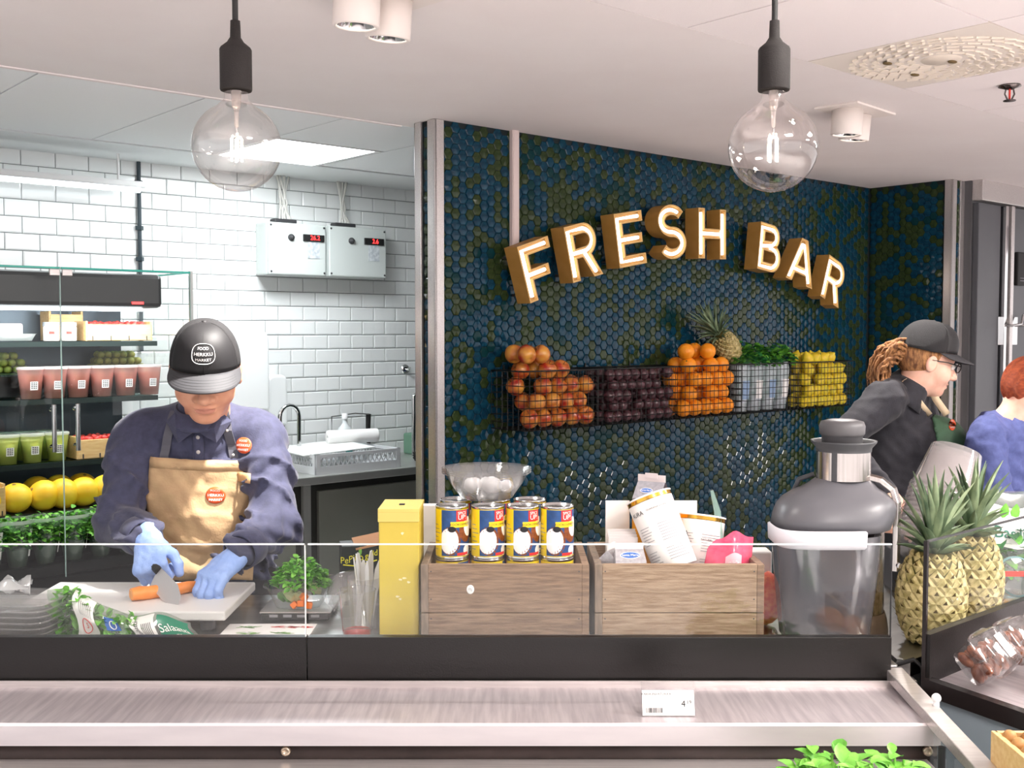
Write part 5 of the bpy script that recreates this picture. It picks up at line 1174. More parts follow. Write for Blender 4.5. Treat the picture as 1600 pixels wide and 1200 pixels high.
# pineapple builder
pine_m = mat('pineapple_skin', '6a5a2a', .55, col2='4c4a22', scale=30); pine_pale = mat('pineapple_pale', 'cdbb86', .5, col2='93864e', scale=60); pine_dark = mat('pineapple_eye', '5c4a1e', .6); crown_m = mat('crown_green', '62795a', .5, col2='9aab84', scale=20); crown_d = mat('crown_dark', '455c42', .5, col2='7c9070', scale=20)
def pineapple(name, label, M_, r=.068, h=.19, seed=0, crown_h=.16, cat='pineapple'):
    rg = random.Random(seed); t = thing(name, label, cat); t.matrix_world = M_; BASE[t.name] = M_
    rad = lambda u: r*(math.sin(math.pi*(.10+.80*u))**.5)
    b = MB(); b.lathe([(.0001, .0)]+[(rad(k/14)*.93, h*k/14) for k in range(15)]+[(.0001, h)], n=28); b.build('body', pine_m, t)
    b = MB(); b2 = MB(); rows, n = 11, 13
    for i in range(rows):
        u = (i+.5)/rows; rr = rad(u)
        for j in range(n):
            a = 2*math.pi*(j+(i % 2)*.5)/n; e = r*.25*(rr/r)
            up = Vector((0, 0, 1)); rd = Vector((math.cos(a), math.sin(a), (u-.5)*.9)).normalized(); tn = Vector((-math.sin(a), math.cos(a), 0)); u2 = rd.cross(tn)
            c = Vector((rr*.93*math.cos(a), rr*.93*math.sin(a), h*u))
            P_ = [c+tn*e*.95, c+u2*e*1.05, c-tn*e*.95, c-u2*e*1.05]; q = [c+tn*e*.5+rd*.005, c+u2*e*.55+rd*.005, c-tn*e*.5+rd*.005, c-u2*e*.55+rd*.005]
            b.add(P_+q, [(0, 1, 5, 4), (1, 2, 6, 5), (2, 3, 7, 6), (3, 0, 4, 7), (4, 5, 6, 7)], False)
            b2.add([c+tn*e*.28+rd*.006, c-tn*e*.28+rd*.006, c+u2*e*.55+rd*.013], [(0, 1, 2)], False)
    o = b.build('eye_scales', pine_pale, t); o['kind'] = 'stuff'; o = b2.build('eye_spikes', pine_dark, t); o['kind'] = 'stuff'
    k_ = 0
    for ring, (n, tilt, L) in enumerate(((9, .95, .5), (9, .7, .7), (8, .46, .92), (7, .26, 1.05), (4, .1, 1.0))):
        for j in range(n):
            a = 2*math.pi*(j+ring*.37)/n+rg.uniform(-.15, .15); Ln = crown_h*L*rg.uniform(.85, 1.1); vs, fs = leaf_mesh(Ln, .024*(r/.068), bend=-.0, cup_=.35, nseg=5); tl = tilt+rg.uniform(-.12, .12)
            vs = [(x*(1-(y/Ln)*.75), y, z-.35*y*y/Ln*(.6 if ring < 2 else .25)) for x, y, z in vs]
            Tl = Matrix.Translation((0, 0, h-.01+ring*.012)) @ Matrix.Rotation(a, 4, 'Z') @ Matrix.Translation((0, .012, 0)) @ Matrix.Rotation(math.pi/2-tl, 4, 'X')
            b = MB(Tl); b.add(vs, fs, True); b.build('crown_leaf', crown_m if (j+ring) % 2 else crown_d, t); k_ += 1
    return t
s_, z_ = ww(1143, 552, .12)
def lean(P, dirv, up=ZUP):
    z = Vector(dirv).normalized(); x = up.cross(z).normalized(); y = z.cross(x); return frame_T(P, x, y, z)
pineapple('pineapple', 'pineapple lying tilted above the basket of oranges', lean(wp(s_+.02, z_-.02, .125), U*-.75+ZUP*.66), .062, .17, 3, .17)
q = wp(s_, z_, .1); b = MB(); b.tube([wp(s_+.03, z_-.02, .125), wp(s_+.07, z_-.07, .13), wp(s_+.10, z_-.12, .13)], [.006, .005, .003], 8)
s_, z_ = ww(1105, 545, .06); pineapple('pineapple', 'pineapple standing behind the oranges with crown up the wall', lean(wp(s_+.03, z_-.05, .065), ZUP), .05, .11, 4, .2)
# ================================================================ PEOPLE
def smin(a, b, k):
    h = np.clip(.5+.5*(b-a)/k, 0, 1); return b*(1-h)+a*h-k*h*(1-h)
def smax(a, b, k): return -smin(-a, -b, k)
def rc(P, a, b, ra, rb):
    a, b = np.array(a, np.float32), np.array(b, np.float32); ab = b-a; l2 = max(float(ab@ab), 1e-9)
    t = np.clip(((P[0]-a[0])*ab[0]+(P[1]-a[1])*ab[1]+(P[2]-a[2])*ab[2])/l2, 0, 1)
    return np.sqrt((P[0]-a[0]-ab[0]*t)**2+(P[1]-a[1]-ab[1]*t)**2+(P[2]-a[2]-ab[2]*t)**2)-(ra+(rb-ra)*t)
def el(P, c, r):
    q = [(P[i]-c[i]) for i in range(3)]
    k0 = np.sqrt(sum((q[i]/r[i])**2 for i in range(3))); k1 = np.sqrt(sum((q[i]/r[i]**2)**2 for i in range(3)))
    return k0*(k0-1)/np.maximum(k1, 1e-6)
def snet(f, lo, hi, h):
    ax = [np.arange(lo[i], hi[i]+h, h, dtype=np.float32) for i in range(3)]
    P = np.meshgrid(*ax, indexing='ij'); V = f(P).astype(np.float32); S = V < 0
    n = S[:-1, :-1, :-1].astype(np.int8)
    cs = [(i, j, k) for i in (0, 1) for j in (0, 1) for k in (0, 1)]; d = [s-1 for s in S.shape]
    cnt = sum(S[i:i+d[0], j:j+d[1], k:k+d[2]].astype(np.int8) for i, j, k in cs)
    C = np.argwhere((cnt > 0) & (cnt < 8)); idx = -np.ones(d, np.int64); idx[tuple(C.T)] = np.arange(len(C))
    acc = np.zeros((len(C), 3)); num = np.zeros(len(C))
    for a in cs:
        for axis in range(3):
            if a[axis]: continue
            b_ = list(a); b_[axis] = 1
            va = V[C[:, 0]+a[0], C[:, 1]+a[1], C[:, 2]+a[2]]; vb = V[C[:, 0]+b_[0], C[:, 1]+b_[1], C[:, 2]+b_[2]]
            m = (va < 0) != (vb < 0); t = np.where(m, va/np.where(m, va-vb, 1), 0)
            p = np.tile(np.array(a, float), (len(C), 1)); p[:, axis] = t; acc += p*m[:, None]; num += m
    verts = (C+acc/np.maximum(num, 1)[:, None])*h+np.array([a[0] for a in ax]); faces = []
    for axis in range(3):
        u, v = [(1, 2), (2, 0), (0, 1)][axis]
        s0 = [slice(None)]*3; s1 = [slice(None)]*3; s0[axis] = slice(0, -1); s1[axis] = slice(1, None)
        A, B = S[tuple(s0)], S[tuple(s1)]; E = np.argwhere(A != B)
        E = E[(E[:, u] > 0) & (E[:, v] > 0) & (E[:, u] < d[u]) & (E[:, v] < d[v])]
        sg = A[tuple(E.T)]
        def cell(du, dv): q = E.copy(); q[:, u] -= du; q[:, v] -= dv; return idx[tuple(q.T)]
        q = np.stack([cell(1, 1), cell(0, 1), cell(0, 0), cell(1, 0)], 1); q[~sg] = q[~sg][:, ::-1]
        faces.append(q)
    F = np.concatenate(faces); F = F[(F >= 0).all(1)]
    return verts, F
def add_np(mb, verts, F, M_=None, mi=None):
    T = mb.T
    if M_ is not None: verts = verts@np.array(M_.to_3x3()).T+np.array(M_.translation)
    o = len(mb.v); mb.v += [tuple(v) for v in verts.tolist()]; mb.f += [tuple(i+o for i in f) for f in F.tolist()]
    mb.mi += (mi.tolist() if mi is not None else [mb.m]*len(F)); mb.sm += [True]*len(F)
skin_m = mat('skin', 'd9a184', .5, col2='cf9276', scale=25, sss=.12); skin_f = mat('skin_fair', 'ecc0aa', .5, col2='e2ae97', scale=25, sss=.12)
lip_m = mat('lips', 'bd7f6c', .5); 
def head_sdf(P, chin=1.0):
    x, y, z = P; A = (np.abs(x), y, z)
    d = el(P, (0, -.012, .03), (.075, .096, .094)); d = smin(d, el(P, (0, .018, -.045), (.060, .070, .076)), .04)
    d = smin(d, el(P, (0, .058, -.100), (.026, .022, .018)), .03); d = smin(d, el(A, (.036, .052, -.036), (.027, .027, .028)), .025)
    d = smin(d, rc(A, (0, .080, .026), (.036, .074, .022), .011, .009), .02)
    d = smax(d, -el(A, (.031, .100, .003), (.018, .017, .013)), .014)
    d = smin(d, rc(P, (0, .086, .004), (0, .106, -.032), .0085, .0145), .012); d = smin(d, el(A, (.016, .094, -.037), (.0105, .011, .0095)), .008); d = smax(d, -el(A, (.008, .108, -.0465), (.0042, .006, .003)), .002)
    d = smin(d, el(P, (0, .082, -.064), (.026, .012, .0062)), .007); d = smin(d, el(P, (0, .080, -.0755), (.022, .012, .0068)), .007)
    d = smax(d, -rc((A[0], y, z), (0, .0965, -.0700), (.029, .080, -.0665), .0028, .0018), .002)
    e = el(A, (.077, -.008, -.006), (.009, .020, .031)); e = smax(e, -el(A, (.086, -.004, -.002), (.006, .012, .02)), .006); d = smin(d, e, .010)
    d = smin(d, rc(P, (0, -.022, -.055), (0, -.042, -.135), .052, .054), .03)
    return d
HV, HFc = snet(head_sdf, (-.1, -.125, -.2), (.1, .135, .14), .0036)
fc = HV[HFc].mean(1)
HMI = (((fc[:, 0]/.023)**2+((fc[:, 2]+.070)/.0095)**2 < 1) & (fc[:, 1] > .06)).astype(int)
def faceM(c, fwd, up=(0, 0, 1)):
    y = Vector(fwd).normalized(); x = y.cross(Vector(up)).normalized(); z = x.cross(y); return frame_T(c, x, y, z)
cap_m = mat('cap_black', '1d1c1e', .6, bump=.08, bscale=500); cap_b = mat('cap_brim', '3a3a3d', .65, bump=.06, bscale=500); mesh_m = mat('cap_mesh', '2a292b', .75, bump=.6, bscale=700)
CE = (0, -.012, .032); CRr = (.090, .110, .106)
def cap(par, M_, badge=True):
    def dome(a, p):   # a around, p 0 rim .. 1 top
        th_ = p*math.pi/2; fr = max(0, math.cos(a-math.pi/2)); zr = .020+.018*fr
        e = .72; cz = math.sin(th_)**(1-.12*fr); rr = math.cos(th_)**(.82-.18*fr)
        return Vector((CE[0]+CRr[0]*rr*math.cos(a), CE[1]+CRr[1]*rr*math.sin(a), zr+(CRr[2]+CE[2]-zr)*cz))
    for nm, a0, a1, m in (('cap_front', 25, 155, cap_m), ('cap_mesh_panel', 155, 385, mesh_m)):
        b = MB(M_); b.grid(lambda u, v: dome(R(a0+(a1-a0)*u), v), 28, 16); o = b.build(nm, m, par, world=True, solid=.002)
        if nm == 'cap_front': cf = o
    b = MB(M_)
    for a in (25, 155): b.tube([dome(R(a), k/12)+Vector((0, 0, .001)) for k in range(12)], .0012, 5)
    b.tube([dome(R(90), k/12)+Vector((0, .001, .0)) for k in range(12)], .0009, 5); o_ = b.build('cap_seam', mat('seam_dark', '101011', .7), cf, world=True); o_['kind'] = 'stuff'
    b = MB(M_); b.ball((0, CE[1], CE[2]+CRr[2]), (.007, .007, .004), 12, 8); b.build('cap_button', cap_m, cf, world=True)
    def brim(u, v):
        a = R(14+152*u); p = dome(a, 0); w_ = math.sin(math.pi*u)**.55; out = .070*w_*v; d_ = Vector((.35*math.cos(a), 1, 0)).normalized()
        k = (u-.5)*2; return p+d_*out+Vector((0, 0, -.30*out-.022*k*k*v*w_-.002))
    b = MB(M_); b.grid(brim, 28, 8); br = b.build('cap_brim', cap_b, par, world=True, solid=.0035)
    b = MB(M_)
    for v in (.35, .5, .65, .8, .92): b.tube([brim(u/20, v)+Vector((0, 0, .0018)) for u in range(2, 19)], .0006, 4)
    o_ = b.build('brim_stitching', cap_m, br, world=True); o_['kind'] = 'stuff'
    if badge:
        def sf(x, z, k=.0022):
            z2 = .088+z; lo_, hi_ = 0., 1.
            a = math.pi/2-x/CRr[1]
            for _ in range(22):
                mid = (lo_+hi_)/2
                if dome(a, mid).z < z2: lo_ = mid
                else: hi_ = mid
            p = dome(a, lo_); return p+Vector((0, .9, .42)).normalized()*k
        emblem(lambda x, y: sf(-x*1.45, y), .026, cf, M_, None, white_paper)
def emblem(fn, r, par, M_, disc_m, txt_m):
    T = M_ or Matrix()
    if disc_m:
        b = MB(T); n, q_ = 24, 3; vs = [fn(0, 0)]+[fn(r*(g+1)/q_*math.cos(2*math.pi*j/n), r*.95*(g+1)/q_*math.sin(2*math.pi*j/n)) for g in range(q_) for j in range(n)]
        b.add(vs, [(0, 1+j, 1+(j+1) % n) for j in range(n)]+[(1+g*n+j, 1+(g+1)*n+j, 1+(g+1)*n+(j+1) % n, 1+g*n+(j+1) % n) for g in range(q_-1) for j in range(n)], True); par = b.build('badge', disc_m, par, world=True, solid=.0015)
        k = .0032
    else:
        b = MB(T); b.tube([fn(r*math.copysign(abs(math.cos(a))**.7, math.cos(a)), r*.92*math.copysign(abs(math.sin(a))**.7, math.sin(a))) for a in [j*math.pi/16 for j in range(32)]], .0009, 5, closed=True); b.build('badge_outline', txt_m, par, world=True); k = 0
    c_ = fn(0, 0); nv = (fn(r*.2, 0)-c_).cross(fn(0, r*.2)-c_).normalized()
    f2 = lambda ox, oy: (lambda x, y: fn(ox+x, oy+y)+nv*k)
    b = MB(T); b.text('FOOD', r*.36, f2(0, r*.52)); b.text('HERKKU', r*.43, f2(0, 0)); b.text('MARKET', r*.36, f2(0, -r*.52)); b.build('badge_print', txt_m, par, world=True)
orange_badge = mat('badge_orange', 'd8562c', .5)
def hand_prims(P, wrist, fwd, up, thumb_side, curls, grow=0., s=1.0, spread=.0, tcurl=(.2, .3)):
    f, u = np.array(Vector(fwd).normalized()), np.array(Vector(up).normalized()); u = u-f*(f@u); u /= np.linalg.norm(u); sd = np.cross(f, u)*thumb_side; w = np.array(wrist, float); d = None
    offs = (.030, .010, -.010, -.029); lens = (.95, 1.06, 1.0, .80)
    palm = rc(P, w-f*.03, w+f*.02*s, .025*s+grow, .027*s+grow)
    kn = []
    for j in range(4):
        k = w+f*(.088-.006*(j == 3)-.004*(j == 0))*s+sd*offs[j]*s-u*.002; kn.append(k)
        palm = smin(palm, rc(P, w+sd*offs[j]*.5*s, k, .017*s+grow, .0135*s+grow), .016)
    tb = w+f*.030*s+sd*.030*s-u*.006; palm = smin(palm, rc(P, w+f*.01, tb, .018*s+grow, .017*s+grow), .014)
    fin = None
    for j in range(4):
        p = kn[j]; ang = 0; r0 = .0108*s
        for sg, (L, c) in enumerate(zip((.043, .027, .022), curls[j])):
            ang += c; dr = f*math.cos(ang)-u*math.sin(ang)+sd*spread*offs[j]/.03; dr /= np.linalg.norm(dr); q = p+dr*L*lens[j]*s
            v = rc(P, p, q, r0+grow, r0*.9+grow); fin_j = v if sg == 0 else smin(fin_j, v, .004); p = q; r0 *= .9
        fin = fin_j if fin is None else np.minimum(fin, fin_j)
    dr = f*.62+sd*.62-u*.45; dr /= np.linalg.norm(dr); p = tb; r0 = .0135*s
    for sg, (L, c) in enumerate(zip((.034, .028, .022), (0, tcurl[0], tcurl[1]))):
        dr = dr*math.cos(c)+(f*.5-sd*.75-u*.35)*math.sin(c); dr /= np.linalg.norm(dr); q = p+dr*L*s; v = rc(P, p, q, r0+grow, r0*.88+grow); th_ = v if sg == 0 else smin(th_, v, .005); p = q; r0 *= .9
    return smin(palm, np.minimum(fin, th_), .007)
def wr(P, amp, k=1.0):   # cloth folds
    x, y, z = P; rd = 1-np.abs(np.sin(19*k*z+13*k*x+9*k*y+2.2*np.sin(9*x-7*z)+1.3*np.sin(15*y+11*z))); return -amp*2.2*rd**3+amp*(np.sin(47*k*x+31*k*z+9*np.sin(11*z+5*y))*np.sin(29*k*z-23*k*x+17*k*y+3*np.sin(13*x)))+amp*.5*np.sin(83*k*z+41*k*x+6*np.sin(19*x+23*y))
navy = mat('work_shirt', '37394f', .8, col2='40425b', scale=60, bump=.12, bscale=220, sheen=.15); trouser = mat('trousers_black', '1e1e22', .8); glove_m = mat('glove_blue', '8aa6e0', .5, col2='9ab4e8', scale=30, bump=.25, bscale=90)
apron_t = mat('apron_tan', 'bd9f78', .75, col2='b49470', scale=30, bump=.12, bscale=180); apron_g = mat('apron_green', '3d5a44', .6, col2='466750', scale=20, bump=.08, bscale=150)
strap_m = mat('strap_grey', '55555e', .7)
# ---------------------------------------------------------------- the man
mb_ = Vector((-.86, 3.06, 0)); man = thing('person', 'person in dark cap, navy shirt and tan apron slicing a carrot', 'person', mb_)
shL, elL, wrL = (-1.035, 3.0, 1.300), (-1.052, 2.88, 1.085), (-.930, 2.72, 1.078)
shR, elR, wrR = (-.690, 3.0, 1.300), (-.630, 2.885, 1.080), (-.678, 2.712, 1.048)
def man_torso(P, g=0.):
    d = el(P, (-.862, 3.035, 1.19), (.188+g, .122+g, .205+g)); d = smin(d, el(P, (-.86, 3.045, 1.0), (.172+g, .135+g, .2+g)), .07)
    d = smin(d, rc(P, (-1.0, 3.01, 1.325), (-.725, 3.01, 1.325), .062+g, .062+g), .06); d = smin(d, rc(P, (-.86, 3.0, 1.33), (-.845, 2.965, 1.385), .085+g, .062+g), .05)
    d = smin(d, el(P, (-.86, 3.09, .88), (.175+g, .14+g, .13+g)), .06); return d
def man_arms(P, g=0., k=0.04):
    l = smin(rc(P, shL, elL, .070+g, .058+g), rc(P, elL, wrL, .058+g, .041+g), .03); r = smin(rc(P, shR, elR, .070+g, .058+g), rc(P, elR, wrR, .058+g, .041+g), .03); return np.minimum(l, r)
def man_shirt(P): return smin(man_torso(P), man_arms(P), .035)+wr(P, .0080)*np.clip((1.36-P[2])*8, 0, 1)
V_, F_ = snet(man_shirt, (-1.18, 2.62, .80), (-.5, 3.25, 1.46), .0075)
b = MB(); add_np(b, V_, F_); b.build('shirt', navy, man, world=True)
hcM = at(321, 582, 2.86)
hM = faceM(hcM, (.22, -math.cos(R(22)), -math.sin(R(22))), (.0, 0, 1))
LH = dict(wrist=(-.905, 2.690, 1.078), fwd=(.24, -.72, -.62), up=(-.25, -.60, .72), thumb_side=-1, curls=[(1.25, 1.25, .6), (1.3, 1.3, .6), (1.3, 1.3, .6), (1.3, 1.3, .6)], tcurl=(.5, .5))
RH = dict(wrist=(-.692, 2.680, 1.034), fwd=(-.36, -.85, -.30), up=(-.08, -.22, .95), thumb_side=1, curls=[(.65, .9, .5), (.6, .95, .5), (.6, .95, .5), (.6, .9, .5)], tcurl=(.3, .4))
def man_body(P):
    d = smin(man_torso(P, -.016), man_arms(P, -.014), .03)
    for s in (-1, 1): d = smin(d, rc(P, (-.86+.09*s, 3.08, .86), (-.86+.1*s, 3.07, .47), .085, .06), .05); d = smin(d, rc(P, (-.86+.1*s, 3.07, .47), (-.86+.1*s, 3.1, .08), .055, .04), .04); d = smin(d, rc(P, (-.86+.1*s, 3.1, .05), (-.86+.1*s, 2.96, .04), .04, .032), .03)
    return d
b = MB(); add_np(b, *snet(man_body, (-1.16, 2.62, 0), (-.52, 3.26, 1.46), .014)); add_np(b, HV*np.array([1.12, 1.0, 1.0]), HFc, hM, HMI)
for H_k in (LH, RH):
    w = H_k['wrist']; add_np(b, *snet(lambda P: hand_prims(P, grow=-.002, **H_k), [w[i]-.14 for i in range(3)], [w[i]+.14 for i in range(3)], .0035))
b.build('body', [skin_m, lip_m], man, world=True)
for H_k, nm in ((LH, 'glove'), (RH, 'glove')):
    w = H_k['wrist']; b = MB(); add_np(b, *snet(lambda P: hand_prims(P, grow=.0012, **H_k)+.0006*np.sin(260*P[0]+190*P[2])*np.sin(230*P[1]), [w[i]-.14 for i in range(3)], [w[i]+.14 for i in range(3)], .0026)); b.build(nm, glove_m, man, world=True)
# eyes, brows, hair
for s in (-1, 1):
    b = MB(hM); b.ball((.031*s, .082, .003), .0115, 14, 10); e_ = b.build('eye', mat('eye_white', 'e8e2dc', .2), man, world=True); b = MB(hM); b.ball((.031*s, .0885, .001), .0058, 12, 8); b.build('iris', mat('iris_dark', '2a1a12', .2), e_, world=True)
hair_d = mat('hair_dark', '1d1714', .6, bump=.5, bscale=300)
def hair_short(P): return np.maximum(np.maximum(el(P, (0, -.016, .03), (.079, .099, .098)), -(P[2]+.030+.35*np.maximum(P[1], 0))), P[1]-.03-.4*np.maximum(P[2], 0)+.15*np.abs(P[0]))
b = MB(); add_np(b, *snet(hair_short, (-.1, -.13, -.1), (.1, .12, .14), .0045), hM); b.build('hair', hair_d, man, world=True)
cap(man, hM)
# collar, cuffs, placket
def front_y(fn, x, z, y0=2.6, off=.006):
    y = y0
    for _ in range(60):
        d = float(fn([np.array([x], np.float32), np.array([y], np.float32), np.array([z], np.float32)])[0])
        if d < .0015 or y > 3.2: break
        y += max(d*.8, .001)
    return y-off
body_only = lambda P: man_torso(P)+wr(P, .003)
def collar(u, v):
    a = R(-250+320*u); c_ = Vector((-.845, 2.955, 1.385)); r_ = .072-.006*v; sp = abs(u-.5)*2
    return c_+Vector((r_*1.02*math.cos(a), r_*.95*math.sin(a)-.012*(1-v), (v-.6)*.045-.028*(math.sin(a) < 0)*(-math.sin(a))))
b = MB(); b.grid(collar, 36, 4); cl_ = b.build('collar', navy, man, world=True, solid=.004)
for s in (-1, 1):
    xc, zc_ = -.842, 1.335
    P3 = [(xc+s*.003, zc_-.002), (xc+s*.062, zc_+.045), (xc+s*.086, zc_+.022), (xc+s*.05, zc_-.034)]
    pts = [Vector((x, front_y(body_only, x, z, off=.019), z)) for x, z in P3]; mid = sum(pts, Vector())/4; mid.y = min(p.y for p in pts)-.002
    b = MB(); b.add(pts+[mid], [(0, 1, 4), (1, 2, 4), (2, 3, 4), (3, 0, 4)] if s < 0 else [(1, 0, 4), (2, 1, 4), (3, 2, 4), (0, 3, 4)], False); b.build('collar_flap', navy, cl_, world=True, solid=.004)
b = MB(); b.grid(lambda u, v: (lambda x, z: Vector((x, front_y(body_only, x, z, off=.004), z)))(-.856+u*.028, 1.22+v*.11), 3, 8); b.build('placket', navy, man, world=True, solid=.002)
for z in (1.315, 1.275): b = MB(Matrix.Translation((-.842, front_y(body_only, -.842, z, off=.006), z)) @ Matrix.Rotation(R(90), 4, 'X')); b.lathe([(.0001, .002), (.004, .003), (.0055, 0)], n=14); b.build('shirt_button', mat('button_pale', 'b9b4b0', .3), man, world=True)
for e_, w_ in ((elL, wrL), (elR, wrR)):
    e_, w_ = Vector(e_), Vector(w_); d_ = (w_-e_).normalized(); b = MB(); b.tube([w_-d_*.045, w_-d_*.04, w_+d_*.012, w_+d_*.014], [.046, .0495, .0465, .043], 20, caps=False); cf_ = b.build('cuff', navy, man, world=True, solid=.003)
    b = MB(Matrix.Translation(w_-d_*.02+Vector((.0, -.0475, -.008))) @ Matrix.Rotation(R(90), 4, 'X')); b.lathe([(.0001, .002), (.004, .003), (.0055, 0)], n=14); b.build('cuff_button', mat('button_brass', 'b8a888', .3), cf_, world=True)
# pocket seams
b = MB(); b.tube([Vector((x, front_y(body_only, x, 1.252, off=.003), 1.252)) for x in [-1.005+.014*k for k in range(7)]], .002, 5); b.build('pocket_edge', navy, man, world=True)
# apron bib
ax0, ax1 = -.972, -.722
def apron(u, v):
    z = 1.262-.012*u-v*.325; wdt = 1+.16*math.sin(min(v, 1)*1.9); xc = (ax0+ax1)/2; x = xc+(ax1-ax0)*(u-.5)*wdt*1.0
    y = front_y(body_only, x, z, off=.022) if z > .9 else 0
    y = min(y, 2.905+.04*abs(u-.5)+.05*(1-v))
    f = .008*math.sin(u*9+v*5)*v+.007*math.sin(v*11-u*6)*v*(1-abs(u-.5))+.016*math.exp(-((u-.62-.25*(v-.7))/.09)**2)*v*(v > .25)*(v-.25)-.014*math.exp(-((v-.80+.5*(u-.55)**2*2)/.06)**2)*(1-abs(u-.5)*1.6)
    return Vector((x, y-f*1.3, z))
ap_ = MB(); ap_.grid(apron, 30, 36); apo = ap_.build('apron', apron_t, man, world=True, solid=.003)
b = MB(); b.grid(lambda u, v: apron(.01+.98*u, .002+.085*v)+Vector((0, -.0025, 0)), 20, 2); b.build('apron_hem', apron_t, apo, world=True, solid=.001)
apf = lambda u0, v0, k: (lambda x, y: apron(u0+x/.25, v0-y/.325)+Vector((0, -k, 0)))
emblem(apf(.70, .285, .0045), .023, apo, None, orange_badge, white_paper)
for s, x0 in ((1, -.745), (-1, -.945)):
    pts = []
    for k in range(13):
        t_ = k/12; z = 1.225+.16*t_; x = x0+(-.775 if s > 0 else -.915)*0+( -.012*t_ if s > 0 else .012*t_)-(0 if s > 0 else 0)
        x = x0+((-.778-x0) if s > 0 else (-.912-x0))*t_; pts.append((x, front_y(body_only, x, z, off=.0075), z))
    b = MB(); b.tube(pts, 0, 4, sec=[(.0015, .012), (.0015, -.012), (-.0015, -.012), (-.0015, .012)]); b.T = Matrix(); st = b.build('apron_strap', strap_m, man, world=True)
    # strap section oriented: build as ribbon instead
    st.data.clear_geometry(); me = st.data; vs = []
    for p in pts: q = Matrix.Translation(-mb_) @ Vector(p); vs += [tuple(q+Vector((-.012, 0, 0))), tuple(q+Vector((.012, -.001, 0)))]
    me.from_pydata(vs, [], [(2*i, 2*i+1, 2*i+3, 2*i+2) for i in range(len(pts)-1)]); md = st.modifiers.new('solid', 'SOLIDIFY'); md.thickness = .003
    if s > 0:
        for k in (3, 8): b = MB(Matrix.Translation(Vector(pts[k])+Vector((0, -.003, 0))) @ Matrix.Rotation(R(90), 4, 'X')); b.lathe([(.0001, .002), (.003, .002), (.004, 0)], n=12); b.build('strap_snap', MATS['button_pale'], st, world=True)
shf = lambda x0, z0, k: (lambda x, y: Vector((x0+x, front_y(lambda P: smin(man_torso(P), man_arms(P), .035), x0+x, z0+y, off=k), z0+y)))
emblem(shf(-.722, 1.292, .010), .023, man, None, orange_badge, white_paper)
b = MB(); b.grid(lambda u, v: shf(-.738, 1.208, .016)(u*.042, v*.026-.013), 3, 2); b.build('name_tag', mat('tag_wood', 'd0a778', .6), man, world=True, solid=.003)
b = MB(); add_np(b, *snet(lambda P: man_body(P)-.012, (-1.1, 2.85, .03), (-.62, 3.3, .93), .014)); b.build('trousers', trouser, man, world=True)
# knife
hk = Vector((-.862, 2.606, 1.018)); heel = at(254, 893, 2.60); tip = at(291, 931, 2.52)
t = thing('kitchen_knife', 'wide steel kitchen knife held in the blue glove above the carrot', 'knife', heel)
d_ = (tip-heel); L_k = d_.length; d_.normalize(); dn = Vector((-.50, -.30, -.80)); dn = (dn-d_*dn.dot(d_)).normalized(); nn = d_.cross(dn)
b = MB(); pr = [(-.012, -.004), (L_k*.6, -.004), (L_k*.9, .010), (L_k, .034), (L_k*.92, .042), (L_k*.5, .046), (-.002, .044), (-.012, .02)]
b.T = frame_T(heel, d_, dn, nn); b.prism(pr, -.0008, .0008); b.build('blade', mat('blade_steel', 'c9c8ca', .42, .6), t, world=True)
b = MB(); b.tube([heel-d_*.010+dn*.006, heel-d_*.05+dn*.004, heel-d_*.11+dn*.008], [.010, .012, .011], 10); b.build('handle', black_matte, t, world=True)
# ---------------------------------------------------------------- the woman in black
A = lambda px, py, Y: tuple(at(px, py, Y))
wom = thing('person', 'person in black cap, glasses, black top and green apron turned sideways', 'person', (1.50, 4.15, 0))
black_top = mat('black_top', '26252b', .8, col2='2d2c33', scale=40, bump=.1, bscale=200, sheen=.1)
nkW = A(1418, 605, 4.12)
def wt_(P, g=0.):
    d = rc(P, A(1400, 640, 4.14), A(1385, 745, 4.17), .118+g, .14+g); d = smin(d, el(P, A(1462, 692, 4.10), (.100+g, .12+g, .090+g)), .05); d = smin(d, el(P, A(1400, 800, 4.16), (.165+g, .15+g, .2+g)), .07)
    d = smin(d, rc(P, A(1388, 618, 4.02), A(1425, 620, 4.25), .062+g, .062+g), .06); d = smin(d, rc(P, A(1405, 628, 4.13), A(1424, 598, 4.11), .085+g, .064+g), .05); d = smin(d, el(P, (1.44, 4.17, .86), (.17+g, .16+g, .14+g)), .06); return d
def wa_(P, g=0.):
    l = smin(rc(P, A(1376, 630, 4.0), A(1313, 690, 3.93), .070+g, .055+g), rc(P, A(1313, 690, 3.93), A(1385, 770, 3.78), .055+g, .038+g), .035)
    r = smin(rc(P, A(1432, 632, 4.27), A(1475, 715, 4.28), .065+g, .05+g), rc(P, A(1475, 715, 4.28), A(1525, 775, 4.05), .05+g, .036+g), .03); return np.minimum(l, r)
wlo, whi = (1.0, 3.66, .78), (1.95, 4.45, 1.46)
b = MB(); add_np(b, *snet(lambda P: smin(wt_(P), wa_(P), .05)+wr(P, .0025, 1.2), wlo, whi, .0095)); b.build('top', black_top, wom, world=True)
hW = faceM(at(1449, 566, 4.06), (.95, -.06, -.24), (0.05, 0, 1))
def wbody(P):
    d = smin(wt_(P, -.014), wa_(P, -.012), .04)
    for s in (-1, 1): d = smin(d, rc(P, (1.44, 4.17+.09*s, .85), (1.45, 4.17+.1*s, .47), .09, .062), .05); d = smin(d, rc(P, (1.45, 4.17+.1*s, .47), (1.43, 4.17+.1*s, .07), .055, .04), .04); d = smin(d, rc(P, (1.43, 4.17+.1*s, .045), (1.56, 4.17+.1*s, .035), .038, .03), .03)
    return d
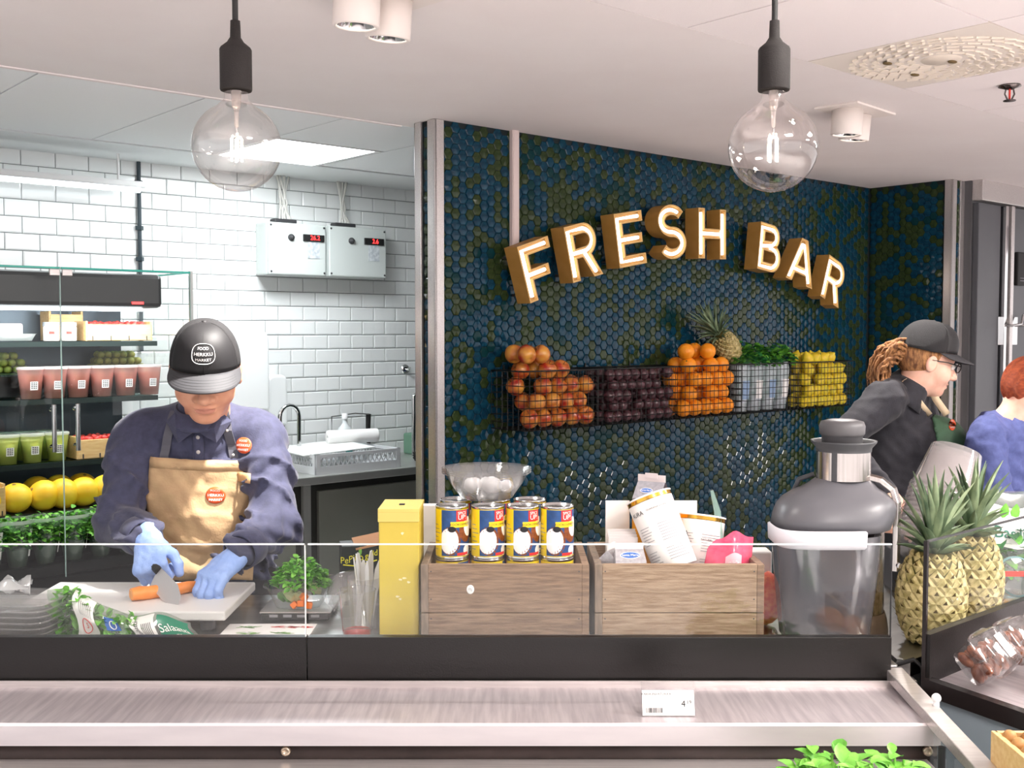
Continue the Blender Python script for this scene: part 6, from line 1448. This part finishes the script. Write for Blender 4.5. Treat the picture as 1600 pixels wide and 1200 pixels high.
b = MB(); add_np(b, *snet(wbody, (1.0, 3.66, 0), (1.95, 4.45, 1.46), .016)); add_np(b, HV, HFc, hW, HMI)
for w_, f_ in ((A(1388, 774, 3.77), (.55, -.5, -.6)), (A(1528, 779, 4.04), (.6, -.6, -.4))):
    add_np(b, *snet(lambda P: hand_prims(P, w_, f_, (.2, -.3, .9), 1, [(.4, .5, .3)]*4), [w_[i]-.19 for i in range(3)], [w_[i]+.19 for i in range(3)], .005))
b.build('body', [skin_f, lip_m], wom, world=True)
b = MB(); add_np(b, *snet(lambda P: wbody(P)-.012, (1.2, 3.9, .03), (1.75, 4.45, .86), .016)); b.build('trousers', trouser, wom, world=True)
cap(wom, hW @ Matrix.Translation((0, -.004, .016)), False)
b = MB(hW); b.tube([(0, -.026, -.088), (0, -.03, -.10), (0, -.042, -.15), (0, -.05, -.175)], [.0565, .060, .064, .072], 24, caps=False); b.build('collar', black_top, wom, world=True, solid=.004)
b = MB(hW); b.box((0, .094, .085), (.034, .003, .02)); 
hair_b = mat('hair_brown', '6b4228', .5, col2='c08a58', scale=35, stretch=(3, 3, 1), bump=.6, bscale=220)
def hair_w(P): return np.maximum(np.maximum(el(P, (0, -.018, .022), (.081, .100, .098)), P[1]-.012-.35*np.maximum(P[2], 0)+.3*np.maximum(-P[2], 0)), -(P[2]+.055))
b = MB(); add_np(b, *snet(hair_w, (-.1, -.135, -.12), (.1, .12, .14), .0045), hW); hw_ = b.build('hair', hair_b, wom, world=True)
rg = random.Random(17); b = MB()
for k in range(130):
    a, e_ = rg.uniform(-1, 1), rg.uniform(-1, 1); p0 = Vector((a*.04, -.10+.01*e_, .02+e_*.03)); L = rg.uniform(.08, .15); pts = [p0]; dv = Vector((a*.45, -1, -.15+e_*.35)).normalized(); ph = rg.uniform(0, 6)
    for i in range(1, 8): u_ = i/7; pts.append(p0+dv*L*.55*min(1, u_*1.6)+Vector((.012*math.sin(u_*9+ph), .012*math.cos(u_*8+ph), -.11*u_*u_+.02*math.sin(u_*7+ph))))
    b.tube(pts, [.0055]+[.006]*5+[.004, .001], 5)
o_ = b.build('ponytail', hair_b, hw_ and wom, world=False); o_.data.transform(BASE[wom.name].inverted() @ hW); o_['kind'] = 'stuff'
# glasses
gm = mat('glasses_black', '121214', .3); b = MB(hW)
for s in (-1, 1):
    b.tube([(s*.032+.023*math.cos(a), .106, .004+.017*math.sin(a)) for a in [k*.393 for k in range(16)]], .0022, 6, closed=True); b.tube([(s*.055, .104, .010), (s*.078, .05, .012), (s*.080, -.01, .008)], .0022, 6)
b.tube([(-.009, .107, .006), (.009, .107, .006)], .002, 6); b.build('glasses', gm, wom, world=True)
for s in (-1, 1): b = MB(hW); b.ball((.031*s, .082, .003), .0115, 14, 10); e_ = b.build('eye', MATS['eye_white'], wom, world=True); b = MB(hW); b.ball((.031*s, .0885, .001), .0058, 12, 8); b.build('iris', MATS['iris_dark'], e_, world=True)
# apron and straps
Fw = Vector((.90, -.36, .22)).normalized(); Pc = Vector(A(1464, 690, 4.02)); ztop = at(1470, 648, 4.1).z
def wap(P): d = wt_(P, .010)+wr(P, .002); d = np.maximum(d, -((P[0]-Pc.x)*Fw.x+(P[1]-Pc.y)*Fw.y+(P[2]-Pc.z)*Fw.z)); return np.maximum(d, P[2]-ztop-.25*(P[0]-Pc.x)*0)
b = MB(); add_np(b, *snet(wap, (1.3, 3.85, .7), (1.95, 4.42, 1.45), .009)); wa_o = b.build('apron', apron_g, wom, world=True)
def on_t(px, py, off=.008):   # first hit of the view ray with the torso
    d_ = ray(px, py).normalized(); o_ = Vector((0, 0, CAMZ)); tt = 3.6
    for _ in range(90):
        p = o_+d_*tt; v = float(wt_([np.array([p.x], np.float32), np.array([p.y], np.float32), np.array([p.z], np.float32)])[0])
        if v < .002: break
        tt += max(v*.8, .001)
        if tt > 4.6: tt = 4.35; break
    return o_+d_*(tt-off)
strap_b = mat('strap_beige', 'd6c0a0', .7)
for path in ([(1412, 594), (1424, 612), (1438, 632), (1452, 649)], [(1456, 612), (1464, 626), (1474, 640), (1480, 648)]):
    pts = [on_t(*p) for p in path]; b = MB(); vs = []
    for i, p in enumerate(pts):
        tg = (pts[min(i+1, 3)]-pts[max(i-1, 0)]).normalized(); sd = tg.cross(ray(*path[i]).normalized()).normalized()*.013; vs += [p+sd, p-sd]
    b.add(vs, [(2*i, 2*i+1, 2*i+3, 2*i+2) for i in range(3)], True); b.build('apron_strap', strap_b, wom, world=True, solid=.003)
wfn = lambda x, y: (lambda q: q)(on_t(1488+x*250, 664-y*420, .020))
emblem(wfn, .022, wa_o, None, orange_badge, white_paper)
# ---------------------------------------------------------------- red-haired person at the edge
red_p = thing('person', 'red-haired person in blue work shirt bending forward by the grey door', 'person', (1.95, 3.95, 0))
sh_b = mat('blue_shirt', '4a5284', .8, col2='545d92', scale=50, bump=.12, bscale=200)
def rt_(P, g=0.):
    d = rc(P, A(1562, 700, 3.95), A(1545, 800, 3.98), .115+g, .14+g); d = smin(d, rc(P, A(1545, 672, 3.85), A(1580, 672, 4.1), .055+g, .055+g), .06); d = smin(d, rc(P, A(1562, 680, 3.95), A(1588, 662, 3.93), .075+g, .055+g), .04)
    d = smin(d, el(P, (1.80, 3.98, .88), (.16+g, .15+g, .16+g)), .08); return d
def ra_(P, g=0.): return np.minimum(smin(rc(P, A(1540, 685, 3.82), A(1560, 790, 3.75), .062+g, .05+g), rc(P, A(1560, 790, 3.75), A(1640, 840, 3.62), .05+g, .036+g), .03), smin(rc(P, A(1585, 690, 4.1), A(1625, 780, 4.08), .062+g, .05+g), rc(P, A(1625, 780, 4.08), A(1700, 840, 3.9), .05+g, .036+g), .03))
b = MB(); add_np(b, *snet(lambda P: smin(rt_(P), ra_(P), .04)+wr(P, .004), (1.5, 3.4, .78), (2.25, 4.35, 1.38), .0095)); b.build('shirt', sh_b, red_p, world=True)
hR_ = faceM(at(1612, 618, 3.92), (.90, -.05, -.42), (.25, 0, 1))
def rbody(P):
    d = smin(rt_(P, -.014), ra_(P, -.012), .03)
    for s in (-1, 1): d = smin(d, rc(P, (1.80, 3.98+.09*s, .85), (1.8, 3.98+.1*s, .47), .085, .06), .05); d = smin(d, rc(P, (1.8, 3.98+.1*s, .47), (1.78, 3.98+.1*s, .07), .055, .04), .04); d = smin(d, rc(P, (1.78, 3.98+.1*s, .045), (1.92, 3.98+.1*s, .035), .038, .03), .03)
    return d
b = MB(); add_np(b, *snet(rbody, (1.5, 3.4, 0), (2.25, 4.35, 1.38), .016)); add_np(b, HV, HFc, hR_, HMI)
for w_ in (A(1643, 842, 3.61), A(1703, 842, 3.89)): add_np(b, *snet(lambda P: hand_prims(P, w_, (.8, -.4, -.4), (.2, -.3, .9), 1, [(.4, .5, .3)]*4), [w_[i]-.19 for i in range(3)], [w_[i]+.19 for i in range(3)], .005))
b.build('body', [skin_f, lip_m], red_p, world=True)
b = MB(); add_np(b, *snet(lambda P: rbody(P)-.012, (1.55, 3.75, .03), (2.1, 4.3, .84), .016)); b.build('trousers', trouser, red_p, world=True)
def hair_r(P): return np.maximum(np.maximum(el(P, (0, -.018, .036), (.0795, .106, .104)), P[1]-.055-.4*np.maximum(P[2]-.05, 0)+.9*np.maximum(.02-P[2], 0)), -(P[2]+.055-.75*np.maximum(P[1]+.07, 0)))+.0025*np.sin(160*P[0]+60*P[1])
b = MB(); add_np(b, *snet(hair_r, (-.1, -.14, -.1), (.1, .13, .15), .0045), hR_); b.build('hair', mat('hair_red', '8a3416', .5, col2='b4542a', scale=40, bump=.6, bscale=250, stretch=(1, 3, 3)), red_p, world=True)
for s in (-1, 1): b = MB(hR_); b.ball((.031*s, .082, .003), .0115, 14, 10); e_ = b.build('eye', MATS['eye_white'], red_p, world=True); b = MB(hR_); b.ball((.031*s, .0885, .001), .0058, 12, 8); b.build('iris', MATS['iris_dark'], e_, world=True)
b = MB(); c_ = at(1586, 664, 3.93); ax_ = (at(1612, 618, 3.92)-c_).normalized(); b.tube([c_-ax_*.03, c_-ax_*.01, c_+ax_*.02], [.085, .074, .07], 24, caps=False); b.build('collar', sh_b, red_p, world=True, solid=.004)
# ================================================================ RIGHT-HAND COUNTER
R0 = at(1445, 990, 2.2); R0.z = 0
RT = frame_T(R0, U, N, ZUP)
zR1, zRg = at(1445, 990, 2.2).z, at(1445, 845, 2.2).z
t = thing('side_counter', 'angled side counter with black fascia beside the main counter', 'counter', R0+U*.7, TH)
bk = R0-N*.5
sB = (.81-bk.x)/U.x
poly = [Vector((.835, 2.25, 0)), R0+U*1.7-N*.02, bk+U*1.7, bk+U*sB, Vector((.81, 2.26, 0))]
b = MB(); b.prism([(p.x, p.y) for p in poly], WT-.035, WT); b.build('worktop', MATS['worktop_steel'], t)
o = t.children[0]; o.data.transform(BASE[t.name].inverted())
poly2 = [R0+U*.12-N*.05, R0+U*1.65-N*.05, R0+U*1.65-N*.45, R0+U*.5-N*.45]
b = MB(); b.prism([(p.x, p.y) for p in poly2], .05, WT-.036); b.build('cabinet', dark_grey, t, world=True)
b = MB(RT); b.span((0, -.006, WT-.05), (1.7, .012, zR1)); b.build('front_panel', fp, t, world=True)
b = MB(RT); b.add([(0, 0, zR1), (1.7, 0, zR1), (1.7, 0, zRg), (0, 0, zRg)], [(0, 1, 2, 3)]); g_ = b.build('glass_guard', pane, t, world=True)
b = MB(RT); b.span((-.004, -.004, WT-.05), (.003, .004, zRg)); b.build('guard_edge', black_gloss, g_, world=True); b = MB(RT); b.span((0, -.004, zRg-.003), (1.7, .004, zRg)); b.build('top_edge', dark_grey, g_, world=True)
zD = WT-.03
b = MB(RT); b.add([(0, .012, zD), (1.7, .012, zD), (1.7, .36, zD-.03), (0, .36, zD-.03), (0, .012, zD-.02), (1.7, .012, zD-.02), (1.7, .36, zD-.05), (0, .36, zD-.05)], [(0, 1, 2, 3), (7, 6, 5, 4), (3, 2, 6, 7), (0, 3, 7, 4)]); b.build('display_shelf', steel_shelf, t, world=True)
b = MB(RT); b.add([(-.012, 0, zD+.012), (.012, 0, zD+.012), (.012, .38, zD-.02), (-.012, .38, zD-.02), (-.012, 0, zD-.022), (.012, 0, zD-.022), (.012, .38, zD-.055), (-.012, .38, zD-.055)], [(0, 3, 2, 1), (0, 4, 7, 3), (1, 2, 6, 5), (3, 7, 6, 2), (4, 5, 6, 7)]); b.build('shelf_rim', black_gloss, t, world=True)
b = MB(RT); b.add([(-.003, .012, .1), (-.003, .60, .1), (-.003, .60, zD-.075), (-.003, .012, zD-.023), (.012, .012, .1), (.012, .60, .1), (.012, .60, zD-.075), (.012, .012, zD-.023)], [(3, 2, 1, 0), (4, 5, 6, 7), (0, 1, 5, 4), (2, 3, 7, 6)]); b.build('end_panel', mat('panel_bluegrey', '8b99a2', .5), t, world=True)
b = MB(RT); b.span((.013, .013, .08), (1.68, .34, zD-.056)); b.build('base_cabinet', MATS['panel_bluegrey'], t, world=True)
# date boxes
date_m = mat('date_brown', '5e2c18', .3, col2='8a4a24', scale=60, bump=.2, bscale=120)
b = MB(); b.ball((0, 0, 0), (.011, .011, .02), 10, 8, fn=lambda v: 1+.04*math.sin(v.x*20)); dob = b.build('date_fruit', date_m); dmesh = dob.data; bpy.data.objects.remove(dob)
def datebox(s, o, rz, label, lab=True, z=None, seed=0):
    rg = random.Random(seed); zz = zD-.03*(o-.012)/.348 if z is None else z
    t = thing('date_box', label, 'date box', R0+U*s+N*o+ZUP*(zz+.002), (R(-5), 0, TH+R(rz)))
    bp = glass('box_clear', 'f4f2f2', .03, 1.5, haze=.05, boost=1.6)
    b = MB(); b.lathe([(.0001, 0), (.046, 0), (.05, .004), (.058, .05), (.064, .052), (.064, .055)], n=40, sq=5, sy=.78); b.build('box_base', bp, t)
    b = MB(); b.lathe([(.064, .056), (.058, .058), (.055, .075), (.05, .082), (.0001, .083)], n=40, sq=5, sy=.78); b.build('box_lid', bp, t)
    for k in range(16):
        x, y, z_ = -.036+(k % 4)*.024, -.02+((k//4) % 2)*.034, .016+(k//8)*.026
        link('date_fruit', dmesh, t, (x+rg.uniform(-.004, .004), y+rg.uniform(-.004, .004), z_), (rg.uniform(1, 2), rg.uniform(-.6, .6), rg.uniform(0, 6)))
    if lab:
        b = MB(); b.box((.008, 0, .0842), (.035, .05, .0006)); l_ = b.build('label_sticker', white_paper, t)
        b = MB(); b.text('taateli', .009, lambda x, y: (.008+x, .012+y, .0848)); b.text('medjool', .007, lambda x, y: (.008+x, .0+y, .0848)); b.build('print', ink, l_)
    return t
for k, (s_, o_, rx, rz, lb, hl) in enumerate(((.066, .066, 48, 8, 'clear box of brown dates with white label, end of the row', True), (.195, .058, 50, 2, 'clear box of brown dates leaning beside the end box', False), (.195, .175, 30, 10, 'clear box of brown dates with label at the shelf front', True), (.335, .062, 50, 0, 'clear box of brown dates by the glass, third from the rim', False), (.33, .18, 30, 4, 'clear box of brown dates at the front, second from the rim', True))):
    d_ = datebox(s_, o_, 0, lb, hl, seed=k); d_.rotation_euler = (R(rx), 0, TH+R(rz)); d_.location.z += .050*math.sin(R(rx))
# pineapples behind the side glass
pineapple('pineapple', 'whole pineapple beside the juicer at the glass edge', lean((.925, 2.385, WT+.002), (.04, 0, 1)), .077, .20, 11, .15)
pineapple('pineapple', 'whole pineapple behind the glass next to the basil bag', lean((1.055, 2.50, WT+.002), (.05, .02, 1)), .078, .215, 12, .14)
# nested clear tubs leaning
a0, a1 = at(1462, 810, 2.78), at(1492, 712, 2.82)
ax = (a1-a0).normalized()
for i in range(13):
    p = a0+ax*(i*.0125-.02); x = Vector((0, 1, 0)).cross(ax).normalized(); y = ax.cross(x)
    b = MB(); b.lathe([(.0001, .12), (.062, .12), (.064, .117), (.083, .008), (.087, .006), (.088, .0), (.086, -.001)], n=36)
    o = b.build('clear_tub', glass('tub_plastic', 'f2eeee', .06, 1.5, haze=.2, boost=1.5)); o.matrix_world = frame_T(p, x, y, ax) @ Matrix.Translation((0, 0, -.06)); tag(o, 'clear plastic tub nested in the leaning stack behind the pineapples', 'tub', 'nested clear tubs')
b = MB(); b.box((0, 0, .055), (.2, .2, .11)); p = a0; tag(b.build('storage_box', dark_grey, loc=(p.x+.02, p.y+.06, WT), bevel=.004), 'dark box under the leaning stack of clear tubs', 'box')
# basil bag
q = at(1572, 810, 2.62); t = thing('basil_bag', 'clear printed basil bag standing behind the side glass', 'bag', (q.x, 2.62, WT), R(12))
rg = random.Random(8); hB = q.z-WT+.065
def bb(u, v, k=1): e = math.sin(math.pi*u)**.6*math.sin(math.pi*(.08+.86*v))**.7; wv = .085+.02*v; return Vector(((u-.5)*2*wv, -.045*e*k, hB*v+.006*math.sin(u*8)*v))
b = MB(); b.grid(lambda u, v: bb(u, v), 18, 14); b.build('film_front', glass('basil_film', 'f2f6f2', .1, haze=.12, boost=1.5), t); b = MB(); b.grid(lambda u, v: bb(1-u, v, -1), 14, 10); b.build('film_back', bag_film, t)
b = MB(); b.grid(lambda u, v: bb(.03+.94*u, .62+.32*v-.05*math.sin(math.pi*u))+Vector((0, -.002, 0)), 16, 6); pbd = b.build('white_band', mat('band_white', 'f1efee', .4), t)
b = MB(); b.text('Basilika', .040, lambda x, y: bb(.5+x/.2, .69+y/hB)+Vector((0, -.004, 0))); b.build('print', green_ink, pbd)
for k, (u_, v_) in enumerate(((.5, .85), (.36, .84))):
    b = MB(); vs, fs = leaf_mesh(.04, .026); b.add([bb(u_, v_)+Vector((x, -.004+z*.3, y-.015)) for x, y, z in vs], fs, True); b.build('leaf_print', leaf_green, pbd)
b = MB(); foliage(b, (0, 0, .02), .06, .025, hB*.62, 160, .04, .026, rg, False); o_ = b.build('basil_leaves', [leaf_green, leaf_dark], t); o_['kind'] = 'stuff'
q = at(1578, 880, 2.545); t = thing('herb_tub', 'clear round tub with printed lid in front of the basil bag', 'tub', (q.x, 2.53, WT))
b = MB(); b.lathe([(.0001, 0), (.045, 0), (.052, .075)], n=28); b.build('tub_wall', clear_plastic, t)
b = MB(); b.lathe([(.0001, .004), (.042, .004), (.046, .06), (.0001, .062)], n=24); b.build('filling', mat('tub_teal', '5f9aa6', .5, col2='b98a4a', scale=30), t)
b = MB(); M2 = Matrix.Translation((0, -.02, .118)) @ Matrix.Rotation(R(72), 4, 'X'); b.T = M2; b.lathe([(.0001, .004), (.042, .004), (.048, .0), (.049, -.006)], n=30); l_ = b.build('lid', clear_plastic, t)
b = MB(M2); b.lathe([(.043, .0045), (.0475, .0005)], n=30); b.build('lid_ring', mat('ring_teal', '6f8f92', .3), l_)
b = MB(M2 @ Matrix.Translation((0, 0, .0052))); b.box((0, .006, 0), (.06, .012, .0004)); b.build('lid_label', red_ink, l_)
for k in range(3):
    q = at(1560+k*26, 765, 2.78); b = MB(); b.lathe([(.0001, 0), (.03, 0), (.055, .045), (.06, .047)], n=28); tag(b.build('clear_bowl', clear_plastic, loc=(q.x, 2.80+.0*k, WT+.22)), 'small clear bowl in the row behind the basil bag', 'bowl', 'bowls behind the basil')
b = MB(); b.box((0, 0, .1095), (.26, .13, .219)); q = at(1586, 765, 2.8); tag(b.build('display_riser', dark_grey, loc=(q.x, 2.80, WT), rot=(0, 0, 0)), 'dark riser box under the small clear bowls', 'riser')
# power cable and steel box in the gap between the counters
q = at(1418, 1010, 2.32); t = thing('junction_box', 'small steel junction box with black cable between the counters', 'junction box', (.835, 2.275, WT-.0))
b = MB(); b.box((-.02, -.035, -.055), (.055, .03, .04)); b.build('box_shell', steel, t, bevel=.003)
b = MB(); b.tube([(-.04, -.03, -.01), (.0, -.045, .008), (.015, -.055, -.005), (.017, -.06, -.06), (.014, -.055, -.15)], .005, 8); b.build('cable', black_matte, t)
b = MB(); b.box((-.03, -.05, -.10), (.02, .012, .018)); b.build('plug', mat('plug_tan', 'b99a6a', .5), t, bevel=.002)
# nut crate, bottom right
q = at(1567, 1157, 1.75); t = thing('nut_crate', 'pale wooden crate of nuts at the end of the side counter', 'crate', (q.x+.115, 1.72, 0))
zc = q.z
for y in (-.07, .07): b = MB(); b.box((0, y, zc-.05), (.22, .009, .1)); b.build('side_board', pine, t, bevel=.001)
for x in (-.11, .11): b = MB(); b.box((x, 0, zc-.05), (.01, .149, .1)); b.build('end_board', pine, t, bevel=.001)
b = MB(); b.box((0, 0, zc-.095), (.22, .14, .008)); b.build('bottom_board', pine, t)
b = MB(); b.box((0, 0, (zc-.1)/2), (.2, .12, zc-.1)); b.build('pedestal', dark_grey, t)
for k in range(24):
    b = MB() if k == 0 else None
    if k == 0: b.ball((0, 0, 0), (.014, .012, .012), 10, 8); nb = b.build('nut', mat('nut_brown', 'b98a52', .5, col2='a0703c', scale=60)); c = nb
    else: c = nb.copy(); COL.objects.link(c)
    c.location = (q.x+.02+(k % 6)*.034, 1.67+((k//6) % 4)*.033, zc-.003); c.rotation_euler = (rnd(0, 3), rnd(0, 3), 0); tag(c, 'brown nut heaped in the pale wooden crate', 'nut', 'nuts in the crate')
b = MB(); b.box((0, 0, zc-.05), (.20, .13, .07)); b.build('nut_bed', mat('nut_bed', '8a6238', .8), t)
# basil pots, bottom
def basil(px, py, Y, seed, label, r=.075):
    rg = random.Random(seed); q = at(px, py, Y); zt = q.z-.635; t = thing('basil_plant', label, 'basil plant', (q.x, Y, .636))
    b = MB(); b.lathe([(.0001, 0), (.04, 0), (.052, .085), (.054, .087), (.05, .085), (.0001, .08)], n=20); b.build('pot', mat('pot_terracotta', '3a3632', .6), t)
    b = MB()
    for k in range(14): a = k*2.4; b.tube([(.012*math.cos(a), .012*math.sin(a), .08), (.03*math.cos(a), .03*math.sin(a), zt*.6), (r*.6*math.cos(a), r*.6*math.sin(a), zt*.9)], .0022, 5)
    o_ = b.build('stems', leaf_bright, t); o_['kind'] = 'stuff'
    n = 0; lm_ = []
    vs, fs = leaf_mesh(.036, .026, bend=.35, cup_=.25, nseg=5)
    for m in (leaf_bright, leaf_green):
        b = MB(); b.add(vs, fs, True); o = b.build('leaf', m); lm_.append(o.data); bpy.data.objects.remove(o)
    for k in range(150):
        a = rg.uniform(0, 6.28); qq = math.sqrt(rg.random()); x, y = r*qq*math.cos(a), r*qq*math.sin(a); z = zt*(1-.25*qq*qq)-rg.uniform(0, .10)
        o = link('leaf', lm_[0 if rg.random() < .7 else 1], t, (x, y, z)); o.rotation_euler = (Matrix.Rotation(a-math.pi/2+rg.uniform(-.9, .9), 3, 'Z') @ Matrix.Rotation(rg.uniform(-.1, 1.0), 3, 'X')).to_euler(); k2 = rg.uniform(.6, 1.15); o.scale = (k2, k2, k2)
basil(1300, 1166, 1.76, 41, 'bright green basil plant in a dark pot, tallest below the shelf', .07); basil(1400, 1176, 1.78, 42, 'bright green basil plant in a dark pot next to the end rail', .07); basil(1345, 1185, 1.66, 43, 'bright green basil plant standing between the other basil pots', .07)
